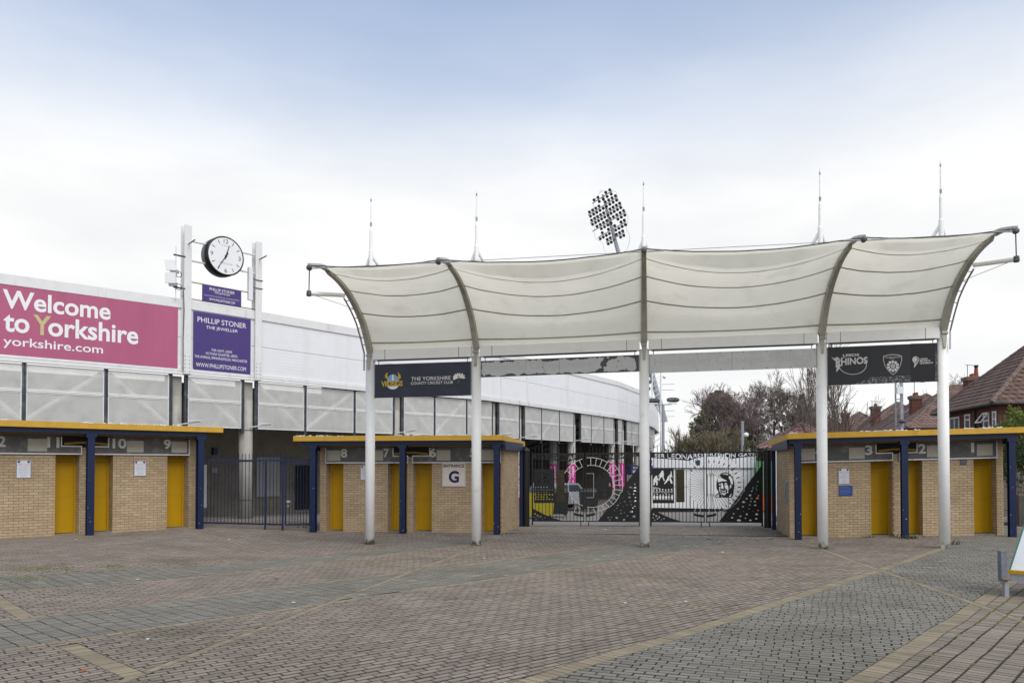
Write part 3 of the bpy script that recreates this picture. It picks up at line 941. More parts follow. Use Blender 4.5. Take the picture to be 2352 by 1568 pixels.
for i in range(5):
    b = bases[i]
    p = MB(); r = .128
    p.tube([(b.x, b.y, ground_z(b.x, b.y) - .3), (b.x, b.y, beamz[i] + .02)], r, 20)
    pole = p.build('pole', POLE, canopy, smooth=False)
    for f in pole.data.polygons: f.use_smooth = len(f.vertices) == 4
    zb = beamz[i]
    m = MB()
    m.tube([(b.x, b.y, zb + .02), (b.x, b.y, zb + 2.97)], .06, 14)
    mast = m.build('mast', POLE, canopy)
    m = MB(); m.tube([(b.x, b.y, zb + 2.97), (b.x, b.y, zb + 3.02), (b.x, b.y, zb + 3.55), (b.x, b.y, zb + 3.6)], [.06, .045, .04, .03], 12); m.build('mast_sleeve', POLE, mast)
    m = MB(); m.tube([(b.x, b.y, zb + 3.6), (b.x, b.y, zb + 4.47)], [.024, .014], 8); m.build('mast_rod', POLE, mast)
    m = MB(); m.tube([(b.x, b.y, zb + 3.66), (b.x, b.y, zb + 3.76)], .030, 8); m.tube([(b.x, b.y, zb + 4.33), (b.x, b.y, zb + 4.40)], .020, 8); m.build('clamp', GALV, mast)
    for sg in (-1, 1):
        m = MB(); q = Vector((b.x, b.y, zb + 2.9))
        m.tube([q, q + n_c * .75 * (1 if sg > 0 else .6) + e_b * (.55 * sg) + Vector((0, 0, -1.05))], .045, 8)
        m.build('mast_strut', POLE, mast)
    # curved box rib, tapering to the tip
    m = MB(); K = 28; rings = []
    for k in range(K + 1):
        t = k / K; c = rib_pt(i, t); n = rib_nrm(t)
        w = .085 - .035 * t; d = .16 - .105 * t
        rings.append([c + e_b * w + n * .02, c - e_b * w + n * .02, c - e_b * w * .8 - n * d, c + e_b * w * .8 - n * d])
    vs = [q for r_ in rings for q in r_]
    fs = []
    for k in range(K):
        for j in range(4):
            a = k * 4 + j; c2 = k * 4 + (j + 1) % 4
            fs.append((a, c2, c2 + 4, a + 4))
    fs += [(0, 1, 2, 3), (K * 4 + 3, K * 4 + 2, K * 4 + 1, K * 4)]
    m.raw(vs, fs)
    rib = m.build('rib', RIBM, canopy)
    m = MB(); tip = rib_pt(i, 1.0)
    m.lathe(tip - n_c * .02 - Vector((0, 0, .05)), [(.02, -.05), (.055, -.05), (.06, .02), (.045, .05), (.02, .06)], 12, axis=-n_c)
    m.build('rib_cap', DARKSTEEL, rib)
    m = MB(); m.tube([tip + e_b * .07 + Vector((0, 0, -.06)), tip + e_b * .42 + Vector((0, 0, -.05))], .014, 6) if i < 4 else None
    if i > 0: m.tube([tip - e_b * .07 + Vector((0, 0, -.06)), tip - e_b * .42 + Vector((0, 0, -.05))], .014, 6)
    m.build('cable_end', GALV, rib)
    # bracket plate on the pole front
    m = MB(); G = Frame((b.x, b.y, 0), e_b, (0, 0, 1), -n_c)
    m.plate(G, [(-.03, zb - .25), (.03, zb - .25), (.06, zb + .16), (-.06, zb + .16)], (), .125, .155)
    m.tube([G.p(-.07, zb + .12, .155), G.p(.07, zb + .12, .155)], .035, 8)
    m.build('bracket', RIBM, rib)
    if i in (0, 4):
        sg = -1 if i == 0 else 1
        m = MB(); ps = [rib_pt(i, k / 12) - rib_nrm(k / 12) * .10 + e_b * (.16 * sg) for k in range(0, 6)]
        ps = [Vector((b.x, b.y, zb - .28)) - n_c * .16 + e_b * (.12 * sg)] + ps
        m.tube(ps, .022, 6); m.build('stiffener_rod', GALV, rib)
        for k in range(1, 6, 1):
            m = MB(); q = rib_pt(i, k / 12 - .03) - rib_nrm(k / 12) * .08; m.tube([q, q + e_b * (.17 * sg) - rib_nrm(k / 12) * .02], .012, 5); m.build('rod_spacer', GALV, rib)
        # outrigger strut and hanger under the tip
        end = tip + Vector((0, 0, -.62)) - n_c * .02; q = rib_pt(i, .52) - rib_nrm(.52) * .26
        m = MB(); m.tube([q, end], .05, 10); m.build('outrigger', POLE, rib)
        m = MB(); m.tube([end, tip + Vector((0, 0, -.05))], .013, 6); m.build('hanger_rod', DARKSTEEL, rib)
        m = MB(); m.tube([end, rib_pt(i, .30) - rib_nrm(.3) * .1], .006, 5); m.build('stay_cable', CABLE, rib)
        m = MB(); m.lathe(end + Vector((0, 0, -.06)), [(.05, 0), (.06, .03), (.05, .12)], 8); m.build('end_cap', DARKSTEEL, rib)
for i in range(4):
    a, b = bases[i], bases[i + 1]
    span = (b - a).length
    # eaves beam between the poles
    d = (Vector((b.x, b.y, beamz[i + 1])) - Vector((a.x, a.y, beamz[i]))); ln = d.length; d.normalize()
    G = Frame((a.x, a.y, beamz[i]), d, (0, 0, 1), -n_c)
    m = MB(); m.fbox(G, .115, ln - .115, 0, BH, -.10, .13); bm_ = m.build('eaves_beam', POLE, canopy)
    m = MB()
    for u in (.115 + .32, ln - .115 - .34): m.fbox(G, u, u + .012, .002, BH - .002, .1301, .1325)
    m.build('joint', DARKSTEEL, bm_)
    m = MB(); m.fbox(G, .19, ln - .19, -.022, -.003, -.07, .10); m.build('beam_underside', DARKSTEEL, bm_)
    # fabric bay
    K, T = 30, 26
    sag0 = .034 * span ** 1.55
    def fab(t, k, off=0.0):
        kk = k * (1 - 0.10 * (span / 4.2) * (4 * t * (1 - t)) * k)
        P = rib_pt(i, kk).lerp(rib_pt(i + 1, kk), t)
        s_ = sag0 * 4 * t * (1 - t) * math.sin(math.pi * (.12 + .50 * k)) ** .7 * min(1, k * 5)
        n = rib_nrm(kk)
        w = .010 * noise.noise(Vector((t * 7 + i * 9, k * 9, 1.3))) + .006 * noise.noise(Vector((t * 22 + i * 9, k * 20, 5.3)))
        return P - Vector((0, 0, 1)) * s_ * .75 - n * (s_ * .35) + n * (w * min(1, k * 4) + off)
    ks = [1.0 * k / K for k in range(K + 1)]
    m = MB()
    for k in ks:
        for t in range(T + 1):
            m.v.append(tuple(fab(t / T, k))); m.t.append(.5)
    for k in range(K):
        for t in range(T):
            q = k * (T + 1) + t; m.f.append((q, q + 1, q + T + 2, q + T + 1))
    fp = m.build('fabric_panel', FABRIC, canopy, smooth=True)
    for k0 in (.055, .245, .475, .72):
        m = MB()
        hw = .0065 if k0 > .1 else .004
        for t in range(T + 1):
            m.v.append(tuple(fab(t / T, k0 - hw, -.012))); m.v.append(tuple(fab(t / T, k0 + hw, -.012))); m.t += [.5, .5]
        for t in range(T): q = 2 * t; m.f.append((q, q + 1, q + 3, q + 2))
        m.build('seam', SEAM, fp)
    m = MB(); m.tube([fab(t / T, 1.0) for t in range(T + 1)], .014, 6); m.build('edge_rope', DARKSTEEL, fp)
    m = MB(); pa, pb = rib_pt(i, 1.0), rib_pt(i + 1, 1.0); m.tube([pa + Vector((0, 0, -.06)), pb + Vector((0, 0, -.06))], .006, 5); m.build('tie_cable', CABLE, canopy)
# ================================================================ SIGNS UNDER THE CANOPY
NAVYSIGN = mat('navy_sign_face', (0.020, 0.024, 0.045), 0.4, 0.12, 2.0, col2=(0.04, 0.045, 0.07), c2scale=1.2, c2lo=0.5, c2hi=0.8)
BLACKSIGN = mat('black_sign_face', (0.016, 0.017, 0.020), 0.4, 0.15, 2.0)
DEEPBLACK = mat('glossy_black_sign_face', (0.006, 0.006, 0.008), 0.3, 0.2, 2.0)
SIGNART_Y = mat('sign_yellow', (0.60, 0.40, 0.03), 0.5, 0.06)
SIGNART_B = mat('sign_light_blue', (0.22, 0.42, 0.66), 0.5, 0.15, 9.0)
SIGNART_G = mat('sign_green', (0.03, 0.16, 0.13), 0.5, 0.05)
SIGNART_R = mat('sign_red', (0.42, 0.02, 0.04), 0.5, 0.05)
SIGNGREYART = mat('sign_grey_white', (0.58, 0.58, 0.58), 0.5, 0.06, 20)
PEEL = mat('bare_dark_backing', (0.075, 0.08, 0.09), 0.6, 0.2, 12.0)
PEELFILM = mat('peeling_grey_film', (0.56, 0.57, 0.57), 0.6, 0.05, 4.0, col2=(0.09, 0.095, 0.10), c2scale=9.0, c2lo=0.655, c2hi=0.67)
FADED = mat('faded_white_sign', (0.60, 0.61, 0.61), 0.55, 0.05, 3.0, col2=(0.50, 0.50, 0.48), c2scale=2.0, c2lo=0.5, c2hi=0.75)
GHOST = mat('ghost_lettering', (0.525, 0.53, 0.53), 0.6, 0.05, 6.0)
GHOST2 = mat('ghost_lettering_on_peel', (0.50, 0.52, 0.54), 0.6, 0.06, 6.0)
SPECK = mat('worn_silver_speckle', (0.035, 0.036, 0.04), 0.5, 0.2, 10.0, col2=(0.42, 0.42, 0.42), c2scale=22.0, c2lo=0.50, c2hi=0.68)

def bay_frame(i):
    a, b = bases[i], bases[i + 1]
    A = Vector((a.x, a.y, beamz[i])); B = Vector((b.x, b.y, beamz[i + 1])); d = B - A; ln = d.length
    return Frame(A, d / ln, (0, 0, 1), -n_c), ln

def ell(cx, cy, rx, ry, n=20, a0=0.0, a1=360.0):
    full = abs(a1 - a0 - 360) < 1e-6
    m = n if full else n + 1
    return [(cx + rx * math.cos(R(a0 + (a1 - a0) * k / n)), cy + ry * math.sin(R(a0 + (a1 - a0) * k / n))) for k in range(m)]

def hang_sign(i, u0, u1, v0, v1, face, label, name='hanging_sign'):
    G, ln = bay_frame(i)
    u0, u1 = .14 + u0, ln - .14 - u1
    root = thing(name, G.p((u0 + u1) / 2, v1, 0), label, 'sign', 'signs hung under the canopy')
    m = MB(); m.fbox(G, u0, u1, v1, v0, .02, .05); board = m.build('board', face, root)
    m = MB(); k = max(3, int((u1 - u0) / .55))
    for j in range(k + 1):
        for vv in (v0 - .03, v1 + .03):
            c = G.p(u0 + .04 + (u1 - u0 - .08) * j / k, vv, .05); m.lathe(c, [(.012, 0), (.012, .006), (.004, .008)], 6, axis=G.en)
    m.build('rivets', BLACK, root, kind='stuff')
    for uu in (u0 - .02, u1):
        m = MB(); m.fbox(G, uu, uu + .02, v1, v0, .015, .055); m.build('edge_strip', GALV, root)
    for uu in (u0 + .1, u1 - .1):
        m = MB(); m.tube([G.p(uu, v0, .03), G.p(uu, .0, .03)], .01, 6); m.build('hanger', DARKSTEEL, root)
    return root, board, Frame(G.p(u0, v1, .05), G.eu, G.ev, G.en), u1 - u0, v0 - v1

# navy sign: helmet emblem and club name
root, board, G, W, H = hang_sign(0, 0, 0, -.115, -1.02, NAVYSIGN, 'navy hanging sign with horned helmet emblem and white rose flower')
def n1(zx, zy):
    top = 235 - (zx - 220) / 1900 * 70
    return ((zx - 220) / 1900 * W, H * (1 - (zy - top) / 735))
def art(parent, G, pts, mtl, name, w=.003, holes=()):
    m = MB(); m.plate(G, pts, holes, .0004, w); return m.build(name, mtl, parent)
for hx in ([(485, 405), (470, 440), (470, 490), (500, 540), (470, 560), (430, 520), (418, 480), (440, 435)],
           [(675, 400), (715, 440), (740, 490), (735, 530), (695, 565), (675, 520), (690, 470), (680, 430)]):
    art(board, G, [n1(*p) for p in hx], SIGNART_Y, 'horn_emblem')
art(board, G, [n1(580 + 115 * math.cos(R(a)), 590 - 140 * math.sin(R(a))) for a in range(0, 181, 12)], SIGNART_B, 'helmet_emblem')
art(board, G, [n1(*p) for p in ((568, 460), (592, 460), (600, 585), (560, 585))], WHITE_CLEAN, 'helmet_ridge', .0045)
art(board, G, [n1(*p) for p in ((462, 590), (700, 572), (705, 610), (465, 628))], SIGNGREYART, 'helmet_band', .005)
m = MB(); q = n1(475, 620); r_ = n1(695, 582); put_text(m, G, 'YORKSHIRE', q[0], r_[0], q[1], r_[1] - .004, .0062, 0.0); m.build('lettering', NAVYSIGN, board)
art(board, G, [n1(580 + 105 * math.cos(R(a)), 700 - 78 * math.sin(R(a))) for a in range(180, 361, 12)], WHITE_CLEAN, 'ball_emblem')
m = MB(); q = n1(350, 722); r_ = n1(778, 585); put_text(m, G, 'VIKINGS', q[0], r_[0], q[1], r_[1], .0085, 0.04); m.build('lettering', SIGNART_Y, board)
for t, x0, x1, y0, y1 in (('THE YORKSHIRE', 945, 1725, 590, 505), ('COUNTY CRICKET CLUB', 940, 1768, 676, 610)):
    m = MB(); q = n1(x0, y0); r_ = n1(x1, y1 - 24); put_text(m, G, t, q[0], r_[0], q[1], r_[1], .0045, 0.0); m.build('lettering', WHITE_CLEAN, board)
for k in range(9):
    an = R(200 - k * 25); c = (1878, 520); L_ = 118 if k > 5 else 100
    tip = (c[0] + L_ * math.cos(an) * 1.12, c[1] - L_ * math.sin(an)); nx, ny = -math.sin(an) * 17, -math.cos(an) * 17
    pts = [c, (tip[0] * .75 + c[0] * .25 + nx, tip[1] * .75 + c[1] * .25 + ny), (tip[0] + nx * .6, tip[1] + ny * .6), (tip[0] - nx * .6, tip[1] - ny * .6), (tip[0] * .75 + c[0] * .25 - nx, tip[1] * .75 + c[1] * .25 - ny)]
    art(board, G, [n1(*p) for p in pts], WHITE_CLEAN, 'petal_emblem', .003 + k * .0001)
art(board, G, [n1(*p) for p in ((1860, 482), (1895, 478), (1897, 505), (1862, 508))], SIGNART_R, 'flower_centre', .005)
art(board, G, [n1(*p) for p in ((1880, 545), (1895, 545), (1898, 600), (1875, 645), (1850, 648), (1878, 600))], SIGNART_G, 'flower_stem', .0035)

root, board, G, W, H = hang_sign(1, 0, 0, -.115, -.55, PEEL, 'long peeling grey sign board beneath the canopy, left of centre pole')
m = MB(); cs = .0125; nu, nv = int((W - .02) / cs), int((H - .016) / cs)
for jv in range(nv):
    run = None
    for iu in range(nu + 1):
        x, y = .01 + (iu + .5) * cs, .008 + (jv + .5) * cs
        ed = min(x * 1.0, (W - x) * .9, y * 1.6, (H - y) * 1.3)
        nz_ = noise.fractal(Vector((x * 5, y * 5, 1.5)), 1.0, 2.0, 5)
        scar = abs((x - W * .775) - (y - .15) * .35) / .16 + abs(y - .19) * 1.1
        keep = ed > .055 + .10 * nz_ and scar > .55 + .55 * nz_ and noise.noise(Vector((x * 22, y * 22, 8))) < .62
        if iu < nu and keep:
            if run is None: run = iu
        elif run is not None:
            u0_, u1_ = .01 + run * cs, .01 + iu * cs; m.poly([G.p(u0_, .008 + jv * cs, .0012), G.p(u1_, .008 + jv * cs, .0012), G.p(u1_, .008 + (jv + 1) * cs, .0012), G.p(u0_, .008 + (jv + 1) * cs, .0012)]); run = None
m.build('peeling_film', PEELFILM, board)
m = MB(); put_text(m, G, 'Headingley Carnegie Stadium', .25, W * .70, .12, .34, .0022, 0.0); m.build('lettering', GHOST2, board)
m = MB(); m.fbox(G, W * .5, W * .5 + .006, 0.002, H - .002, 0.0018, .0026); m.build('joint', DARKSTEEL, board)
root, board, G, W, H = hang_sign(2, 0, 0, -.115, -.60, FADED, 'long faded white sign board beneath the canopy, right of centre pole')
m = MB(); put_text(m, G, 'Headingley Carnegie Stadium', .12, W - .12, .11, .39, .0015, 0.0); m.build('lettering', GHOST, board)
m = MB(); m.fbox(G, W * .5, W * .5 + .006, 0.002, H - .002, 0.0002, .002); m.build('joint', DARKSTEEL, board)

root, board, G, W, H = hang_sign(3, 0, 0, -.105, -1.07, BLACKSIGN, 'black hanging sign with rugby, shield and university emblems')
def n4(zx, zy):
    top = 228 - (zx - 230) / 2000 * 93
    return ((zx - 230) / 2000 * W, H * (1 - (zy - top) / 742))
art(board, G, [n4(*p) for p in ((1752, 152), (2185, 140), (2185, 880), (1752, 900))], DEEPBLACK, 'black_panel', .004)
art(board, G, [n4(*p) for p in ((1060, 800), (1180, 790), (1750, 768), (1750, 898), (900, 940), (700, 948))], SPECK, 'worn_band', .002)
art(board, G, [n4(*p) for p in ((2190, 300), (2222, 300), (2222, 880), (2190, 885))], SPECK, 'worn_band', .002)
ro = [n4(690 + 258 * math.cos(R(a)), 565 - 190 * math.sin(R(a))) for a in range(0, 360, 10)]
ri = [n4(690 + 246 * math.cos(R(a)), 565 - 180 * math.sin(R(a))) for a in range(0, 360, 10)]
art(board, G, ro, SIGNGREYART, 'ring_emblem', .002, [ri])
q = n4(500, 418); r_ = n4(825, 352)
art(board, G, [n4(*p) for p in ((490, 425), (520, 380), (600, 352), (680, 345), (760, 350), (830, 395), (840, 410), (760, 405), (680, 400), (600, 405))], BLACKSIGN, 'name_scroll', .003)
m = MB(); put_text(m, G, 'LEEDS', n4(512, 0)[0], n4(812, 0)[0], n4(512, 408)[1], n4(660, 352)[1], .0045, 0.03); m.build('lettering', SIGNGREYART, board)
def rh_warp(u, v):
    t = (u - n4(380, 0)[0]) / (n4(965, 0)[0] - n4(380, 0)[0]); v0 = n4(660, 500)[1]
    k = 1 + .55 * max(0, 1 - t * 3.2)
    return u, v0 + (v - v0) * k + (.02 * t)
art(board, G, [n4(*p) for p in ((300, 413), (350, 440), (420, 437), (415, 480), (370, 490), (345, 470))], SIGNGREYART, 'letter_flourish', .0043)
art(board, G, [n4(*p) for p in ((405, 560), (445, 560), (450, 640), (385, 712), (395, 650))], SIGNGREYART, 'letter_flourish', .0043)
m = MB(); put_text(m, G, 'RHINOS', n4(380, 0)[0], n4(965, 0)[0], n4(660, 570)[1], n4(660, 435)[1], .0056, 0.03, warp=rh_warp); m.build('lettering', SIGNGREYART, board)
sh = [(1250, 395), (1330, 368), (1420, 357), (1510, 365), (1588, 390), (1588, 480), (1560, 580), (1500, 690), (1425, 758), (1350, 690), (1280, 590), (1252, 490)]
si = [(1420 + (x - 1420) * .945, 550 + (y - 550) * .945) for x, y in sh]
art(board, G, [n4(*p) for p in sh], SIGNGREYART, 'shield_emblem', .002, [[n4(*p) for p in si]])
for k in range(10):
    an = R(k * 36 + 18)
    pts = [(1424 + r0 * math.cos(an + da), 587 - r0 * math.sin(an + da)) for r0, da in ((58, -.24), (100, -.26), (112, -.12), (112, .12), (100, .26), (58, .24))]
    art(board, G, [n4(*p) for p in pts], SIGNGREYART, 'rose_petal', .002)
for k in range(5):
    an = R(k * 72 + 90)
    pts = [(1424 + r0 * math.cos(an + da), 587 - r0 * math.sin(an + da)) for r0, da in ((12, -.5), (38, -.5), (44, 0), (38, .5), (12, .5))]
    art(board, G, [n4(*p) for p in pts], SIGNGREYART, 'rose_petal', .002)
for t, x0, x1, y0, y1 in (('YORKSHIRE CARNEGIE', 1272, 1562, 428, 402), ('RUGBY', 1368, 1462, 450, 430)):
    m = MB(); put_text(m, G, t, n4(x0, 0)[0], n4(x1, 0)[0], n4(1415, y0)[1], n4(1415, y1)[1], .002, 0.0); m.build('lettering', SIGNGREYART, board)
for t, x0, x1, y0, y1 in (('LEEDS', 1912, 2048, 458, 430), ('BECKETT', 1912, 2100, 498, 470), ('UNIVERSITY', 1912, 2150, 540, 510)):
    m = MB(); put_text(m, G, t, n4(x0, 0)[0], n4(x1, 0)[0], n4(2030, y0)[1], n4(2030, y1)[1], .0055, 0.0); m.build('lettering', WHITE_CLEAN, board)
for r0, r1 in ((58, 50), (38, 31), (20, 8)):
    o_ = [n4(1838 + r0 * math.cos(R(a)), 460 - r0 * 1.05 * math.sin(R(a))) for a in range(0, 360, 20)]
    i_ = [n4(1838 + 3 + r1 * math.cos(R(a)), 460 - r1 * 1.05 * math.sin(R(a))) for a in range(0, 360, 20)]
    art(board, G, o_, WHITE_CLEAN, 'rose_icon', .0055, [i_])
art(board, G, [n4(*p) for p in ((1795, 515), (1835, 545), (1880, 515), (1840, 560), (1812, 608), (1802, 605), (1826, 555))], WHITE_CLEAN, 'rose_stalk', .0055)

# ================================================================ BLACK ORNAMENTAL GATES
GATEWHITE = mat('gate_white_paint', (0.62, 0.62, 0.60), 0.5, 0.12, 20.0)
BRONZE = mat('bronze_plaque', (0.045, 0.035, 0.02), 0.45, 0.5, 14.0, bump=1.0, bscale=25, metal=0.3)
gl = at(1208, 1207, FOC / 66.3); gr = at(1763, 1205, FOC / 68.0)
gd = gr - gl; gd.z = 0; gW = gd.length; gd.normalize()
gn = Vector((gd.y, -gd.x, 0))            # towards the camera
GF = Frame((gl.x, gl.y, .02), gd, (0, 0, 1), gn)
def gate_post(px, r, label, h=2.55):
    u = GF.u_of(px); c = GF.p(u, 0, 0)
    root = thing('gate_post', c, label, 'gate post', 'black gate posts')
    m = MB(); m.tube([c + Vector((0, 0, -.2)), c + Vector((0, 0, h))], r, 14); m.build('shaft', BLACK, root)
    m = MB(); m.lathe(c + Vector((0, 0, h)), [(r * 1.15, 0), (r * 1.15, .04), (r * .8, .10), (r * .3, .15), (.005, .165)], 12); m.build('finial', BLACK, root)
    return root
gate_post(1208.5, .115, 'thick black gate post beside the middle turnstile block')
gate_post(1480, .07, 'black gate post between the two pairs of gates, behind a canopy pole', 2.5)
gate_post(1762.5, .12, 'thick black gate post beside the right turnstile block')

def cricketers():
    H = []
    # crouching keeper, standing fielder, batsman (outlines cut through the sheet)
    H.append([(120, 575), (145, 568), (155, 590), (150, 612), (175, 625), (180, 650), (150, 645), (160, 700), (155, 745), (135, 745), (132, 690), (110, 700), (105, 740), (80, 742), (85, 690), (78, 655), (100, 610)])
    H.append([(235, 480), (258, 475), (262, 500), (268, 530), (270, 575), (262, 590), (285, 660), (270, 668), (240, 590), (205, 620), (185, 668), (172, 660), (195, 590), (205, 560), (178, 590), (172, 578), (205, 530), (222, 505)])
    H.append([(392, 490), (408, 495), (412, 560), (425, 600), (412, 605), (400, 585), (392, 620), (410, 655), (425, 710), (395, 715), (380, 660), (350, 655), (320, 690), (285, 725), (272, 718), (300, 670), (330, 625), (340, 590), (365, 560), (375, 540), (395, 545)])
    for k in range(7):
        x = 90 + k * 53; jy = 6 * math.sin(k * 1.9)
        H.append(ell(x, 825 + jy, 12, 15, 8)); H.append([(x - 16, 850 + jy), (x - 5, 846 + jy), (x - 9, 885 + jy), (x - 18, 880 + jy)])
        H.append([(x + 5, 846 + jy), (x + 14, 852 + jy), (x + 10, 880 + jy), (x + 4, 886 + jy)])
        H.append(ell(x + 8, 915 - jy, 11, 13, 8)); H.append([(x - 10, 940), (x + 24, 936), (x + 26, 958), (x + 18, 1005), (x + 8, 1012), (x + 6, 970), (x - 2, 972), (x - 6, 1010), (x - 14, 1000)])
    for k in range(6): H.append([(80 + k * 22, 775 + k * 4), (94 + k * 22, 778 + k * 4), (96 + k * 22, 806), (82 + k * 22, 800)])
    return H

def blobs(seed, region, n, size, hat=True):
    rnd = random.Random(seed); H = []; tries = 0
    pos = []
    while len(H) < n and tries < 900:
        tries += 1
        x = rnd.uniform(region[0], region[2]); y = rnd.uniform(region[1], region[3])
        s = rnd.uniform(*size)
        # stay well inside the sloping edge
        if (y - 1395) * (2000 - 1250) + (x - 1250) * (1395 - 385) < 120 * 1250 * .9 or x + s > 1965: continue
        if any(abs(x - a) < (s + c) * 1.15 and abs(y - b) < (s + c) * .75 for a, b, c in pos): continue
        pos.append((x, y, s))
        if hat and rnd.random() < .55:
            H.append([(x - s, y + s * .1), (x - s * .45, y - s * .05), (x - s * .4, y - s * .42), (x, y - s * .55), (x + s * .4, y - s * .4), (x + s * .48, y - s * .02), (x + s, y + s * .12), (x, y + s * .24)])
        else:
            k = rnd.randrange(5, 8); a0 = rnd.random() * 6
            H.append([(x + s * rnd.uniform(.35, .8) * math.cos(a0 + 6.283 * j / k), y + s * rnd.uniform(.25, .5) * math.sin(a0 + 6.283 * j / k)) for j in range(k)])
    return H

CX, CY, RX, RY = 1125.0, 757.0, 425.0, 388.0
def ring_in(a): return (CX + RX * math.cos(R(a)), CY - RY * math.sin(R(a)))
def ring_w(a):
    a = a % 360
    if a > 180: a -= 360
    pts = [(-75, 85), (-60, 90), (-40, 108), (-12, 122), (-11.9, 150), (10, 150), (40, 172), (58, 168), (58.1, 132), (90, 142), (125, 138), (152, 128)]
    if a <= pts[0][0]: return pts[0][1]
    for (a0, w0), (a1, w1) in zip(pts, pts[1:]):
        if a0 <= a <= a1: return w0 + (w1 - w0) * (a - a0) / max(1e-6, a1 - a0)
    return pts[-1][1]
def ring_out(a):
    w = ring_w(a); return (CX + (RX + w) * math.cos(R(a)), CY - (RY + w) * math.sin(R(a)))

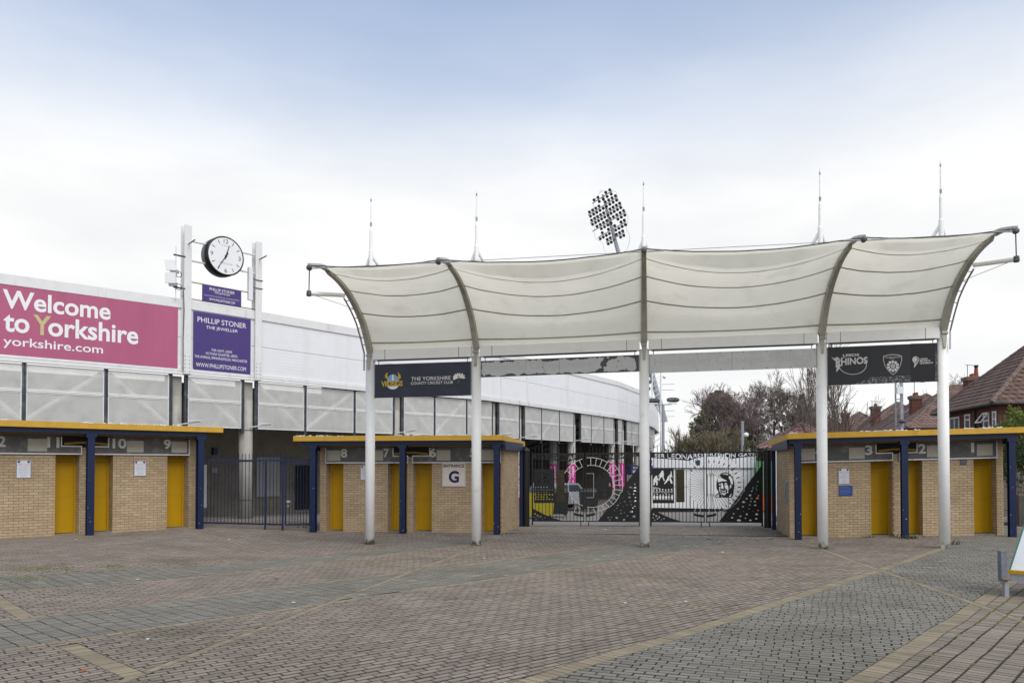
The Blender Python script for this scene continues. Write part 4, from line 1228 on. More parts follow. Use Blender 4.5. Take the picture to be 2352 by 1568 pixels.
def gate_pair(x0px, x1px, side, seed):
    u0, u1 = GF.u_of(x0px), GF.u_of(x1px)
    k = (u1 - u0) / 1990.0
    def M(x, y): return (u0 + (x - 25) * k, (1488 - y) * k)
    def stroke(mb, pts, w, w0, w1):
        # flat bar of width w (metres) along a polyline
        for a, b in zip(pts, pts[1:]):
            A, B = M(*a), M(*b); dx, dy = B[0] - A[0], B[1] - A[1]; l = math.hypot(dx, dy)
            if l < 1e-6: continue
            nx, ny = -dy / l * w / 2, dx / l * w / 2; ex, ey = dx / l * w * .3, dy / l * w * .3
            P = [(A[0] - ex + nx, A[1] - ey + ny), (A[0] - ex - nx, A[1] - ey - ny), (B[0] + ex - nx, B[1] + ey - ny), (B[0] + ex + nx, B[1] + ey + ny)]
            mb.hexa([GF.p(*P[0], w0), GF.p(*P[1], w0), GF.p(*P[2], w0), GF.p(*P[3], w0), GF.p(*P[0], w1), GF.p(*P[1], w1), GF.p(*P[2], w1), GF.p(*P[3], w1)])
    where = 'left pair before dark concourse' if side == 'l' else 'right pair before white cabin'
    for leaf in (0, 1):
        xa, xb = ((27, 992) if leaf == 0 else (1022, 2012))
        lab = ('black gate leaf with figure panel and plaque, ' if leaf == 0 else 'black gate leaf with portrait and crowd cut-outs, ') + where
        root = thing('ornamental_gate', GF.p(M((xa + xb) / 2, 0)[0], 0, 0), lab, 'gate', 'ornamental gate leaves')
        def bar(name, pts, w, w0=-.012, w1=.012, mt=BLACK, par=None):
            m = MB(); stroke(m, pts, w, w0, w1); return m.build(name, mt, par or root)
        bar('bottom_rail', [(xa, 1402), (xb, 1402)], .034, -.02, .02)
        bar('top_rail', [(xa, 158 if leaf == 0 else 148), (xb, 150 if leaf == 0 else 140)], .03, -.02, .02)
        for x in ((xa + 8, xb - 7)): bar('stile', [(x, 135), (x, 1470 if abs(x - 1007) > 900 else 1412)], .05 if abs(x - 1007) > 900 else .026, -.022, .022)
        bar('drop_bolt', [(xb - 60 if leaf == 0 else xa + 55, 1402), (xb - 60 if leaf == 0 else xa + 55, 1488)], .03, -.016, .016)
        # upright bars, stopping at the ring and at panels
        n = 15
        for j in range(1, n):
            x = xa + (xb - xa) * j / n
            dx = (x - CX)
            segs = [(28, 1402)]
            if abs(dx) < RX + 120:
                # ring outline crossing found numerically
                ys = []
                for a in range(0, 360, 2):
                    p = ring_out(a) if (a <= 152 or a >= 285) else ring_in(a)
                    if abs(p[0] - x) < 12: ys.append(p[1])
                if ys:
                    segs = [(28, max(160, min(ys))), (min(1402, max(ys)), 1402)] if max(ys) - min(ys) > 60 else segs
            if leaf == 0 and 50 < x < 450: segs = [(28, 445), (1065, 1402)]
            if leaf == 0 and 480 < x < 640: segs = [(28, 465), (1045, 1402)]
            if leaf == 1:
                yd = 1395 - (x - 1250) / 750 * 1010
                segs = [(a, min(b, yd + 10)) for a, b in segs if a < yd] if x > 1250 else segs
            if leaf == 0 and x < 600:
                yd = 1165 + (x - 30) * .42; segs = [(a, min(b, yd + 12)) for a, b in segs]
            for a, b in segs:
                if b - a > 12: bar('bar', [(x, a), (x, b)], .019, -.009, .009)
        # name board with the letters cut right through
        if leaf == 0:
            outer = [(27, 165), (985, 157), (985, 224), (900, 240), (800, 272), (720, 302), (420, 278), (27, 247)]
            txt, bx = 'SIR LEONARD', (108, 968)
        else:
            outer = [(1024, 155), (2003, 146), (2003, 206), (1700, 240), (1410, 272), (1300, 245), (1180, 230), (1024, 224)]
            txt, bx = 'HUTTON GATES', (1030, 1955)
        holes = []
        isl = []
        def low(x):
            xs = sorted([(p[0], p[1]) for p in outer if p[1] > 200])
            for (a, ya), (b, yb) in zip(xs, xs[1:]):
                if a <= x <= b: return ya + (yb - ya) * (x - a) / (b - a)
            return 240
        for l in text_loops(txt, .02):
            pts = []
            for (a, b) in l:
                x = bx[0] + a * (bx[1] - bx[0]); t_, b_ = (174 if leaf == 0 else 166), low(x) - 13
                pts.append(M(x, b_ + (t_ - b_) * b))
            (holes if area2(l) > 0 else isl).append(pts)
        m = MB(); m.plate(GF, [M(*p) for p in outer], holes, .012, .018)
        for l in isl: m.plate(GF, l, (), .012, .018)
        m.build('name_board', BLACK, root)
        # ring: white painted flat bars and thin black spokes
        rng = [a for a in range(90, 153, 4)] if leaf == 0 else [a for a in range(-74, 91, 4)]
        lo, hi = (108, 152) if leaf == 0 else (-74, 104)
        def okx(p): return (p[0] < 985) if leaf == 0 else (p[0] > 1030)
        a_in = [a for a in range(-76, 285, 4) if okx(ring_in(a))]
        m = MB()
        runs = []; cur = []
        for a in a_in:
            cur.append(ring_in(a))
        # keep only neighbours
        for p, q in zip(cur, cur[1:]):
            if math.hypot(p[0] - q[0], p[1] - q[1]) < 60: stroke(m, [p, q], .017 if side == 'l' else .010, .013, .019)
        m.build('ring_edge', GATEWHITE, root)
        a_out = [a for a in range(-76, 154, 3) if okx(ring_out(a))]
        m = MB()
        for a, b in zip(a_out, a_out[1:]):
            p, q = ring_out(a), ring_out(b)
            if b - a == 3: stroke(m, [p, q], .019 if side == 'l' else .009, .013, .019)
        m.build('ring_edge', GATEWHITE, root)
        for a in range(-74, 154, 11):
            p, q = ring_in(a), ring_out(a)
            if okx(p) and okx(q):
                bar('ring_divider', [p, q], .017 if side == 'l' else .009, .013, .019, GATEWHITE)
                a2 = a + 5.5; p, q = ring_in(a2), ring_out(a2)
                if side == 'r' and a2 < 150 and okx(p) and okx(q):
                    c = (p[0] * .62 + q[0] * .38, p[1] * .62 + q[1] * .38)
                    bar('ring_hammer', [c, q], .007, .013, .018)
                    bar('ring_hammer', [(c[0] * .8 + q[0] * .2, c[1] * .8 + q[1] * .2), (c[0] * 1.25 - q[0] * .25, c[1] * 1.25 - q[1] * .25)], .036, .013, .021)
        for a in range(-84, 276, 7):
            p = ring_in(a); d = ring_in(a); s_ = .42 if leaf == 0 else .45
            q = (1100 + (p[0] - 1100) * s_, 725 + (p[1] - 725) * s_)
            if leaf == 0:
                if p[0] > 975: continue
                if q[0] > 982:
                    t = (982 - p[0]) / (q[0] - p[0]); q = (982, p[1] + (q[1] - p[1]) * t)
                else:
                    t = (982 - p[0]) / (1100 - p[0]); q = (982, p[1] + (725 - p[1]) * t)
            else:
                if p[0] < 1035: continue
                if 1160 < p[0] and -20 < a < 40: q = (1100 + (p[0] - 1100) * .92, 725 + (p[1] - 725) * .92)
            bar('spoke', [p, q], .011, -.006, .006)
        # bowed black foot plate with white hangers
        xs_ = [795 + 20 * j for j in range(10)] if leaf == 0 else [1022 + 17.5 * j for j in range(11)]
        def bow(x): return 1240 + 36 * (1 - ((x - 995) / 200.0) ** 2)
        m = MB(); m.plate(GF, [M(x, bow(x)) for x in xs_] + [M(x, bow(x) + 46) for x in xs_[::-1]], (), .012, .018); m.build('foot_plate', BLACK, root)
        for x, y in (((805, 1238), (840, 1140)), ((905, 1255), (920, 1150))) if leaf == 0 else (((1190, 1238), (1160, 1140)), ((1075, 1260), (1068, 1155))):
            bar('ring_divider', [x, y], .012, .013, .019, GATEWHITE)
        for c in ((872, 1190),) if leaf == 0 else ((1115, 1190),):
            bar('ring_hammer', [(c[0], c[1] - 50), (c[0], c[1] + 60)], .007, .013, .018); bar('ring_hammer', [(c[0], c[1] - 18), (c[0], c[1] + 18)], .05, .013, .02)
        if leaf == 0:
            m = MB()
            if side == 'r': H_ = cricketers()
            else:
                H_ = []
                for t, bb in (('TOTAL', (180, 330, 560, 520)), ('770', (200, 300, 620, 580)), ('WICKETS', (120, 380, 690, 650))):
                    for l in text_loops(t, .02):
                        if area2(l) > 0: H_.append([(bb[0] + a * (bb[1] - bb[0]), bb[2] + (bb[3] - bb[2]) * b) for a, b in l])
                rnd = random.Random(5)
                for jj in range(6):
                    for ii in range(7):
                        x, y = 95 + ii * 52 + rnd.uniform(-6, 6), 780 + jj * 44 + rnd.uniform(-5, 5)
                        if ii < 5 or jj % 2: H_.append([(x + 20 * rnd.uniform(.5, 1) * math.cos(q_), y + 17 * rnd.uniform(.5, 1) * math.sin(q_)) for q_ in (0.3, 1.4, 2.4, 3.5, 4.4, 5.4)])
            m.plate(GF, [M(60, 443), M(445, 438), M(452, 1068), M(66, 1070)], [[M(*p) for p in h] for h in H_], .012, .018)
            m.build('figure_panel', BLACK, root)
            m = MB(); m.plate(GF, [M(485, 460), M(633, 457), M(636, 1048), M(488, 1050)], (), .008, .03); pq = m.build('plaque', BRONZE, root)
            m = MB()
            for y in (770, 800, 830): stroke(m, [(492, y), (630, y)], .008, .0305, .036)
            for j in range(6): stroke(m, [(505 + j * 23, 850), (505 + j * 23, 1030)], .012, .0305, .035)
            m.plate(GF, [M(*p) for p in ell(560, 560, 50, 60, 14)], (), .0305, .038); m.plate(GF, [M(*p) for p in ell(560, 690, 40, 45, 12)], (), .0305, .037)
            m.build('plaque_relief', BRONZE, pq)
            for y in (765, 785): bar('panel_tie', [(440, y), (486, y)], .008); bar('panel_tie', [(634, y), (705, y)], .008)
            top = [(30, 1165), (140, 1220), (260, 1280), (400, 1340), (560, 1385), (610, 1402)]
            rnd = random.Random(seed + 3); H_ = []
            for (x, y, s_) in ((85, 1270, 20), (130, 1300, 22), (185, 1320, 24), (75, 1330, 17), (150, 1350, 18), (270, 1345, 15), (225, 1365, 14), (105, 1370, 15)):
                H_.append([(x + s_ * rnd.uniform(.6, 1) * math.cos(q_), y + s_ * rnd.uniform(.6, 1) * math.sin(q_)) for q_ in (0, .9, 1.8, 2.7, 3.6, 4.5, 5.4)])
            m = MB(); m.plate(GF, [M(*p) for p in top] + [M(30, 1402)], [[M(*p) for p in h] for h in H_], .012, .018); m.build('crowd_panel', BLACK, root)
        else:
            # wicket
            m = MB()
            for s_ in ([(1035, 545), (1160, 545)], [(1030, 582), (1165, 582)], [(1030, 908), (1165, 908)]): stroke(m, s_, .011, .0135, .019)
            for x in (1045, 1098, 1152): stroke(m, [(x, 545), (x, 945)], .016, .0132, .0195)
            m.build('wicket', BLACK, root)
            m = MB(); stroke(m, [(1024, 520), (1170, 520), (1170, 966), (1024, 966)], .009, .012, .018); m.build('wicket_frame', GATEWHITE, root)
            # smiling head in an oval, cut from the sheet
            outer = [(1180, 965), (1180, 935), (1240, 880), (1222, 820)] + [(1360 + 160 * math.cos(R(a)), 740 - 232 * math.sin(R(a))) for a in range(205, -31, -12)] + [(1500, 900), (1470, 965)]
            if side == 'r':
                H_ = [[(1225, 640), (1240, 590), (1270, 560), (1275, 590), (1310, 625), (1350, 640), (1390, 660), (1360, 672), (1310, 665), (1270, 680), (1230, 690)],
                      [(1300, 545), (1340, 530), (1390, 530), (1420, 545), (1400, 560), (1350, 545)],
                      [(1410, 570), (1450, 580), (1490, 640), (1500, 700), (1480, 740), (1455, 700), (1440, 640), (1415, 610)],
                      [(1240, 725), (1275, 715), (1290, 735), (1262, 745)], [(1345, 705), (1385, 700), (1395, 722), (1350, 725)],
                      [(1290, 700), (1312, 705), (1330, 790), (1322, 810), (1285, 800), (1280, 770)],
                      [(1250, 765), (1270, 775), (1270, 850), (1300, 905), (1290, 915), (1255, 850)],
                      [(1345, 735), (1400, 735), (1430, 790), (1420, 850), (1400, 890), (1385, 880), (1395, 820), (1350, 790)],
                      [(1282, 830), (1330, 842), (1375, 818), (1360, 850), (1325, 862), (1295, 852)],
                      [(1290, 870), (1330, 880), (1370, 865), (1375, 890), (1340, 925), (1310, 915)],
                      [(1195, 940), (1250, 895), (1245, 955), (1200, 955)], [(1290, 940), (1330, 955), (1300, 958)], [(1420, 950), (1470, 880), (1460, 940), (1440, 955)],
                      [(1445, 720), (1470, 760), (1455, 800), (1440, 770)]]
            else:
                H_ = [[(1290, 545), (1340, 520), (1390, 560), (1420, 620), (1380, 650), (1350, 600), (1310, 600)], [(1260, 720), (1320, 735), (1350, 800), (1420, 790), (1400, 850), (1340, 870), (1300, 800)],
                      [(1420, 680), (1470, 700), (1480, 760), (1440, 760)], [(1330, 890), (1400, 880), (1420, 940), (1350, 945)]]
            m = MB(); m.plate(GF, [M(*p) for p in outer], [[M(*p) for p in h] for h in H_], .012, .018); m.build('portrait_panel', BLACK, root)
            H_ = blobs(seed, (1560, 520, 1960, 1130), 62, (18, 58)) + blobs(seed + 9, (1430, 1150, 1960, 1375), 14, (20, 60), False)
            m = MB(); m.plate(GF, [M(1240, 1402), M(2003, 378), M(2003, 1402)], [[M(*p) for p in h] for h in H_], .012, .018); m.build('crowd_panel', BLACK, root)
gate_pair(1221.5, 1469.5, 'l', 11)
gate_pair(1493, 1751, 'r', 23)

# ================================================================ BLUE RAILINGS
ra = at(466, 1214, FOC / 76.2); rb = at(717, 1224, FOC / 72.8)
rd = rb - ra; rW = math.hypot(rd.x, rd.y); ev_ = Vector((rd.x / rW, rd.y / rW, 0))
RF = Frame((ra.x, ra.y, 0), ev_, (0, 0, 1), (ev_.y, -ev_.x, 0))
def rx(z): return RF.u_of(424.7 + z / 6.0)
def rtop(u): return 2.265 - .0 * u
def rbot(u): return .40 - .17 * u / rW
root = thing('railing', RF.p(rW * .36, .2, 0), 'dark blue spiked railings between the two left turnstile blocks', 'railing')
gx0, gx1 = rx(1380), rx(1738)
m = MB(); m.fbox(RF, rx(248), rx(1745), 2.24, 2.285, -.025, .025); m.build('top_rail', BLUE, root)
m = MB(); uA, uB = rx(248), rx(1340)
m.hexa([RF.p(uA, rbot(uA) - .03, -.02), RF.p(uB, rbot(uB) - .03, -.02), RF.p(uB, rbot(uB) + .02, -.02), RF.p(uA, rbot(uA) + .02, -.02),
        RF.p(uA, rbot(uA) - .03, .02), RF.p(uB, rbot(uB) - .03, .02), RF.p(uB, rbot(uB) + .02, .02), RF.p(uA, rbot(uA) + .02, .02)])
m.build('bottom_rail', BLUE, root)
for z, w in ((1112, .05), (1352, .06)):
    u = rx(z); m = MB(); m.fbox(RF, u - w / 2, u + w / 2, .05, 2.238, -.03, .03); m.build('post', BLUE, root)
z = 262
while z < 1745:
    u = rx(z)
    m = MB()
    lowv = rbot(u) if z < 1335 else 2.20
    m.tube([RF.p(u, lowv, 0), RF.p(u, 2.46, 0), RF.p(u, 2.48, 0)], [.0105, .0105, .004], 6)
    m.build('bar', BLUE, root)
    z += 48
wg = thing('wicket_gate', RF.p((gx0 + gx1) / 2, .15, 0), 'narrow blue pedestrian gate set in the blue railings', 'gate')
for a, b, c, d in ((gx0, gx0 + .05, .24, 2.20), (gx1 - .05, gx1, .24, 2.20)):
    m = MB(); m.fbox(RF, a, b, c, d, -.022, .022); m.build('stile', BLUE, wg)
for c in (.24, 2.15):
    m = MB(); m.fbox(RF, gx0 + .05, gx1 - .05, c, c + .045, -.02, .02); m.build('rail', BLUE, wg)
for j in range(1, 8):
    u = gx0 + .05 + (gx1 - gx0 - .1) * j / 8
    m = MB(); m.tube([RF.p(u, .27, 0), RF.p(u, 2.16, 0)], .0105, 6); m.build('bar', BLUE, wg)
m = MB(); m.fbox(RF, gx0 + .05, gx0 + .16, .95, 1.02, .02, .045); m.tube([RF.p(gx0 + .1, .82, .03), RF.p(gx0 + .1, .88, .03)], .025, 8); m.build('lock', GALV, wg)
# ================================================================ STADIUM STAND
FASCIA = mat('white_cladding', (0.80, 0.81, 0.82), 0.4, 0.03, 2.0, col2=(0.66, 0.66, 0.64), c2scale=0.9, c2lo=0.55, c2hi=0.85, col2streak=True)
_N = FASCIA.node_tree.nodes; _L = FASCIA.node_tree.links          # shallow horizontal ribs of the cladding sheets
_g = _N.new('ShaderNodeNewGeometry'); _s = _N.new('ShaderNodeSeparateXYZ'); _L.new(_g.outputs['Position'], _s.inputs[0])
_m = _N.new('ShaderNodeMath'); _m.operation = 'MULTIPLY'; _m.inputs[1].default_value = 2 * math.pi / 0.12; _L.new(_s.outputs['Z'], _m.inputs[0])
_w = _N.new('ShaderNodeMath'); _w.operation = 'SINE'; _L.new(_m.outputs[0], _w.inputs[0])
_p = _N.new('ShaderNodeBump'); _p.inputs['Strength'].default_value = 0.06; _p.inputs['Distance'].default_value = 0.012
_L.new(_w.outputs[0], _p.inputs['Height']); _L.new(_p.outputs[0], _N['Principled BSDF'].inputs['Normal'])
COPING = mat('white_coping', (0.76, 0.76, 0.75), 0.5, 0.05, 4.0, col2=(0.30, 0.29, 0.24), c2scale=2.2, c2lo=0.56, c2hi=0.9, col2streak=True)
PERF = screen_mat('perforated_mesh_sheet', (0.76, 0.76, 0.72), 0.52, 0.5, 0.14, 2.2)
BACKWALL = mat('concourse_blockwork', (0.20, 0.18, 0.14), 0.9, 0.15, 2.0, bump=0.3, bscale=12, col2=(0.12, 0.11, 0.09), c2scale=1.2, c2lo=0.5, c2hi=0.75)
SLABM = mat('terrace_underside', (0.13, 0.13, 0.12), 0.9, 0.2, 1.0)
PINKB = mat('pink_banner_face', (0.44, 0.110, 0.205), 0.6, 0.09, 2.2, col2=(0.30, 0.08, 0.13), c2scale=1.5, c2lo=0.62, c2hi=0.95, col2streak=True, streak=True)
PURPLE = mat('purple_sign_face', (0.068, 0.042, 0.19), 0.45, 0.06, 3.0)
BUFFY = mat('faded_yellow_letter', (0.55, 0.50, 0.25), 0.6, 0.08, 8.0)
MAGENTA = mat('magenta_banner', (0.55, 0.02, 0.26), 0.6, 0.08, 4.0)

PL = [(-22.6, 15.53), (-15.14, 22.5), (-11.44, 25.97), (-9.4, 28.3), (-6.29, 32.3), (-1.46, 37.0), (.8, 41.0), (4.29, 47.5), (7.5, 53.4), (10.5, 61.0), (12.6, 68), (15.4, 80), (16.8, 92), (16.4, 104), (12, 118)]
ZM, ZB, ZT = 3.43, 5.21, 7.80
def stand_pt(px):
    k = (px - IMG_W / 2) / FOC
    for i in range(len(PL) - 1):
        (x0, y0), (x1, y1) = PL[i], PL[i + 1]
        f0, f1 = x0 - k * y0, x1 - k * y1
        if f0 <= 0 < f1 or (f0 > 0 >= f1 and i > 0):
            t = f0 / (f0 - f1)
            return Vector((x0 + (x1 - x0) * t, y0 + (y1 - y0) * t, 0)), i
    return None, None
def seg_frame(a, b):
    d = Vector((b[0] - a[0], b[1] - a[1], 0)); l = d.length; d /= l
    return Frame((a[0], a[1], 0), d, (0, 0, 1), (d.y, -d.x, 0)), l
stand = thing('stadium_stand', (-1.5, 37, 0), 'long curving white clad stadium stand with mesh panels on concrete columns', 'stadium stand')
# break the curve at panel joints and at its own corners
joint_px = [-95, 416, 588, 1150, 1210, 1335, 1422, 1444, 1470, 1491]
pts = []
for px in joint_px:
    p, i = stand_pt(px)
    if p: pts.append((i, (p - Vector((*PL[i], 0))).length, (p.x, p.y), 'j'))
for i, q in enumerate(PL): pts.append((i, 0.0, q, 'c'))
pts.sort(key=lambda t: (t[0], t[1]))
P2 = []
for t in pts:
    if not P2 or math.hypot(t[2][0] - P2[-1][0][0], t[2][1] - P2[-1][0][1]) > .15: P2.append((t[2], t[3]))
for (a, ka), (b, kb) in zip(P2, P2[1:]):
    G, l = seg_frame(a, b)
    m = MB(); m.fbox(G, .0, l, ZB + .24, ZT - .30, -.12, 0); m.build('cladding_panel', FASCIA, stand)
    m = MB(); m.fbox(G, 0, l, ZT - .31, ZT, -.30, .05); cp_ = m.build('coping', COPING, stand)
    m = MB(); m.fbox(G, 0, l, ZB, ZB + .11, -.10, .07); m.fbox(G, 0, l, ZB + .125, ZB + .24, -.10, .035); m.build('lower_trim', COPING, stand)
    m = MB(); m.fbox(G, 0, l, (ZB + ZT) / 2 - .012, (ZB + ZT) / 2, .0005, .006); m.build('cladding_joint', GALV, stand)
    if ka == 'j':
        m = MB(); m.fbox(G, -.05, .05, ZB + .245, ZT - .315, 0.001, .05); m.build('joint_cover', COPING, stand)
# mesh panels hung below, between steel mullions
mull = [(-240, 1), (-120, 1), (54, 1), (243, 1), (392, 1), (428, 0), (558, 1), (590, 0), (702, 1), (815, 1), (905, 0), (926, 0), (999, 1), (1073, 1), (1132, 0), (1147, 0), (1194, 0), (1206, 0), (1245, 1), (1286, 1), (1319, 0), (1335, 0), (1359, 1), (1388, 1), (1411, 0), (1420, 0), (1430, 0), (1440, 0), (1452, 1), (1467, 0), (1480, 1), (1493, 1), (1505, 1), (1514, 1), (1520, 1)]
colgap = {(392, 428), (558, 590), (905, 926), (1132, 1147), (1194, 1206), (1319, 1335), (1411, 1420), (1430, 1440)}
for (p0, f0), (p1, f1) in zip(mull, mull[1:]):
    A, i = stand_pt(p0); B, j = stand_pt(p1)
    if A is None or B is None: continue
    G, l = seg_frame((A.x, A.y), (B.x, B.y))
    w = .055
    m = MB(); m.fbox(G, -w, -.012, ZM - .18 if f0 else ZM - .02, ZB - .003, -.12, -.02); m.fbox(G, .012, w, ZM - .18 if f0 else ZM - .02, ZB - .003, -.12, -.02); m.fbox(G, -.012, .012, ZM - .1, ZB - .005, -.09, -.05)
    m.build('mullion', DARKSTEEL, stand)
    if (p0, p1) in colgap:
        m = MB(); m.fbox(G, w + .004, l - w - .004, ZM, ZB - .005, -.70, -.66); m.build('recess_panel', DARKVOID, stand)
        continue
    for v0, v1 in ((ZM, ZM + .90), (ZM + .965, ZB - .04)):
        m = MB(); m.fbox(G, w + .03, l - w - .03, v0 + .03, v1 - .03, -.052, -.046); pn = m.build('mesh_panel', PERF, stand)
        m = MB()
        m.fbox(G, w + .004, l - w - .004, v0, v0 + .03, -.06, -.035); m.fbox(G, w + .004, l - w - .004, v1 - .03, v1, -.06, -.035)
        m.fbox(G, w + .004, w + .034, v0 + .0305, v1 - .0305, -.06, -.035); m.fbox(G, l - w - .034, l - w - .004, v0 + .0305, v1 - .0305, -.06, -.035)
        m.build('panel_frame', COPING, pn)
    m = MB(); m.fbox(G, w + .004, l - w - .004, ZM + .91, ZM + .955, -.07, -.02); m.build('mid_rail', COPING, stand)
    up = (mull.index((p0, f0)) % 2 == 0)
    a_, b_ = G.p(w + .06, ZM + .1 if up else ZB - .15, -.14), G.p(l - w - .06, ZB - .15 if up else ZM + .1, -.14)
    m = MB(); m.tube([a_, b_], .08, 6); m.build('brace', WHITE_CLEAN, stand)
# concrete columns
for px, r, two in ((-100, .24, 0), (410, .24, 0), (575, .245, 0), (916, .24, 0), (1140, .24, 0), (1200, .24, 0), (1324, .25, 0), (1335, .25, 1), (1415, .24, 0), (1436, .24, 0), (1472, .24, 0), (1500, .24, 0), (1513, .24, 0)):
    p, i = stand_pt(px)
    if p is None: continue
    a, b = PL[i], PL[i + 1]; G, l = seg_frame(a, b)
    c = p - G.en * (.34 + two * 1.6)
    g = ground_z(c.x, c.y)
    m = MB(); m.tube([(c.x, c.y, g - .2), (c.x, c.y, ZM + 1.05)], r, 18); cl = m.build('column', CONC, stand, smooth=False)
    for f in cl.data.polygons: f.use_smooth = len(f.vertices) == 4
    m = MB(); m.box((c.x, c.y, ZM + 1.05), .34, .34, ZB - ZM - 1.1, math.atan2(G.eu.y, G.eu.x)); m.build('column_head', CONC, cl)
    m = MB()
    for zz in (.62, 2.05, 3.2): m.tube([(c.x, c.y, g + zz), (c.x, c.y, g + zz + .03)], r + .006, 18)
    m.build('column_band', DARKSTEEL, cl)
    if not two and px < 1450 and px > 300:
        m = MB(); q = Vector((c.x, c.y, ZM + .05)) + G.en * .2; q2 = q + Vector((.95, -.25, .12)); m.tube([q, q2], .022, 6); m.box(q2 + Vector((-.25, 0, .0)), .42, .07, .035, -.25)
        m.build('bracket_lamp', WHITE, stand)
# inner shell: slab over the concourse, underside of terrace, rear walls
def offs(d, i0, i1):
    out = []
    for i in range(i0, i1 + 1):
        a = PL[max(0, i - 1)]; b = PL[min(len(PL) - 1, i + 1)]
        t = Vector((b[0] - a[0], b[1] - a[1], 0)).normalized(); n = Vector((-t.y, t.x, 0))
        out.append(Vector((PL[i][0], PL[i][1], 0)) + n * d)
    return out
def ribbon(mb, A, B, za, zb):
    n = len(A)
    for i in range(n - 1):
        mb.poly([(A[i].x, A[i].y, za), (A[i + 1].x, A[i + 1].y, za), (B[i + 1].x, B[i + 1].y, zb), (B[i].x, B[i].y, zb)])
n_ = len(PL) - 1
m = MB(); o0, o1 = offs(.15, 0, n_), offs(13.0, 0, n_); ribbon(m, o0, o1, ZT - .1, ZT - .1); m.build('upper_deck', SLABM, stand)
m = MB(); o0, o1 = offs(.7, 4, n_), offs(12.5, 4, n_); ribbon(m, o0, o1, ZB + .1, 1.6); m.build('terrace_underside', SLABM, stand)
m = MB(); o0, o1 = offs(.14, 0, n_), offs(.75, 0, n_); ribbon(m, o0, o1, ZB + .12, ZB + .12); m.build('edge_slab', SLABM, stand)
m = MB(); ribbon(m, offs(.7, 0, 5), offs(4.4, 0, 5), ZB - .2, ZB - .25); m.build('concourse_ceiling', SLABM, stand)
bw_ = offs(4.2, 0, 5)
for i in range(5):
    G, l = seg_frame((bw_[i].x, bw_[i].y), (bw_[i + 1].x, bw_[i + 1].y))
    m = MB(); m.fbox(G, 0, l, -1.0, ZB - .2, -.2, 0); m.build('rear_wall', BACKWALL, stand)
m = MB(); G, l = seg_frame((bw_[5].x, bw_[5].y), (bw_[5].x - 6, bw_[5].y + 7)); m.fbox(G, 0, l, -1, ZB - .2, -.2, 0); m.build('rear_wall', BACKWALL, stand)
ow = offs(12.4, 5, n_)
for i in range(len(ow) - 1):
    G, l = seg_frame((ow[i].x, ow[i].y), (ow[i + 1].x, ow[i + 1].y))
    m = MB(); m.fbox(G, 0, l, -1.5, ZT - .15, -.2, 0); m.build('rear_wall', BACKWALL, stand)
q0, q1 = offs(.8, 9, 9)[0], offs(12.3, 8, 8)[0]
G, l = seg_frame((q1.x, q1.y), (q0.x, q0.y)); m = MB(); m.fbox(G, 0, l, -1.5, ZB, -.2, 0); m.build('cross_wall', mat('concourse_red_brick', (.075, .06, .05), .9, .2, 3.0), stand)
# beams under the terrace and slim steel posts of the concourse
for i in range(4, 10):
    A = offs(.8, i, i)[0]; B = offs(12, i, i)[0]
    for s_ in (0.0, .5):
        if i + 1 > n_: continue
        A2 = A.lerp(offs(.8, i + 1, i + 1)[0], s_); B2 = B.lerp(offs(12, i + 1, i + 1)[0], s_)
        m = MB(); m.tube([(A2.x, A2.y, ZB - .1), (B2.x, B2.y, 1.6)], .16, 4); m.build('raker_beam', SLABM, stand)
        m = MB(); q = A2.lerp(B2, .45); m.tube([(q.x, q.y, -1), (q.x, q.y, 3.6)], .07, 8); m.build('concourse_post', GALV, stand)
# fittings on the rear wall seen through the blue railings
G4, l4 = seg_frame((bw_[2].x, bw_[2].y), (bw_[3].x, bw_[3].y))
def wall_u(px):
    for i in range(5):
        G, l = seg_frame((bw_[i].x, bw_[i].y), (bw_[i + 1].x, bw_[i + 1].y)); u = G.u_of(px)
        if 0 <= u <= l: return G, u
    return None, None
G, u = wall_u(562 + 50)
def wall_item(px0, px1, v0, v1, mt, name, label, cat, dep=.05):
    G, u0 = wall_u(px0); G1, u1 = wall_u(px1)
    if G is None or G1 is None: return None
    if G1.o != G.o: u1 = u0 + 1.2
    m = MB(); m.fbox(G, u0, u1, v0, v1, .002, dep); return tag(m.build(name, mt), label, cat), G, u0, u1
GREYPANEL = mat('grey_board', (0.33, 0.33, 0.35), 0.6, 0.05, 3.0)
r_ = wall_item(590, 641, .75, 2.35, GREYPANEL, 'notice_board', 'large pale grey board on the dark wall behind the blue railings', 'board')
if r_:
    o_, G, u0, u1 = r_
    m = MB()
    m.fbox(G, u0 - .04, u1 + .04, 2.352, 2.41, .002, .07); m.fbox(G, u0 - .04, u1 + .04, .69, .748, .002, .07); m.fbox(G, u0 - .04, u0 - .002, .75, 2.35, .002, .07); m.fbox(G, u1 + .002, u1 + .04, .75, 2.35, .002, .07)
    m.build('board_frame', GALV, o_)
r_ = wall_item(677, 735, .05, 2.05, DARKVOID, 'doorway', 'dark barred doorway in the wall behind the narrow blue gate', 'doorway')
if r_:
    o_, G, u0, u1 = r_
    for j in range(7):
        m = MB(); uu = u0 + (u1 - u0) * (j + .5) / 7; m.tube([G.p(uu, .05, .08), G.p(uu, 2.05, .08)], .012, 6); m.build('bar', DARKSTEEL, o_)
wall_item(467, 475, .35, 2.1, WHITE, 'white_door', 'narrow white door edge at the left behind the blue railings', 'door')
wall_item(486, 499, 1.75, 1.95, GREYPANEL, 'wall_plate', 'small pale sign plate on the dark wall behind the railings', 'sign')
wall_item(486, 496, 2.5, 2.8, BLUE, 'junction_box', 'small dark box high on the wall behind the railings', 'box', .15)

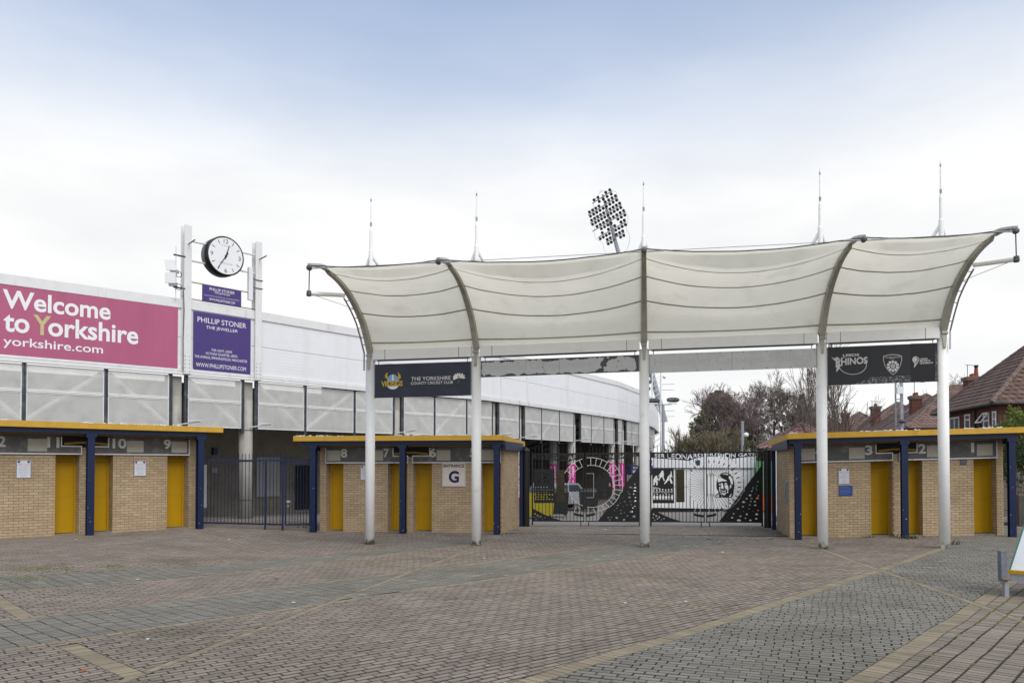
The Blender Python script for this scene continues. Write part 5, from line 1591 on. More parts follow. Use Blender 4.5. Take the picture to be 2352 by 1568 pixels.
# ---------------------------------------------------------------- signs on the stand
def face_frame(px0, px1, w=.012):
    A, i = stand_pt(px0); B, j = stand_pt(px1)
    G, l = seg_frame((A.x, A.y), (B.x, B.y))
    return Frame(G.p(0, 0, w), G.eu, G.ev, G.en), l
A, i = stand_pt(405); G, l = seg_frame(PL[0], (A.x, A.y)); G = G.off(0, 0, .012)
ua = G.u_of(-60)
bz0, bz1 = 5.40, 7.49
m = MB(); m.fbox(G, ua, l, bz0, bz1, 0, .03); ban = tag(m.build('advertising_banner', PINKB), 'faded pink welcome banner with big white lettering on the stand', 'banner')
G2 = G.off(0, 0, .03)
def vb(f): return bz1 - f * (bz1 - bz0)
for t, b_, x0, x1, f0, f1, mt in (('Welcome', .022, 1.3, 250.7, .340, .070, WHITE_CLEAN), ('to', .022, 4, 64, .672, .42, WHITE_CLEAN), ('Y', .022, 72.5, 113.5, .672, .385, BUFFY),
                                  ('orkshire', .022, 107, 315, .676, .385, WHITE_CLEAN), ('yorkshire.com', .01, 4, 234, .905, .74, WHITE_CLEAN)):
    put_letters(G2, t, G2.u_of(x0), G2.u_of(x1), vb(f0), vb(f1), .004 + (.002 if t == 'Y' else 0), b_, mt, ban)
G, l = face_frame(441, 572.6)
m = MB(); m.fbox(G, 0, l, 5.42, 7.45, 0, .03); sg = tag(m.build('advertising_sign', PURPLE), 'large purple jeweller sign with white lettering below the clock', 'sign', 'purple jeweller signs')
G2 = G.off(0, 0, .03)
for t, x0, x1, f0, f1 in (('PHILLIP STONER', 1710, 2135, .175, .085), ('THE JEWELLER', 1785, 2062, .290, .222), ('THE LIGHT, LEEDS', 1832, 2013, .66, .612), ('VICTORIA QUARTER, LEEDS', 1782, 2060, .728, .678),
                          ('THE AVENUE, SPINNINGFIELDS, MANCHESTER', 1687, 2147, .80, .748), ('WWW.PHILLIPSTONER.COM', 1700, 2135, .945, .875)):
    m = MB(); put_text(m, G2, t, G2.u_of(x0 / 3.79), G2.u_of(x1 / 3.79), 7.45 - f0 * 2.03, 7.45 - f1 * 2.03, .003); m.build('lettering', WHITE_CLEAN, sg)
# clock posts
Gc, lc = face_frame(425, 588.5)
posts = []
for px, nm in ((425, 'left'), (588.5, 'right')):
    u = Gc.u_of(px)
    c = Gc.p(u, 5.24, .05)
    lab = 'tall white steel post left of the clock with small aerials' if nm == 'left' else 'tall white steel post right of the clock'
    root = thing('clock_post', c, lab, 'post', 'posts carrying the clock')
    m = MB()
    m.fbox(Gc, u - .13, u + .13, 5.24, 10.37, .09, .105); m.fbox(Gc, u - .13, u + .13, 5.24, 10.37, -.17, -.155); m.fbox(Gc, u - .012, u + .012, 5.24, 10.37, -.155, .09)
    m.build('shaft', COPING, root)
    m = MB(); q = Gc.p(u + .02, 9.72 + (.0 if nm == 'left' else .0), .1); m.tube([q, q + Vector((.42, -.5, .0))], .022, 6); m.build('step_bar', DARKSTEEL, root)
    m = MB()
    for j in range(5):
        for sgn in (-1, 1): m.lathe(Gc.p(u + sgn * .08, 5.32 + j * .13, .105), [(.016, 0), (.014, .012)], 6, axis=Gc.en)
    m.build('bolts', DARKSTEEL, root, kind='stuff')
    posts.append((u, root))
uL, uR = posts[0][0], posts[1][0]
# aerials on the left post, panel on the right post
ae = thing('aerial_cluster', Gc.p(uL - .45, 8.0, .1), 'white radio aerials on a thin pole beside the left clock post', 'aerial')
m = MB(); m.tube([Gc.p(uL - .42, 7.75, .1), Gc.p(uL - .42, 9.55, .1)], .022, 6); m.build('pole', WHITE, ae)
for z in (8.15, 9.25): m = MB(); m.tube([Gc.p(uL - .5, z, .1), Gc.p(uL - .1, z, .1)], .03, 6); m.build('clamp', DARKSTEEL, ae)
for z, t in ((8.85, .2), (8.42, 0)):
    m = MB(); H_ = Frame(Gc.p(uL - .62, z, .15), Vector((.8, .2, .0)).normalized(), Vector((-t, 0, 1)).normalized(), Vector((.2, -.9, 0)).normalized()); m.fbox(H_, -.17, .17, -.18, .18, 0, .05); m.build('panel', WHITE, ae)
    m = MB(); m.fbox(H_, -.06, .2, -.26, -.14, -.1, .02); m.build('bracket', GALV, ae)
    m = MB(); m.tube([Gc.p(uL - .33 + .1 * math.cos(a * .63), z - .25 + .1 * math.sin(a * .63), .13) for a in range(11)], .012, 5); m.build('cable_coil', BLACK, ae)
m = MB(); m.tube([Gc.p(uL - .16, 8.1, .12), Gc.p(uL - .14, 7.4, .14), Gc.p(uL - .16, 6.4, .13), Gc.p(uL - .15, 5.3, .13)], .014, 5); m.build('cable', DARKSTEEL, ae)
pa = thing('panel_aerial', Gc.p(uR - .3, 8.1, .1), 'slim white panel aerial strapped to the right clock post', 'aerial')
m = MB(); m.fbox(Gc, uR - .42, uR - .26, 8.15, 9.35, .02, .14); m.build('panel', WHITE, pa)
for z in (8.62, 8.92): m = MB(); m.fbox(Gc, uR - .28, uR + .16, z, z + .03, .11, .13); m.build('strap', DARKSTEEL, pa)
# small purple sign on rusty rails
Gs = Gc.off(0, 0, .06)
m = MB(); u0, u1 = Gs.u_of(461), Gs.u_of(551); m.fbox(Gs, u0, u1, 7.84, 8.43, 0, .02); ss_ = tag(m.build('advertising_sign', PURPLE), 'small purple jeweller sign on rusty rails under the clock', 'sign', 'purple jeweller signs')
for z in (7.83, 8.42): m = MB(); m.fbox(Gs, uL + .02, uR - .02, z, z + .03, -.035, -.004); m.build('rail', RUST, ss_)
G2 = Gs.off(0, 0, .02)
for t, f0, f1, a, b in (('PHILLIP STONER', .30, .12, .18, .82), ('THE JEWELLER', .47, .34, .3, .7), ('THE LIGHT, LEEDS  VICTORIA QUARTER, LEEDS  THE AVENUE, SPINNINGFIELDS', .66, .60, .05, .95), ('WWW.PHILLIPSTONER.COM', .90, .75, .17, .83)):
    m = MB(); put_text(m, G2, t, u0 + a * (u1 - u0), u0 + b * (u1 - u0), 8.43 - f0 * .59, 8.43 - f1 * .59, .003); m.build('lettering', WHITE_CLEAN, ss_)
# clock
uc = Gc.u_of(515, .30); zc = 9.52; rad = .70
clock = thing('clock', Gc.p(uc, zc - rad, .05), 'round black drum clock with white face between two white posts', 'clock')
CF = Frame(Gc.p(uc, zc, .30), Gc.eu, Gc.ev, Gc.en)
m = MB(); m.lathe(CF.p(0, 0, -.42), [(rad - .06, -.01), (rad, 0), (rad, .42), (rad - .035, .425)], 48, axis=CF.en); dr = m.build('drum', mat('clock_black', (.008, .008, .009), .25, .1), clock)
for f in dr.data.polygons: f.use_smooth = len(f.vertices) == 4
m = MB(); m.plate(CF, ell(0, 0, rad - .055, rad - .055, 48), (), .0055, .012); face = m.build('face', mat('clock_face', (.83, .84, .85), .4, .02), clock)
CBL = mat('clock_mark', (.01, .01, .012), .5, .05)
for k in range(12):
    an = R(90 - 30 * k); c, s_ = math.cos(an), math.sin(an)
    if k % 3 == 0:
        t = {0: '12', 3: '3', 6: '6', 9: '9'}[k]; hw = .085 if k == 0 else .05
        put_letters(CF, t, .52 * c - hw, .52 * c + hw, .52 * s_ - .075, .52 * s_ + .075, .0135, 0.0, CBL, face, 'numeral')
    else:
        q = [(.47 * c - .012 * s_, .47 * s_ + .012 * c), (.47 * c + .012 * s_, .47 * s_ - .012 * c), (.60 * c + .012 * s_, .60 * s_ - .012 * c), (.60 * c - .012 * s_, .60 * s_ + .012 * c)]
        m = MB(); m.plate(CF, q, (), .0125, .014); m.build('hour_mark', CBL, face)
GREYPRINT = mat('clock_grey_print', (.35, .33, .34), .5, .05)
for t, u_, v_, hh, ww in (('DICKIE BIRD', 0, .36, .02, .2), ('Phillip Stoner', .02, -.27, .045, .24)):
    m = MB(); put_text(m, CF, t, u_ - ww, u_ + ww, v_ - hh, v_ + hh, .0135); m.build('lettering', GREYPRINT, face)
def hand(an, L0, L1, w, z):
    c, s_ = math.cos(an), math.sin(an)
    q = [(-L0 * c - w * s_, -L0 * s_ + w * c), (-L0 * c + w * s_, -L0 * s_ - w * c), (L1 * c + w * .5 * s_, L1 * s_ - w * .5 * c), (L1 * c - w * .5 * s_, L1 * s_ + w * .5 * c)]
    m = MB(); m.plate(CF, q, (), z, z + .006); m.build('hand', CBL, clock)
hand(R(90 - 18), .12, .40, .022, .022); hand(R(90 - 213), .14, .56, .016, .03)
m = MB(); m.lathe(CF.p(0, 0, .02), [(.04, 0), (.04, .02), (.02, .025)], 12, axis=CF.en); m.build('hub', CBL, clock)
for z in (zc + .35, zc - .33):
    m = MB(); m.tube([Gc.p(uL + .1, z, -.0), Gc.p(uc - rad * .8, z, -.0)], .035, 8); m.build('support_tube', WHITE, clock)
    m = MB(); m.tube([Gc.p(uc + rad * .8, z, -.0), Gc.p(uR - .1, z, -.0)], .035, 8); m.build('support_tube', WHITE, clock)

# ---------------------------------------------------------------- magenta banners on columns
def col_at(px, two=0):
    p, i = stand_pt(px); G, l = seg_frame(PL[i], PL[i + 1]); return p - G.en * (.34 + two * 1.6)
def col_banner(c, z0, z1, label):
    m = MB(); r = .262; n = 14
    base = math.atan2(-c.y, -c.x)
    for j in range(n + 1):
        an = base - 1.75 + 3.5 * j / n
        m.v += [(c.x + r * math.cos(an), c.y + r * math.sin(an), z0), (c.x + r * math.cos(an), c.y + r * math.sin(an), z1)]; m.t += [.5, .5]
    for j in range(n): m.f.append((2 * j, 2 * j + 2, 2 * j + 3, 2 * j + 1))
    o = tag(m.build('column_banner', MAGENTA), label, 'banner', 'magenta banners round stand columns')
    for da in (-.35, .45):
        an = base + da; e = Vector((-math.sin(an), math.cos(an), 0)); nn = Vector((math.cos(an), math.sin(an), 0))
        F_ = Frame(Vector((c.x, c.y, (z0 + z1) / 2)) + nn * (r + .006), (0, 0, 1), e * 1.0, nn)
        mm = MB(); put_text(mm, F_, 'Welcome to Yorkshire', -(z1 - z0) * .44, (z1 - z0) * .44, -.075, .075, .004, .02); mm.build('lettering', WHITE_CLEAN, o)
c = col_at(1324); col_banner(c, -.05, 2.05, 'magenta banner round the nearest column behind the left black gates')
c = col_at(1335, 1); col_banner(c, -.05, 2.05, 'magenta banner just behind the nearest bannered column')
c = col_at(1415); col_banner(c, .3, 2.1, 'magenta banner round the left of two far columns by the centre pole')
c = col_at(1436); col_banner(c, .3, 2.1, 'magenta banner round the right of two far columns by the centre pole')
c = col_at(1200); col_banner(c, .2, 2.1, 'magenta banner seen in the gap beside the middle turnstile block')
# ================================================================ BEHIND THE GATES
CABIN = mat('cabin_white', (0.78, 0.78, 0.76), 0.5, 0.04, 1.5, col2=(0.6, 0.6, 0.56), c2scale=1.0, c2lo=0.55, c2hi=0.85)
GREENC = mat('container_green', (0.10, 0.26, 0.12), 0.5, 0.12, 3.0)
ORANGEC = mat('container_orange', (0.50, 0.13, 0.03), 0.55, 0.15, 4.0)
YBIN = mat('yellow_bin_plastic', (0.36, 0.29, 0.02), 0.5, 0.08)
DBIN = mat('dark_bin_plastic', (0.02, 0.025, 0.02), 0.5, 0.1)
TYRE = mat('tyre_rubber', (0.012, 0.012, 0.012), 0.8, 0.1)
CARW = mat('car_silver_paint', (0.42, 0.44, 0.46), 0.3, 0.03, metal=0.2)
GLASS = glass_mat('window_glass')
def pl_frame(px0, px1, Y0, Y1):
    a, b = at(px0, 1150, Y0), at(px1, 1150, Y1)
    d = Vector((b.x - a.x, b.y - a.y, 0)); l = d.length; d /= l
    g = ground_z(a.x, a.y)
    return Frame((a.x, a.y, g), d, (0, 0, 1), (d.y, -d.x, 0)), l
# white portable cabin
G, l = pl_frame(1478, 1733, 41.5, 40.0)
cb = thing('portable_cabin', G.p(l / 2, 0, -1.3), 'long white portable cabin behind the right pair of black gates', 'cabin')
m = MB(); m.fbox(G, 0, l, .18, 2.35, -2.6, 0); body = m.build('body', CABIN, cb)
m = MB(); m.fbox(G, -.08, l + .08, 2.352, 3.12, -2.7, .10); m.build('roof', WHITE, cb)
m = MB(); m.fbox(G, .05, l - .05, -.2, .178, -2.5, -.06); m.build('skirt', DARKVOID, cb)
for u in (l * .24, l * .43, l * .62, l * .81): m = MB(); m.fbox(G, u, u + .03, .2, 2.34, .001, .012); m.build('panel_joint', GALV, cb)
m = MB(); m.fbox(G, l * .02, l * .98, 2.26, 2.345, .001, .03); m.build('drip_rail', GALV, cb)
for u in (.35, l * .5): m = MB(); m.plate(G.off(u, 2.6, .1), [(-.13, .16), (.13, .16), (.12, -.05), (0, -.16), (-.12, -.05)], (), .002, .012); m.build('badge', mat('navy_badge', (.03, .05, .1), .5, .1), cb)
G, l = pl_frame(1736, 1762, 38.5, 38.3)
gc = thing('shipping_container', G.p(l / 2, 0, -1), 'green container with orange base beside the white cabin', 'container')
m = MB(); m.fbox(G, 0, l + .8, .85, 2.5, -2.4, 0); m.build('upper_wall', GREENC, gc)
m = MB(); m.fbox(G, 0, l + .8, 0, .848, -2.4, 0); m.build('lower_wall', ORANGEC, gc)
m = MB()
for j in range(6): m.fbox(G, .06 + j * .22, .12 + j * .22, .87, 2.48, .001, .03)
m.build('corrugation', GREENC, gc, kind='stuff')
# kiosk with a blue name board, mostly behind the centre pole
G, l = pl_frame(1451, 1476, 40.5, 40.5)
kk = thing('kiosk', G.p(l / 2, 0, -.8), 'small white kiosk with blue name board left of the centre pole', 'kiosk')
m = MB(); m.fbox(G, 0, l + .5, -.1, 1.95, -1.6, 0); m.build('body', CABIN, kk)
m = MB(); m.fbox(G, -.04, l + .54, 1.952, 2.45, -1.64, .05); hb = m.build('name_board', mat('kiosk_blue', (.012, .03, .09), .5, .1), kk)
for t, v0, v1 in (('WELCOME TO', 2.27, 2.37), ('HEADINGLEY', 2.03, 2.2)):
    m = MB(); put_text(m, G, t, .06, l + .42, v0, v1, .054, 0.01 if t == 'HEADINGLEY' else 0.0); m.build('lettering', WHITE_CLEAN, hb)
# bins and a parked car in the dark concourse
def bin_(px, Y, w, h, mt, label):
    p = at(px, 1150, Y); g = ground_z(p.x, p.y)
    o = thing('waste_bin', (p.x, p.y, g), label, 'bin', 'bins in the concourse')
    m = MB(); G = Frame((p.x, p.y, g), (1, 0, 0), (0, 0, 1), (0, -1, 0))
    m.hexa([G.p(-w * .44, .1, -.35), G.p(w * .44, .1, -.35), G.p(w / 2, h * .86, -.45), G.p(-w / 2, h * .86, -.45), G.p(-w * .44, .1, .35), G.p(w * .44, .1, .35), G.p(w / 2, h * .86, .45), G.p(-w / 2, h * .86, .45)])
    m.build('tub', mt, o)
    m = MB(); m.hexa([G.p(-w * .52, h * .865, -.47), G.p(w * .52, h * .865, -.47), G.p(w * .5, h, -.4), G.p(-w * .5, h, -.4), G.p(-w * .52, h * .865, .47), G.p(w * .52, h * .865, .47), G.p(w * .5, h * .93, .44), G.p(-w * .5, h * .93, .44)])
    m.build('lid', mt if mt is DBIN else DBIN, o)
    for sx in (-.36, .36):
        for sy in (-.3, .3): m = MB(); m.lathe(G.p(w * sx - .02, .08, sy), [(.08, 0), (.08, .04)], 8, axis=(1, 0, 0)); m.build('wheel', TYRE, o)
bin_(1238, 33.5, 1.35, 1.3, YBIN, 'large yellow wheeled bin seen through the left black gates')
bin_(1278, 35.0, 1.1, 1.25, DBIN, 'dark wheeled bin right of the yellow bin in the concourse')
bin_(1352, 42.0, 1.0, 1.2, DBIN, 'dark wheeled bin behind the bannered columns')
p = at(1292, 1150, 44.0); g = ground_z(p.x, p.y)
car = thing('parked_car', (p.x, p.y, g), 'pale van-shaped car parked deep in the dark concourse behind the gates', 'car')
G = Frame((p.x, p.y, g), Vector((.75, .66, 0)), (0, 0, 1), Vector((.66, -.75, 0)))
m = MB(); m.plate(G, [(-2.0, .35), (2.0, .35), (2.02, .75), (1.6, .95), (.95, 1.05), (.45, 1.5), (-1.5, 1.55), (-1.95, 1.0)], (), -.85, .85); m.build('body', CARW, car)
m = MB(); m.plate(G, [(-1.3, 1.05), (.75, 1.05), (.4, 1.42), (-1.25, 1.45)], (), .8505, .858); m.build('window', GLASS, car)
for x in (-1.25, 1.25):
    for s_ in (-.72, .70): m = MB(); m.lathe(G.p(x, .32, s_), [(.2, 0), (.32, .01), (.32, .17), (.2, .18)], 14, axis=G.en); m.build('wheel', TYRE, car)
for s_ in (-.6, .6): m = MB(); m.fbox(G, 2.0, 2.04, .62, .78, s_ - .15, s_ + .15); m.build('headlight', WHITE_CLEAN, car)

# ================================================================ LAMPS, MASTS, FLOODLIGHT
lp = thing('lamp_post', at(1524, 1150, 48) * 1.0, 'tall grey twin-headed lamp post at the far end of the stand', 'lamp post')
b = lp.location; b.z = -.7
m = MB(); m.tube([(b.x, b.y, -.8), (b.x, b.y, 2.25 + (1058 - 928) / (FOC / 48))], .085, 10); m.build('pole', GALV, lp)
zt = 2.25 + (1058 - 930) / (FOC / 48)
m = MB(); m.tube([(b.x - .55, b.y, zt), (b.x + .55, b.y, zt + .06)], .035, 8); m.build('cross_arm', GALV, lp)
for sx in (-.62, .62):
    m = MB(); m.lathe((b.x + sx - .4, b.y, zt + .28 + .05 * (sx > 0)), [(.05, 0), (.13, .08), (.16, .3), (.16, .55), (.12, .72), (.04, .8)], 10, axis=(1, -.1, .0)); hd = m.build('lamp_head', DARKSTEEL, lp)
    m = MB(); m.box((b.x + sx, b.y - .02, zt + .06), .5, .2, .08); m.build('lamp_glass', WHITE, hd)
def simple_pole(px, ytop, Y, r, label, name, mt, head=None):
    p = at(px, ytop, Y); g = ground_z(p.x, p.y) - .1
    o = thing(name, (p.x, p.y, g), label, 'pole')
    m = MB(); m.tube([(p.x, p.y, g), (p.x, p.y, p.z)], r, 8); m.build('shaft', mt, o)
    if head == 'lantern':
        m = MB(); m.tube([(p.x, p.y, p.z), (p.x - .05, p.y, p.z + .25), (p.x - .3, p.y, p.z + .3), (p.x - .45, p.y, p.z + .1), (p.x - .46, p.y, p.z - .1)], .035, 6); arm = m.build('arm', mt, o)
        m = MB(); m.lathe((p.x - .46, p.y, p.z - .42), [(.05, 0), (.18, .08), (.2, .2), (.12, .3), (.03, .34)], 10); m.build('globe', WHITE_CLEAN, o)
    else:
        m = MB(); m.tube([(p.x, p.y, p.z), (p.x, p.y, p.z + .08)], r * 1.25, 8); m.build('cap', mt, o)
    return o
simple_pole(1496 + 209, 970, 52, .10, 'plain grey pole among the bare trees behind the right gates', 'steel_pole', GALV)
simple_pole(1728, 990, 55, .045, 'old style lamp with white globe in front of the bare trees', 'street_lamp', BLACK, 'lantern')
simple_pole(1783, 1028, 30, .13, 'short white bollard post just behind the right gates, left one', 'white_post', POLE)
simple_pole(1866 - 5, 1027, 30, .11, 'short white bollard post behind the right gates near the roof corner', 'white_post', POLE)
simple_pole(1893, 974, 33, .055, 'slim white pole rising behind the right turnstile roof corner', 'white_pole', POLE)
# tall aerial mast beyond the stand
p = at(1508, 925, 80); mp_ = thing('aerial_mast', (p.x, p.y, -.8), 'pale lattice aerial mast rising behind the end of the stand', 'mast')
zt = at(1508, 850, 80).z
for dx in (-.45, .45):
    m = MB(); m.tube([(p.x + dx, p.y, -.8), (p.x + dx, p.y, zt)], .07, 6); m.build('leg', WHITE, mp_)
for k in range(14):
    z0 = 3.5 + (zt - 3.5) * k / 14; z1 = 3.5 + (zt - 3.5) * (k + 1) / 14
    m = MB(); m.tube([(p.x - .45, p.y, z0), (p.x + .45, p.y, z1)], .03, 5); m.build('lacing', WHITE, mp_)
for k, (dx, dz, w) in enumerate(((-.8, -.6, .5), (-.7, -1.3, .45), (-.75, -2.0, .4), (-.7, -3.0, .35), (.9, -.8, .3))):
    m = MB(); m.lathe((p.x + dx, p.y, zt + dz), [(.05, 0), (w * .5, .1), (w * .5, .4), (.05, .5)], 8, axis=(-.4, -.6, .2)); m.build('dish', DARKSTEEL if k < 3 else WHITE, mp_)
for dz in (-1.5, -2.1, -4.3, -4.9): m = MB(); m.tube([(p.x + .4, p.y, zt + dz), (p.x + 1.9, p.y, zt + dz + .05)], .025, 5); m.build('side_aerial', GALV, mp_)
# floodlight tower
FY = 112.0
fl = thing('floodlight_tower', at(1440, 1000, FY), 'leaning floodlight tower with rows of round lamps above the canopy', 'floodlight')
fl.location.z = 0
c0 = at(1384, 447, FY); c1 = at(1426, 600, FY); ax = (c0 - c1)
bd = Vector((.52, -.85, .10))          # lamp bars recede to the left
m = MB(); base = c1 + (c1 - c0) * 2.4; m.tube([base, c1, c0], [.45, .34, .15], 10); m.build('mast', GALV, fl)
rows = [(.97, -2.6, 2.1, 5, 0), (.85, -4.2, 2.8, 9, 1), (.725, -4.2, 3.2, 10, 1), (.60, -4.2, 3.6, 10, 1), (.475, -3.4, 3.2, 9, 1), (.35, -2.0, 2.3, 6, 1)]
LAMPM = mat('floodlamp_black', (.012, .014, .016), .4, .1); LAMPG = mat('floodlamp_glass', (.05, .055, .06), .2, .1)
for (t, s0, s1, n, kind_) in rows:
    q = c1.lerp(c0, t)
    m = MB(); m.tube([q + bd * s0, q + bd * s1], .07, 6); m.build('lamp_bar', GALV, fl)
    for j in range(n):
        for up in (.38, -.36):
            if random.random() < .10: continue
            p = q + bd * (s0 + (s1 - s0) * (j + .5 + (.0 if up > 0 else .35)) / n) + Vector((0, 0, up))
            d = Vector((-.35, -.75, -.55)).normalized()
            m = MB(); m.lathe(p, [(.08, -.22), (.19, -.03), (.24, .17), (.21, .19)], 9, axis=d); lm = m.build('lamp', LAMPM, fl)
            m = MB(); m.lathe(p, [(.20, .195), (.13, .2)], 10, axis=d); m.build('lens', LAMPG, lm)
for sg in (-1, 1):      # cable loops round the head
    pts_ = []
    for k in range(25):
        t = k / 24
        pts_.append(c1.lerp(c0, .1 + t * 1.0) + bd * (sg * (3.5 * math.sin(math.pi * min(1, t * .9 + .1)) ** .6 + .4 * math.sin(t * 17))) + Vector((0, 0, .4 * math.sin(t * 11))))
    m = MB(); m.tube(pts_, .022, 5); m.build('cable', GALV, fl)
# lattice mast behind the black sign
p = at(2067, 985, 31); g = 0
lm_ = thing('lattice_mast', (p.x, p.y, 0), 'slim grey lattice mast below the black sign in front of roofs', 'mast')
zt = at(2067, 868, 31).z; ew = .15
for k in range(3):
    an = R(20 + 120 * k); m = MB(); m.tube([(p.x + ew * math.cos(an), p.y + ew * math.sin(an), 0), (p.x + ew * math.cos(an), p.y + ew * math.sin(an), zt)], .035, 6); m.build('leg', GALV, lm_)
k = 0; z = 2.6
while z < zt - .3:
    a0, a1 = R(20 + 120 * (k % 3)), R(20 + 120 * ((k + 1) % 3))
    for j in range(3):
        a0, a1 = R(20 + 120 * j), R(20 + 120 * (j + 1))
        m = MB(); m.tube([(p.x + ew * math.cos(a0), p.y + ew * math.sin(a0), z), (p.x + ew * math.cos(a1), p.y + ew * math.sin(a1), z + (.32 if k % 3 else .0))], .013, 5); m.build('lacing', GALV, lm_)
    z += .36; k += 1
m = MB(); m.box((p.x - .1, p.y - .2, at(2067, 905, 31).z), .26, .14, .28); m.build('equipment_box', WHITE, lm_)
m = MB(); m.lathe((p.x - .02, p.y - .22, at(2067, 972, 31).z), [(.1, 0), (.16, .06), (.05, .16)], 8); m.build('camera_dome', DARKSTEEL, lm_)
# ================================================================ HOUSES
TILE_BROWN = mat('brown_roof_tile', (0.15, 0.092, 0.072), 0.8, 0.2, 2.0, tint=0.22, col2=(0.105, 0.085, 0.07), c2scale=0.6, c2lo=0.45, c2hi=0.7)
TILE_RED = mat('red_brown_roof_tile', (0.19, 0.12, 0.098), 0.8, 0.2, 2.0, tint=0.22, col2=(0.13, 0.11, 0.09), c2scale=0.6, c2lo=0.5, c2hi=0.75)
TILE_PINK = mat('pink_roof_tile', (0.30, 0.16, 0.15), 0.8, 0.15, 3.0, tint=0.15)
RIDGE = mat('ridge_tile', (0.17, 0.125, 0.10), 0.85, 0.25, 4.0)
REDBRICK = mat('red_house_brick', (0.115, 0.042, 0.032), 0.9, 0.25, 8.0, tint=0.25)
REDMORT = mat('house_mortar', (0.16, 0.13, 0.11), 0.95, 0.15, 10.0)
GUTTER = mat('black_gutter', (0.014, 0.012, 0.012), 0.5, 0.1)
UPVC = mat('white_window_frame', (0.78, 0.78, 0.77), 0.4, 0.04)
CURTAIN = glass_mat('reflecting_window_pane', (0.13, 0.14, 0.15))
POT = mat('terracotta_pot', (0.28, 0.07, 0.035), 0.8, 0.2, 8.0)

def tile_plane(mb, poly, e0, up, n, tw=.30, gauge=.30, singles=None):
    """poly: 3D corners, first two along the eave; lays overlapping tiles up the slope"""
    o = poly[0]
    L2 = [((p - o).dot(e0), (p - o).dot(up)) for p in poly]
    mx = max(q[1] for q in L2); x0 = min(q[0] for q in L2); x1 = max(q[0] for q in L2)
    r = 0
    def inside2(x, y):
        c = False
        for i in range(len(L2)):
            (a, b), (c_, d) = L2[i - 1], L2[i]
            if (b > y) != (d > y) and x < (c_ - a) * (y - b) / (d - b) + a: c = not c
        return c
    while r * gauge < mx:
        y = r * gauge; x = x0 - (r % 2) * tw / 2 - tw
        while x < x1 + tw:
            xc = x + tw / 2
            if inside2(xc, y + gauge * .5) or inside2(xc, y + gauge * .15):
                j = random.uniform(-.006, .006)
                xa, xb = x + .004, x + tw - .004
                ya, yb = y - .03, y + gauge
                w0, w1 = .045 + j, .012
                # lightly rolled profile: a crown and a pan
                q = []
                prof_ = [(xa, 0), (xa + tw * .25, .018), (xa + tw * .5, .014), (xb - tw * .25, -.004), (xb, .0)]
                fr = [o + e0 * px_ + up * ya + n * (w0 + h) for px_, h in prof_]; bk = [o + e0 * px_ + up * yb + n * (w1 + h) for px_, h in prof_]
                lo = [o + e0 * px_ + up * ya + n * (w0 + h - .025) for px_, h in prof_]
                vs = fr + bk + lo
                fs = [(i, i + 1, i + 6, i + 5) for i in range(4)] + [(10 + i, 11 + i, i + 1, i) for i in range(4)]
                t = random.random()
                if singles is not None: singles.append((vs, fs, t))
                else: mb.raw(vs, fs, t)
            x += tw
        r += 1

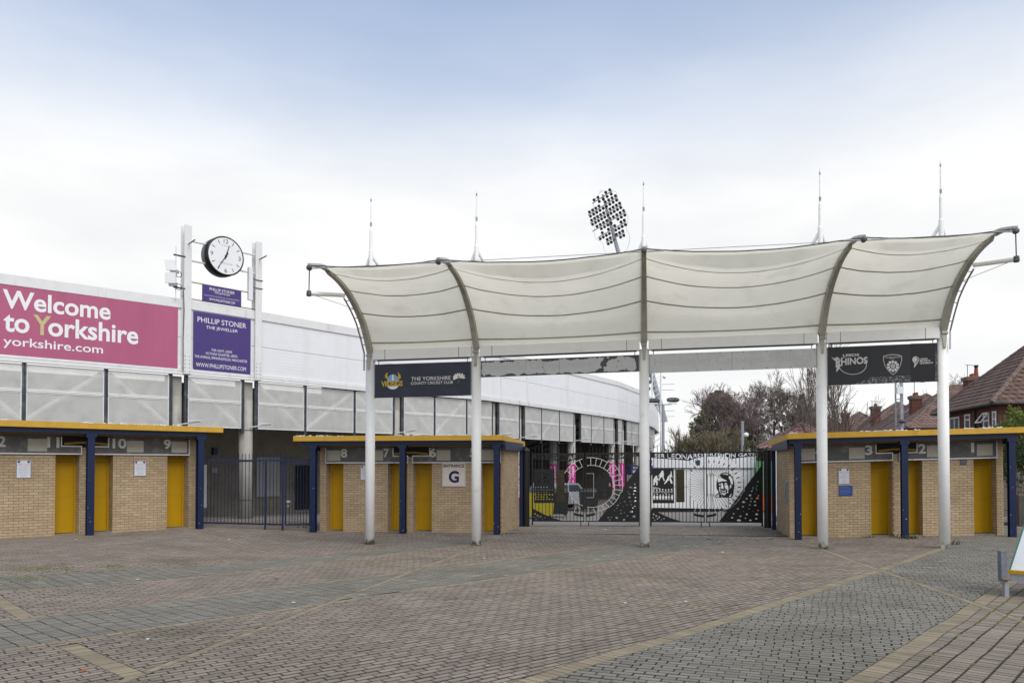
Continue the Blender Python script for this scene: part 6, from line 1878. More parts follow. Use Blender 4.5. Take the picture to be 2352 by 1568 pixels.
def house(C, a, b, La, Lb, eave, rise, label, tile, chim=(), windows=False, n_single=0, tw=.30, base=-.6, brick_detail=False):
    """C: near corner; a, b: unit vectors along the two walls that meet there"""
    C = Vector((C[0], C[1], 0)); a = Vector((a[0], a[1], 0)).normalized(); b = Vector((b[0], b[1], 0)).normalized()
    root = thing('house', (C + a * La / 2 + b * Lb / 2) + Vector((0, 0, base)), label, 'house', 'brick houses with hipped roofs')
    Fb = Frame(C, a, (0, 0, 1), -b)            # wall along a, facing -b
    Fa = Frame(C, b, (0, 0, 1), -a)
    m = MB(); m.hexa([C + Vector((0, 0, base)), C + a * La + Vector((0, 0, base)), C + a * La + b * Lb + Vector((0, 0, base)), C + b * Lb + Vector((0, 0, base)),
                      C + Vector((0, 0, eave)), C + a * La + Vector((0, 0, eave)), C + a * La + b * Lb + Vector((0, 0, eave)), C + b * Lb + Vector((0, 0, eave))])
    m.build('wall', REDMORT, root)
    if brick_detail:
        mb = MB()
        for F_, L_ in ((Fb, La), (Fa, Lb)):
            r = 0
            while 1.9 + r * .075 < eave - .05:
                u = -((r % 2) * .1125)
                while u < L_:
                    u0, u1 = max(0, u + .005), min(L_, u + .22)
                    v0 = 1.9 + r * .075
                    if u1 - u0 > .03:
                        q = [F_.p(u0, v0, .008), F_.p(u1, v0, .008), F_.p(u1, v0 + .065, .008), F_.p(u0, v0 + .065, .008)]
                        z = [F_.p(u0, v0, 0), F_.p(u1, v0, 0), F_.p(u1, v0 + .065, 0), F_.p(u0, v0 + .065, 0)]
                        mb.raw(q + z, [(0, 1, 2, 3), (0, 4, 5, 1), (1, 5, 6, 2), (2, 6, 7, 3), (3, 7, 4, 0)], random.random())
                    u += .225
                r += 1
        mb.build('brick', REDBRICK, root, kind='stuff')
    else:
        m = MB()
        for F_, L_ in ((Fb, La), (Fa, Lb)): m.fbox(F_, .02, L_ - .02, base, eave - .02, .002, .01)
        m.build('brick_face', REDBRICK, root)
    ov = .35
    z0 = eave - .05
    P = [C - a * ov - b * ov, C + a * (La + ov) - b * ov, C + a * (La + ov) + b * (Lb + ov), C - a * ov + b * (Lb + ov)]
    P = [p + Vector((0, 0, z0)) for p in P]
    wa, wb = La + 2 * ov, Lb + 2 * ov
    zr = z0 + rise
    if wb >= wa:
        h = wa / 2
        R0 = P[0] + a * h + b * h; R1 = P[0] + a * h + b * (wb - h)
        planes = [([P[0], P[3], R1, R0]), ([P[2], P[1], R0, R1]), ([P[1], P[0], R0]), ([P[3], P[2], R1])]
    else:
        h = wb / 2
        R0 = P[0] + b * h + a * h; R1 = P[0] + b * h + a * (wa - h)
        planes = [([P[1], P[0], R0, R1]), ([P[3], P[2], R1, R0]), ([P[0], P[3], R0]), ([P[2], P[1], R1])]
    R0 = Vector((R0.x, R0.y, zr)); R1 = Vector((R1.x, R1.y, zr))
    roofmb = MB(); singles = [] if n_single else None
    deck = MB()
    for pl_ in planes:
        pl_ = [Vector((p.x, p.y, zr if (p - Vector((R0.x, R0.y, p.z))).length < 1e-3 or (p - Vector((R1.x, R1.y, p.z))).length < 1e-3 else z0)) for p in pl_]
        deck.poly(pl_)
        e0 = (pl_[1] - pl_[0]).normalized(); nn = (pl_[1] - pl_[0]).cross(pl_[-1] - pl_[0]).normalized()
        if nn.z < 0: nn = -nn
        up = nn.cross(e0)
        if up.z < 0: up = -up
        cam_side = (Vector((0, 0, CAM_Z)) - pl_[0]).dot(nn) > 0
        if cam_side: tile_plane(roofmb, pl_, e0, up, nn, tw=tw, gauge=tw, singles=singles)
    roof = deck.build('roof', tile, root)
    if singles:
        def seen(s_):
            c = sum((Vector(v) for v in s_[0]), Vector()) / len(s_[0]); px, py = project(c)
            return 0 if not (10 < px < IMG_W - 10) or py > 980 else 1 / c.y ** 2
        singles.sort(key=lambda s_: -seen(s_))
        for k, (vs, fs, t) in enumerate(singles):
            if k < n_single and seen((vs, fs, t)) > 0:
                mm = MB(); mm.raw(vs, fs, t); mm.build('tile', tile, roof)
            else: roofmb.raw(vs, fs, t)
    roofmb.build('tile', tile, roof, kind='stuff')
    for q, p in ((P[0], R0 if (R0 - P[0]).length < (R1 - P[0]).length else R1), (P[1], R0 if (R0 - P[1]).length < (R1 - P[1]).length else R1), (P[2], R0 if (R0 - P[2]).length < (R1 - P[2]).length else R1), (P[3], R0 if (R0 - P[3]).length < (R1 - P[3]).length else R1), (R0, R1)):
        n = max(2, int((p - q).length / .42)); d = (p - q) / n if n else Vector()
        if (p - q).length < .1: continue
        m = MB()
        for k in range(n):
            m.tube([q + d * k + Vector((0, 0, .03)), q + d * (k + 1.0) + Vector((0, 0, .03))], [.115, .10], 7)
        m.build('ridge_tiles', RIDGE, roof, kind='stuff')
    for i in range(4):
        m = MB(); q, p = P[i], P[(i + 1) % 4]; m.tube([q + Vector((0, 0, -.03)), p + Vector((0, 0, -.03))], .06, 6); m.build('gutter', GUTTER, root)
    for (px, y0, y1, wpx, Y, pots) in chim:
        p = at(px, y1, Y); t_ = at(px, y0, Y).z; w = wpx / (FOC / Y)
        m = MB(); m.box((p.x, p.y, p.z - 1.2), w * .86, w * .7, (t_ - .28) - (p.z - 1.2), math.atan2(a.y, a.x)); ch = m.build('chimney', REDBRICK, roof)
        m = MB(); m.box((p.x, p.y, t_ - .28), w, w * .84, .14, math.atan2(a.y, a.x)); m.box((p.x, p.y, t_ - .14), w * 1.04, w * .88, .14, math.atan2(a.y, a.x)); m.build('chimney_crown', RIDGE, ch)
        for k in range(pots):
            q = Vector((p.x, p.y, t_)) + a * ((k - (pots - 1) / 2) * w * .32)
            m = MB(); m.lathe(q, [(.14, 0), (.13, .08), (.11, .2), (.13, .24), (.10, .26)], 8); m.build('chimney_pot', POT, ch)
    return root, Fb, Fa

a1 = (.215, .977); b1 = (.977, -.215)
h1, Fb1, Fa1 = house((21.06, 33.0), a1, b1, 7.4, 9.5, 4.78, 3.75, 'nearest brick house at far right with brown tiled hipped roof', TILE_BROWN, n_single=300, brick_detail=True)
def window(F, px0, px1, v0, v1, root, mid=None, open_=False):
    u0, u1 = sorted((F.u_of(px0), F.u_of(px1)))
    wd = MB(); wd.fbox(F, u0, u1, v0, v1, .01, .03); w = wd.build('window', CURTAIN, root)
    m = MB(); t = .06
    m.fbox(F, u0 - .01, u1 + .01, v1 - t, v1, .0305, .06); m.fbox(F, u0 - .01, u1 + .01, v0, v0 + t, .0305, .06)
    m.fbox(F, u0 - .01, u0 + t, v0 + t, v1 - t, .0305, .06); m.fbox(F, u1 - t, u1 + .01, v0 + t, v1 - t, .0305, .06)
    if mid: m.fbox(F, u0 + t, u1 - t, v0 + (v1 - v0) * mid, v0 + (v1 - v0) * mid + .05, .031, .058)
    else: m.fbox(F, (u0 + u1) / 2 - .03, (u0 + u1) / 2 + .03, v0 + t, v1 - t, .031, .058)
    m.build('frame', UPVC, w)
    if open_:
        m = MB(); q = [F.p(u0, v1, .07), F.p(u1, v1, .07), F.p(u1, v1 - .42, .38), F.p(u0, v1 - .42, .38)]
        for i in range(4): m.tube([q[i], q[(i + 1) % 4]], .03, 5)
        m.build('open_light', UPVC, w)
    m = MB(); m.fbox(F, u0 - .05, u1 + .05, v0 - .06, v0 - .002, .012, .1); m.build('sill', UPVC, w)
def fz(px, y, F):
    u = F.u_of(px); p = F.p(u, 0); return 2.25 + (1058 - y) * p.y / FOC
for (x0, x1, yt, yb, mid, op) in ((2184, 2206, 958, 1002, None, False), (2219, 2231, 951, 1000, .72, False), (2262, 2275, 948, 996, .6, True), (2283, 2291, 944, 992, .6, False)):
    xm = (x0 + x1) / 2; window(Fb1, x0, x1, fz(xm, yb, Fb1), fz(xm, yt, Fb1), h1, mid, op)
m = MB(); u = Fb1.u_of(2245); m.tube([Fb1.p(u, 0, .09), Fb1.p(u, 4.6, .09)], .05, 8); m.build('downpipe', GUTTER, h1)
m = MB(); u = Fb1.u_of(2256); m.tube([Fb1.p(u, 0, .09), Fb1.p(u, 4.4, .09)], .04, 8); m.build('downpipe', GUTTER, h1)
for px, y0, y1 in ((2229, 920, 931), (2237, 914, 930)):
    p = at(px, y1, 36.3); q = at(px, y0, 36.3); m = MB(); m.tube([p, q], .07, 8); m.build('vent_pipe', GUTTER, h1)
def far_house(px, y, label, tile, rise=3.5, half=4.2, chim=(), tw=.34, ns=0, lb=None):
    s_ = (1058 - y) / (8.3 - 2.25); Y = FOC / s_; X = (px - 1176) / s_
    a = Vector((.215, .977, 0)); b = Vector((.977, -.215, 0)); lb = lb or 2 * half
    C = Vector((X, Y, 0)) - a * half - b * half
    return house((C.x, C.y), a, b, 2 * half, lb, 8.3 - rise, rise, label, tile, chim, tw=tw, n_single=ns)
far_house(2187, 885, 'second brick house, light brown roof peak just right of the last canopy pole', TILE_RED, chim=[(2233, 866, 897, 39, 58, 2)], ns=150, lb=9.5)
far_house(2128, 904, 'third house, its roof reaching the last canopy pole behind the lattice mast', TILE_BROWN, chim=[(2103, 909, 946, 30, 62, 3)], ns=150)
far_house(2062, 923, 'fourth house with brown hipped roof directly behind the lattice mast', TILE_BROWN, chim=[(2011, 933, 958, 25, 74, 2)], ns=100)
far_house(1974, 945, 'fifth house with brown hipped roof right of the fourth canopy pole', TILE_RED, chim=[(1942, 948, 972, 21, 88, 2)])
far_house(1903, 957, 'farthest house roof just showing beside the fourth canopy pole', TILE_RED, chim=[(1868, 958, 975, 14, 100, 1)])
# the tall red pot and aerials on chimneys
for px, yb, yt, Y, red in ((2242, 866, 845, 58, True),):
    p = at(px, yb, Y); q = at(px, yt, Y); o = thing('chimney_flue', p, 'tall red chimney flue pot with metal cowl on second house', 'chimney pot')
    m = MB(); m.tube([p, q], [.17, .12], 10); m.build('flue', POT, o)
    m = MB(); m.lathe(q, [(.1, 0), (.14, .05), (.14, .16), (.16, .17), (.16, .22)], 10); m.build('cowl', BLACK, o)
for px, yb, yt, Y, nm in ((2222, 880, 838, 58, 'on the second house chimney'), (2100, 912, 876, 62, 'on the third house chimney behind the sign'), (2003, 940, 921, 74, 'on the fourth house chimney'), (1946, 950, 925, 88, 'on the fifth house chimney')):
    p = at(px, yb, Y); q = at(px, yt, Y); o = thing('television_aerial', p, 'thin television aerial ' + nm, 'aerial', 'television aerials')
    m = MB(); m.tube([p, q], .025, 5); m.build('pole', DARKSTEEL, o)
    m = MB(); d = Vector((.9, -.3, -.12)); m.tube([q - d * .15, q + d * .8], .018, 5); m.build('boom', DARKSTEEL, o)
    for k in range(5): m = MB(); c = q + d * (k * .18); m.tube([c + Vector((.06, .2, 0)), c - Vector((.06, .2, 0))], .010, 4); m.build('element', DARKSTEEL, o)
# low pink roofed building behind the right turnstile corner
h7, _, _ = house((13.2, 39.5), (.7, .71), (.71, -.7), 2.6, 2.6, 2.95, 1.25, 'low building with pink tiled roof behind the right turnstile corner', TILE_PINK)

# ================================================================ TREES
BARK = mat('bare_twig_bark', (0.16, 0.13, 0.108), 0.9, 0.25, 3.0, tint=0.35)
BARK_P = mat('purple_brown_twig_bark', (0.185, 0.14, 0.132), 0.9, 0.2, 2.0, tint=0.35)
BARK_O = mat('olive_twig_bark', (0.19, 0.16, 0.098), 0.9, 0.2, 2.0, tint=0.35)
LEAF_D = mat('dark_conifer_foliage', (0.035, 0.055, 0.024), 0.8, 0.35, 0.9, tint=0.5)
LEAF_C = mat('cypress_foliage', (0.085, 0.10, 0.030), 0.8, 0.35, 0.8, tint=0.5)
LEAF_L = mat('light_green_leaves', (0.115, 0.155, 0.025), 0.7, 0.35, 2.0, tint=0.45)
LEAF_H = mat('dark_hedge_leaves', (0.022, 0.038, 0.014), 0.75, 0.4, 2.0, tint=0.5)
BIRCH = mat('birch_trunk', (0.30, 0.25, 0.20), 0.85, 0.3, 4.0)

def grow(mb, p, d, L, r, depth, rnd, spread, up, bend, kids, minr):
    n = 3 if depth > 2 else 2
    pts = [p.copy()]; q = p.copy(); dd = d.copy()
    for i in range(n):
        dd = (dd + Vector((rnd.gauss(0, bend), rnd.gauss(0, bend), rnd.gauss(0, bend) + up))).normalized()
        q = q + dd * (L / n); pts.append(q.copy())
    rs = [max(minr, r * (1 - .45 * i / n)) for i in range(n + 1)]
    mb.tube(pts, rs, 5 if depth > 3 else 3, cap=False, tint=rnd.random())
    if depth <= 0: return
    k = kids + (rnd.random() < .5)
    for j in range(k):
        t = .35 + .65 * (j + rnd.random()) / k
        x = t * n; i = min(n - 1, int(x)); c = pts[i].lerp(pts[i + 1], x - i)
        an = rnd.random() * 6.283; ort = dd.orthogonal().normalized(); ort2 = dd.cross(ort)
        sp = spread * rnd.uniform(.55, 1.2)
        nd = (dd * math.cos(sp) + (ort * math.cos(an) + ort2 * math.sin(an)) * math.sin(sp)).normalized()
        grow(mb, c, nd, L * rnd.uniform(.55, .80), r * .55, depth - 1, rnd, spread, up, bend, kids, minr)

def bare_tree(base, h, seed, label, bark, depth=5, spread=.6, up=.06, bend=.12, kids=3, trunk=.2, lean=(0, 0), stems=1, minr=.012, trunk_mat=None, trunk_frac=.34):
    rnd = random.Random(seed)
    o = thing('bare_tree', base, label, 'tree', 'leafless trees')
    cr = MB(); tr = MB()
    for s_ in range(stems):
        an = 6.283 * s_ / stems + rnd.random()
        d = Vector((lean[0] + (.25 * math.cos(an) if stems > 1 else 0), lean[1] + (.25 * math.sin(an) if stems > 1 else 0), 1)).normalized()
        p0 = Vector(base) + (Vector((math.cos(an), math.sin(an), 0)) * (.5 if stems > 1 else 0))
        tl = h * trunk_frac
        pts = [p0, p0 + d * tl * .5 + Vector((rnd.gauss(0, .08), 0, 0)), p0 + d * tl]
        tr.tube(pts, [trunk, trunk * .8, trunk * .68], 8)
        L = (h - tl) * .42
        grow(cr, pts[-1], d, L, trunk * .62, depth, rnd, spread, up, bend, kids, minr)
        for j in range(kids):
            a2 = rnd.random() * 6.283; sp = spread * rnd.uniform(.7, 1.3)
            nd = (d * math.cos(sp) + Vector((math.cos(a2), math.sin(a2), 0)) * math.sin(sp)).normalized()
            grow(cr, pts[1].lerp(pts[2], rnd.uniform(.3, 1)), nd, L * rnd.uniform(.7, 1), trunk * .45, depth - 1, rnd, spread, up, bend, kids, minr)
    tr.build('trunk', trunk_mat or bark, o); cr.build('crown', bark, o)
    return o

def leaf_cloud(mb, fn, n, size, rnd, elong=1.0, droop=0.0):
    for _ in range(n):
        c, outw, t = fn(rnd)
        s_ = size * rnd.uniform(.5, 1.25)
        a = Vector((rnd.gauss(0, 1), rnd.gauss(0, 1), rnd.gauss(0, 1))).normalized()
        a = (a + outw * elong + Vector((0, 0, -droop))).normalized(); b = a.orthogonal().normalized(); b = (b * math.cos(rnd.random() * 6.28) + a.cross(b) * math.sin(rnd.random() * 6.28))
        mb.poly([c - b * s_ * .35, c + a * s_ * .55 - b * s_ * .2, c + a * s_ * 1.1, c + a * s_ * .5 + b * s_ * .3], t)

def conifer(base, h, rad, seed, label, leaf, n=5500, size=.28, power=.8, tilt=0):
    rnd = random.Random(seed)
    o = thing('conifer_tree', base, label, 'tree', 'evergreen trees')
    B = Vector(base)
    m = MB(); m.tube([B, B + Vector((0, 0, h * .95))], [.16, .03], 7); m.build('trunk', BARK, o)
    off = Vector((seed * 3.1, seed * 1.7, 0))
    def fn(r_):
        while True:
            z = r_.random() ** 1.15; an = r_.random() * 6.283
            lob = noise.noise(Vector((math.cos(an) * 1.9, math.sin(an) * 1.9, z * 5.5)) + off)
            lob2 = noise.noise(Vector((math.cos(an) * 5, math.sin(an) * 5, z * 13)) + off)
            env = rad * max(0.0, 1 - z) ** power * (1 + .30 * lob + .18 * lob2)
            rr = env * (1 - .55 * r_.random() ** 2)
            p = Vector((rr * math.cos(an), rr * math.sin(an), h * (.05 + .95 * z) - .12 * rr))
            if lob2 > -.28 or r_.random() < .35: break
        ow = Vector((p.x, p.y, .6 * rad)).normalized()
        return B + p, ow, min(1, max(0, .5 + lob2 * .7 + r_.uniform(-.25, .25)))
    m = MB(); leaf_cloud(m, fn, n, size, rnd, .9, .1); m.build('crown', leaf, o)
    return o

def shrub(box, seed, label, leaf, n, size, name='shrub', cat='shrub', stems=8):
    rnd = random.Random(seed); (x0, x1, y0, y1, z0, z1) = box
    o = thing(name, ((x0 + x1) / 2, (y0 + y1) / 2, z0), label, cat)
    lob = [(Vector((rnd.uniform(x0, x1), rnd.uniform(y0, y1), rnd.uniform(z0 + .2, z1) - (z1 - z0) * .25 * rnd.random() ** 2)), rnd.uniform(.25, .6) * min(1.2, (x1 - x0) * .3), rnd.random()) for _ in range(40)]
    def fn(r_):
        c, s_, t = lob[r_.randrange(40)]
        d = Vector((r_.gauss(0, 1), r_.gauss(0, 1), r_.gauss(0, 1))).normalized(); return c + d * s_ * r_.random() ** .5, d, min(1, max(0, t * .6 + r_.random() * .4))
    m = MB()
    for _ in range(stems):
        c = lob[rnd.randrange(40)][0]; q = Vector((rnd.uniform(x0, x1), (y0 + y1) / 2, z0)); m.tube([q, q.lerp(c, .5) + Vector((rnd.gauss(0, .1), 0, .1)), c], [.03, .02, .01], 4)
    m.build('branches', BARK, o)
    m = MB(); leaf_cloud(m, fn, n, size, rnd, .4); m.build('foliage', leaf, o)
    return o
def tb(px, Y, z=-.75):
    p = at(px, 1058, Y); return (p.x, p.y, z)
conifer(tb(1652, 69), 9.2, 4.3, 3, 'broad olive green cypress behind the bare bushes, left of the trees', LEAF_C, 11000, .34, .55)
conifer(tb(1843, 82), 10.0, 2.0, 4, 'narrow dark spruce top showing between bare trees near the fourth pole', LEAF_D, 4000, .34, .9)
conifer(tb(1790, 60), 4.6, 2.6, 5, 'low dark evergreen in front of the bare trees by the right gate', LEAF_D, 6500, .30, .5)
conifer(tb(1815, 57), 3.9, 1.9, 8, 'second low dark evergreen beside the right turnstile roof', LEAF_D, 4500, .28, .5)
bare_tree(tb(1608, 58), 5.2, 12, 'wide olive brown leafless bush at the left of the tree group', BARK_O, 5, .42, .10, .10, 3, .07, stems=9, minr=.013, trunk_frac=.2)
bare_tree(tb(1655, 57), 5.0, 13, 'olive brown leafless bush below the cypress', BARK_O, 5, .42, .10, .10, 3, .07, stems=8, minr=.013, trunk_frac=.2)
bare_tree(tb(1570, 62), 4.6, 14, 'thin leafless shrub beside the lamp post', BARK, 4, .5, .05, .1, 3, .05, stems=5, minr=.011, trunk_frac=.2)
bare_tree(tb(1700, 62), 9.6, 15, 'pale trunked birch with purple twigs in the middle of the trees', BARK_P, 6, .55, .03, .13, 3, .13, lean=(-.08, 0), minr=.012, trunk_mat=BIRCH)
bare_tree(tb(1668, 63), 9.6, 25, 'tall wispy leafless tree leaning left above the cypress', BARK_P, 5, .5, .05, .13, 3, .10, lean=(-.12, 0), minr=.011, trunk_mat=BIRCH, trunk_frac=.45)
bare_tree(tb(1775, 73), 12.0, 16, 'big round-crowned leafless tree with dense dark branches', BARK, 6, .72, .02, .16, 3, .26, minr=.014, trunk_frac=.26)
bare_tree(tb(1735, 70), 10.6, 17, 'purple brown leafless tree left of the round-crowned one', BARK_P, 6, .6, .04, .14, 3, .15, minr=.013, trunk_frac=.25)
bare_tree(tb(1815, 70), 11.2, 27, 'leafless tree right of the round-crowned one', BARK, 6, .62, .03, .14, 3, .16, minr=.013, trunk_frac=.25)
bare_tree(tb(1850, 66), 9.5, 18, 'leafless tree behind the pink roof', BARK_P, 5, .6, .03, .14, 3, .13, minr=.013)
bare_tree(tb(1882, 40, -.4), 9.4, 19, 'tall slender leafless sapling just left of the fourth pole', BARK, 4, .34, .07, .10, 3, .07, lean=(-.10, 0), minr=.009, stems=2, trunk_frac=.3)
bare_tree(tb(1910, 41, -.4), 8.8, 20, 'slender leafless sapling under the left end of black sign', BARK, 4, .36, .07, .10, 3, .06, lean=(.10, 0), minr=.009, stems=2, trunk_frac=.3)
bare_tree(tb(1845, 42, -.4), 5.0, 28, 'small leafless sapling above the pink roof', BARK, 4, .4, .06, .1, 3, .05, minr=.009, stems=2, trunk_frac=.25)
bare_tree(tb(2150, 92), 12.5, 21, 'leafless tree behind the roofs left of the last pole', BARK_P, 5, .7, .02, .15, 3, .2, minr=.016)
bare_tree(tb(2200, 84), 14.0, 22, 'leafless tree behind the chimney with the red pot', BARK_P, 5, .7, .02, .15, 3, .22, minr=.015)
bare_tree(tb(2118, 96), 12.5, 26, 'leafless tree behind the third house chimney', BARK_P, 5, .7, .02, .15, 3, .2, minr=.016)
q = at(2325, 985, 27)
shrub((q.x - .45, q.x + 1.6, 26.6, 28, 2.0, 4.2), 31, 'light green leafy bush in front of the nearest house', LEAF_L, 11000, .10, stems=24)
q = at(2349, 1050, 25.2)
shrub((q.x - .35, q.x + 2.5, 24.8, 26.2, .0, 3.3), 32, 'dark leafy hedge behind the right-hand blue post', LEAF_H, 9000, .085, 'hedge', 'hedge')
# low block wall under the hedge
G = Frame((q.x - .45, 24.75, -.1), (1, 0, 0), (0, 0, 1), (0, -1, 0))
wl_ = thing('garden_wall', G.p(1.5, 0, 0), 'low dark block wall below the hedge at the right edge', 'wall')
m = MB(); m.fbox(G, 0, 3, 0, 1.25, -.2, -.006); m.build('core', MORTAR, wl_)
BLOCK = mat('dark_wall_block', (.075, .072, .06), .9, .2, 5.0, tint=.2)
for r in range(5):
    for c in range(7):
        u0 = c * .45 - (r % 2) * .225; u0c, u1c = max(0, u0 + .005), min(3, u0 + .44)
        if u1c > u0c: m = MB(); m.fbox(G, u0c, u1c, r * .225 + .1, r * .225 + .315, -.02, 0, random.random()); m.build('block', BLOCK, wl_)
# ================================================================ NOTICES ON THE TURNSTILE WALLS
PAPER = mat('white_notice', (0.66, 0.68, 0.74), 0.5, 0.04, 6.0)
REDPRINT = mat('red_print', (0.45, 0.05, 0.08), 0.6, 0.05)
DARKPRINT = mat('dark_print', (0.08, 0.08, 0.13), 0.6, 0.05)
LINES = [('PLEASE NOTE THE', REDPRINT), ('CRICKET TURNSTILES', REDPRINT), ('ARE CLOSED', REDPRINT), ('PLEASE ACCESS THE', DARKPRINT), ('STADIUM VIA', DARKPRINT), ('CASH TURNSTILES', DARKPRINT), ('VIA THE', DARKPRINT), ('ST MICHAELS LANE', DARKPRINT), ('TURNSTILES', DARKPRINT)]
def notice(F, px0, px1, v0, v1, label):
    u0, u1 = F.u_of(px0), F.u_of(px1)
    G = F.off(0, 0, .004)
    m = MB(); m.fbox(G, u0, u1, v0, v1, 0, .012); o = tag(m.build('wall_notice', PAPER), label, 'notice', 'printed turnstile notices')
    m = MB()
    t = .014
    m.fbox(G, u0 - t, u1 + t, v1 + .0003, v1 + t, 0, .018); m.fbox(G, u0 - t, u1 + t, v0 - t, v0 - .0003, 0, .018); m.fbox(G, u0 - t, u0 - .0003, v0, v1, 0, .018); m.fbox(G, u1 + .0003, u1 + t, v0, v1, 0, .018)
    m.build('frame', GALV, o)
    h = (v1 - v0)
    for k, (tx, mt) in enumerate(LINES):
        w = (u1 - u0) * (.42 if len(tx) > 14 else .36 if len(tx) > 10 else .26); c = (u0 + u1) / 2
        va = v1 - h * (.20 + .088 * k)
        m = MB(); put_text(m, G, tx, c - w, c + w, va - h * .045, va, .0125); m.build('lettering', mt, o)
    for uu in (u0 + (u1 - u0) * .14, u1 - (u1 - u0) * .14):
        m = MB(); m.plate(G.off(uu, v1 - h * .09, .012), [(-.03, .03), (.03, .03), (.028, -.01), (0, -.035), (-.028, -.01)], (), .0003, .001); m.build('crest', DARKPRINT, o)
    return o
def zrel(F, px, y):
    u = F.u_of(px); p = F.p(u, 0); return 2.25 + (1058 - y) * p.y / FOC - p.z
def notice_px(F, x0, x1, y0, y1, label):
    xm = (x0 + x1) / 2; return notice(F, x0, x1, zrel(F, xm, y1), zrel(F, xm, y0), label)
notice_px(FL, 39, 70, 1057, 1096, 'white printed notice on brick left of door 11')
notice_px(FL, 309, 334.5, 1058.5, 1091.5, 'white printed notice on brick between doors 10 and 9')
notice_px(FM, 829.5, 852, 1069, 1101, 'white printed notice half hidden by the leftmost canopy pole')
notice_px(FR, 1926, 1949.5, 1075.5, 1110, 'white printed notice above a blue sign between doors 4 and 3')
def plain_sign(F, x0, x1, y0, y1, mt, label, lines=5, name='wall_sign', pm=None):
    xm = (x0 + x1) / 2; v0, v1 = zrel(F, xm, y1), zrel(F, xm, y0); u0, u1 = F.u_of(x0), F.u_of(x1); G = F.off(0, 0, .004)
    m = MB(); m.fbox(G, u0, u1, v0, v1, 0, .012); o = tag(m.build(name, mt), label, 'sign')
    for k in range(lines):
        vv = v1 - (v1 - v0) * (.14 + .8 * k / lines); m = MB(); m.fbox(G, u0 + .02, u0 + (u1 - u0) * random.uniform(.7, .93), vv - .009, vv, .0125, .0135); m.build('print_line', pm or WHITE_CLEAN, o)
    return o
BLUESIGN = mat('blue_sign_face', (.02, .055, .25), .4, .06)
plain_sign(FR, 1926, 1957, 1114.5, 1137.5, BLUESIGN, 'small dark blue sign below the white notice near door 3', 6, pm=mat('pale_blue_print', (.16, .22, .4), .6, .05))
plain_sign(FR, 2205, 2219.5, 1053, 1067.5, mat('dark_plate', (.07, .07, .09), .5, .1), 'small dark plate under the number board near door 1', 4, pm=mat('grey_print', (.22, .22, .24), .6, .05))
plain_sign(FR, 2316, 2322, 1087, 1091, WHITE_CLEAN, 'tiny white sticker on the right-hand blue post', 0) if False else None
# entrance G
u0, u1 = FM.u_of(1016), FM.u_of(1070); v0, v1 = zrel(FM, 1043, 1117), zrel(FM, 1043, 1059.5); G = FM.off(0, 0, .006)
m = MB(); m.fbox(G, u0, u1, v0, v1, 0, .015); eg = tag(m.build('entrance_sign', mat('pale_pink_sign', (.62, .54, .49), .5, .06, 6.0, col2=(.42, .36, .32), c2scale=5.0, c2lo=.62, c2hi=.8)), 'square pale entrance sign with a large letter on the brick wall', 'sign')
m = MB(); put_text(m, G, 'ENTRANCE', u0 + .045, u1 - .045, v1 - .185, v1 - .085, .0165, .03); m.build('lettering', mat('maroon_black_print', (.03, .012, .015), .5, .05), eg)
m = MB(); c = (u0 + u1) / 2; put_text(m, G, 'G', c - .165, c + .165, v0 + .12, v0 + .50, .0165, .04); m.build('lettering', mat('navy_print', (.008, .012, .06), .5, .05), eg)
m = MB(); t = .018
m.fbox(G, u0 + t, u1 - t, v1 - t - .006, v1 - t, .0155, .0165); m.fbox(G, u0 + t, u1 - t, v0 + t, v0 + t + .006, .0155, .0165); m.fbox(G, u0 + t, u0 + t + .006, v0 + t + .0065, v1 - t - .0065, .0155, .0165); m.fbox(G, u1 - t - .006, u1 - t, v0 + t + .0065, v1 - t - .0065, .0155, .0165)
m.build('border_line', DARKPRINT, eg)
# steel letter box in the side wall by the right gate post
Fs = Frame(FR.p(0, 0, -2.5), FR.en, FR.ev, -FR.eu); uu = 2.5 - .42
m = MB(); m.fbox(Fs, uu - .13, uu + .13, 1.05, 1.62, .004, .06); pb = tag(m.build('meter_box', GALV), 'narrow grey steel box on the side wall beside the right gate', 'box')
m = MB(); m.fbox(Fs, uu + .09, uu + .11, 1.08, 1.59, .0605, .066); m.build('slot', BLACK, pb)

# ================================================================ SIGN TRAILER AT THE RIGHT EDGE
TY = 11.0
pL = ground_at(2310, 1369); Y0 = pL.y
tr = thing('sign_trailer', pL, 'white A-frame advertising trailer cut off by the right edge', 'trailer')
e = Vector((.76, -.65, 0)).normalized(); n = Vector((-.65, -.76, 0)).normalized()
g = pL.z
sA = Y0 / FOC
zl = g + (1369 - 1265) * sA
# corner jack leg
m = MB(); m.fbox(Frame((pL.x - .035, pL.y, g), (1, 0, 0), (0, 0, 1), (0, -1, 0)), -.045, .045, (1369 - 1335) * sA, (1369 - 1265) * sA, -.045, .045); lg = m.build('leg', mat('trailer_galvanised', (.17, .19, .22), .5, .25, 12.0, metal=.2), tr)
for v in lg.data.vertices: v.co.x -= .012 * (v.co.z / .6)
m = MB(); m.fbox(Frame((pL.x, pL.y, g), (1, 0, 0), (0, 0, 1), (0, -1, 0)), -.033, .033, 0, (1369 - 1333) * sA, -.033, .033); m.build('leg_foot', GALV, tr)
m = MB(); m.tube([(pL.x - .09, pL.y - .06, g + .27), (pL.x + .02, pL.y - .06, g + .27)], .016, 6); m.build('clamp_bolt', RUST, tr)
zb = g + (1369 - 1313) * sA
G = Frame((pL.x + .07, pL.y, zb), e, (0, 0, 1), n)
m = MB(); m.fbox(G, 0, 2.6, -.14, -.02, -.03, .03); m.build('chassis_rail', GALV, tr)
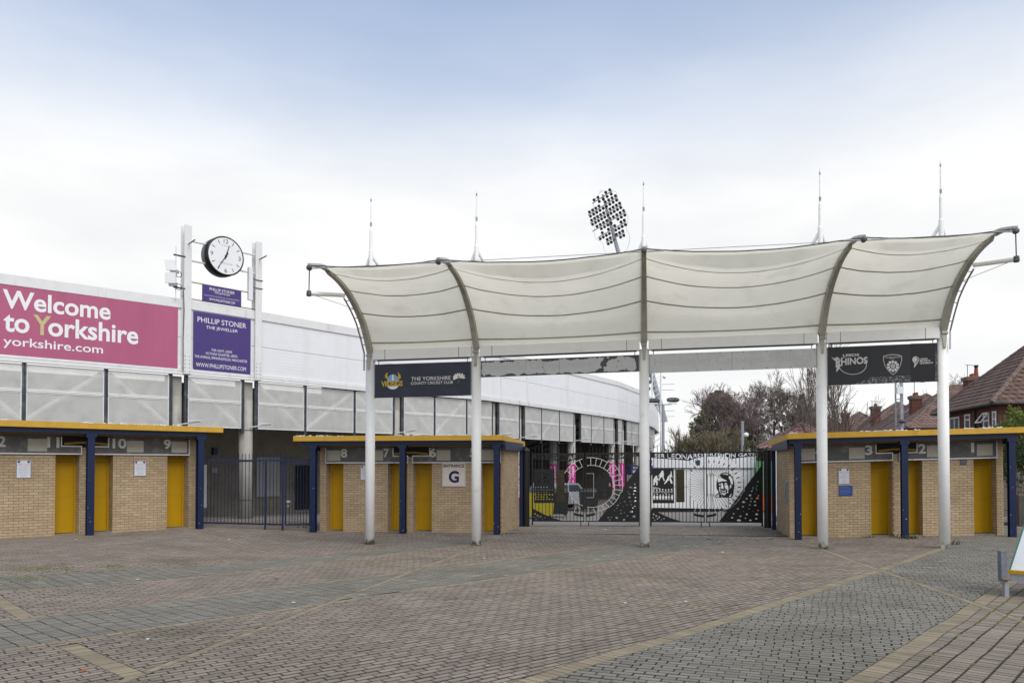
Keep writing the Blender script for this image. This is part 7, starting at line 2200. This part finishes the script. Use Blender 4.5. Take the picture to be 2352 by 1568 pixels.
m = MB(); m.fbox(G, -.02, 2.6, -.018, .03, -.02, .05); m.build('yellow_strip', YELDOOR, tr)
sl = .42
m = MB(); q = [(0, .035), (2.6, .035), (2.6, 1.75), (sl, 1.75)]
GB = Frame(G.o, e, (Vector((0, 0, 1)) - n * .28).normalized(), n); m.plate(GB, q, (), -.01, .02); m.build('panel', mat('trailer_white_sheet', (.80, .82, .83), .45, .03, 2.0), tr)
GB2 = Frame(G.o - n * .9, e, (Vector((0, 0, 1)) + n * .28).normalized(), -n); m = MB(); m.plate(GB2, q, (), -.01, .02); m.build('panel', MATS['trailer_white_sheet'], tr)
m = MB(); m.tube([GB.p(0, .04, .02), GB.p(sl, 1.75, .02)], .012, 5); m.build('edge_trim', mat('teal_edge', (.05, .2, .17), .5, .1), tr)
m = MB(); m.tube([(pL.x + 1.3, pL.y + .1, g + .3), (pL.x + 1.5, pL.y + .9, g + .3)], .3, 14); m.build('wheel', TYRE, tr)

# ================================================================ SMALL THINGS ON THE GROUND
LEAFO = mat('fallen_leaf_orange', (.42, .12, .03), .7, .2, 20.0)
LITTER = mat('litter_white', (.7, .7, .68), .6, .05)
def scrap(px, py, s_, mt, name, label, cat, group):
    p = ground_at(px, py); m = MB(); rnd = random.Random(int(px * 7 + py))
    k = 6; a0 = rnd.random() * 6
    ring = [Vector((p.x + s_ * rnd.uniform(.5, 1) * math.cos(a0 + 6.283 * i / k), p.y + s_ * rnd.uniform(.5, 1) * math.sin(a0 + 6.283 * i / k), p.z + .006 + rnd.random() * s_ * .25)) for i in range(k)]
    c = Vector((p.x, p.y, p.z + .012))
    for i in range(k): m.poly([c, ring[i], ring[(i + 1) % k]])
    for i in range(k): m.poly([ring[(i + 1) % k] + Vector((0, 0, -.003)), ring[i] + Vector((0, 0, -.003)), c + Vector((0, 0, -.003))])
    tag(m.build(name, mt), label, cat, group)
scrap(191, 1541, .05, LEAFO, 'fallen_leaf', 'orange fallen leaf on pink blocks near the bottom left corner', 'leaf', 'fallen leaves')
scrap(146, 1294, .06, LEAFO, 'fallen_leaf', 'reddish fallen leaf near the moss patch on the left', 'leaf', 'fallen leaves')
scrap(636, 1329, .06, LEAFO, 'fallen_leaf', 'orange fallen leaf just above the wide grey band', 'leaf', 'fallen leaves')
for (px, py, s_, lab) in ((315, 1331, .05, 'white litter scrap on the left between the grey bands'), (674, 1384, .045, 'white litter scrap on the grey band left of centre'), (340, 1468, .03, 'white litter scrap at the lower left by the tan course'),
                          (1392, 1216, .07, 'white crumpled paper in front of the left black gates'), (1437, 1385, .045, 'white litter scrap on pink blocks right of centre'), (1112, 1282, .05, 'white litter scrap on the grey band below the second pole'),
                          (175, 1239, .05, 'white litter scrap near the left blue post'), (527, 1239, .05, 'white litter scrap in front of the blue railings'), (972, 1211 + 15, .04, 'white litter scrap in front of door 6'),
                          (1710, 1231, .05, 'white litter scrap near the right black gate post'), (1575, 1382, .035, 'white litter scrap far right of the centre pole'), (1660, 1268, .05, 'white litter scrap between centre and fourth poles')):
    scrap(px, py, s_, LITTER, 'litter', lab, 'litter', 'litter scraps')
# trodden chewing gum
GUM = mat('trodden_gum', (.42, .41, .38), .8, .2, 30.0)
m = MB(); rnd = random.Random(77)
for _ in range(150):
    x, y = rnd.uniform(-9, 10), rnd.uniform(6.2, 22); z = ground_z(x, y); r0 = rnd.uniform(.010, .022)
    if abs(x) > .66 * y: continue
    m.poly([(x + r0 * rnd.uniform(.7, 1.1) * math.cos(a_), y + r0 * rnd.uniform(.7, 1.1) * math.sin(a_), z + .0035) for a_ in (0, .9, 1.8, 2.7, 3.6, 4.5, 5.4)])
o = m.build('chewing_gum', GUM, kind='stuff'); o['label'] = 'pale trodden chewing gum spots scattered over the paving'
# slotted drain across the gateway
m = MB(); A, B = ground_at(1172, 1223), ground_at(1850, 1231); d = (B - A); L_ = d.length; d.normalize(); k = 0
dr_ = thing('drain_channel', (A + B) / 2, 'narrow slotted drain channel across the gateway', 'drain')
nn = Vector((-d.y, d.x, 0))
m = MB(); m.hexa([A - nn * .06 + Vector((0, 0, .001)), B - nn * .06 + Vector((0, 0, .001)), B + nn * .06 + Vector((0, 0, .001)), A + nn * .06 + Vector((0, 0, .001)), A - nn * .06 + Vector((0, 0, .006)), B - nn * .06 + Vector((0, 0, .006)), B + nn * .06 + Vector((0, 0, .006)), A + nn * .06 + Vector((0, 0, .006))]); m.build('channel', GUTTER, dr_)
m = MB(); u = 0
while u < L_:
    c = A + d * u; G = Frame(c, d, nn, (0, 0, 1)); m.fbox(G, 0, .035, -.055, .055, .0065, .012); u += .085
m.build('grating', GALV, dr_, kind='stuff')
# weeds and moss tufts at wall feet and in joints
WEED = mat('weed_green', (.06, .085, .02), .8, .3, 10.0, tint=.4)
MOSS = mat('moss_green', (.105, .115, .028), .95, .3, 15.0, tint=.4)
def tufts(points, n, h, name, mt, rnd, spread):
    m = MB()
    for (px, py, k) in points:
        p = ground_at(px, py)
        for _ in range(int(n * k)):
            q = Vector((p.x + rnd.gauss(0, spread), p.y + rnd.gauss(0, spread * .5), p.z - .005)); an = rnd.random() * 6.28; l = h * rnd.uniform(.4, 1.2) * k ** .5
            t = q + Vector((math.cos(an) * l * .6, math.sin(an) * l * .6, l)); w = Vector((-math.sin(an), math.cos(an), 0)) * l * .12
            m.poly([q - w, q + w, t], rnd.random())
    o = m.build(name, mt, kind='stuff'); return o
rnd = random.Random(4)
o = tufts([(2060, 1231, 1), (2088, 1237, 1.6), (1990, 1234, 1.0), (2165, 1232, .8), (2210, 1228, 1), (2188, 1250, 1.3), (1800, 1232, 1), (1788, 1224, .8), (1905, 1236, .5), (2120, 1233, .5), (2250, 1228, .6), (1168, 1226, .6), (1180, 1218, .5), (690, 1212, .6)], 26, .11, 'weeds', WEED, rnd, .10)
o['label'] = 'small green weeds growing at the wall feet and pole base'
m = MB()
Lr4 = (gp(1978, 1568), gp(2251, 1393)); d4 = Vector((Lr4[1][0] - Lr4[0][0], Lr4[1][1] - Lr4[0][1], 0)).normalized(); n4_ = Vector((d4.y, -d4.x, 0))
B4 = Vector((Lr4[0][0], Lr4[0][1], 0))
for j in range(1, 14):
    off = j * .2
    s_ = 0
    while s_ < 7.5:
        p = B4 + n4_ * off + d4 * (s_ + 1.0); px, py = project((p.x, p.y, ground_z(p.x, p.y)))
        dens = ss((px - 2200) / 60) * ss((1450 - py) / 50)
        if rnd.random() < dens * 1.3 + .04:
            l = rnd.uniform(.04, .14); w = rnd.uniform(.014, .032); z = ground_z(p.x, p.y) + .001
            q = [p - d4 * l, p - n4_ * w, p + d4 * l, p + n4_ * w]; c = Vector((p.x, p.y, z + .008))
            for a_, b_ in zip(q, q[1:] + q[:1]): m.poly([(a_.x, a_.y, z - .006), (b_.x, b_.y, z - .006), c], rnd.random())
        s_ += .05
for (cx, cy, rx_, ry_, n__) in ((90, 1306, 75, 6, 420), (250, 1300, 40, 4, 140), (860, 1292, 120, 12, 500), (430, 1290, 200, 20, 350), (1000, 1265, 150, 12, 350), (60, 1330, 60, 8, 250)):
    for _ in range(n__):
        px, py = cx + rnd.gauss(0, rx_ * .5), cy + rnd.gauss(0, ry_ * .5); p = ground_at(px, py); r0 = rnd.uniform(.008, .03); z = p.z
        for k in range(3): m.poly([(p.x + r0 * math.cos(k * 2.09), p.y + r0 * math.sin(k * 2.09), z - .004), (p.x + r0 * math.cos(k * 2.09 + 2.09), p.y + r0 * math.sin(k * 2.09 + 2.09), z - .004), (p.x, p.y, z + .006)], rnd.random())
o = m.build('moss', MOSS, kind='stuff'); o['label'] = 'yellow green moss growing in the paving joints'
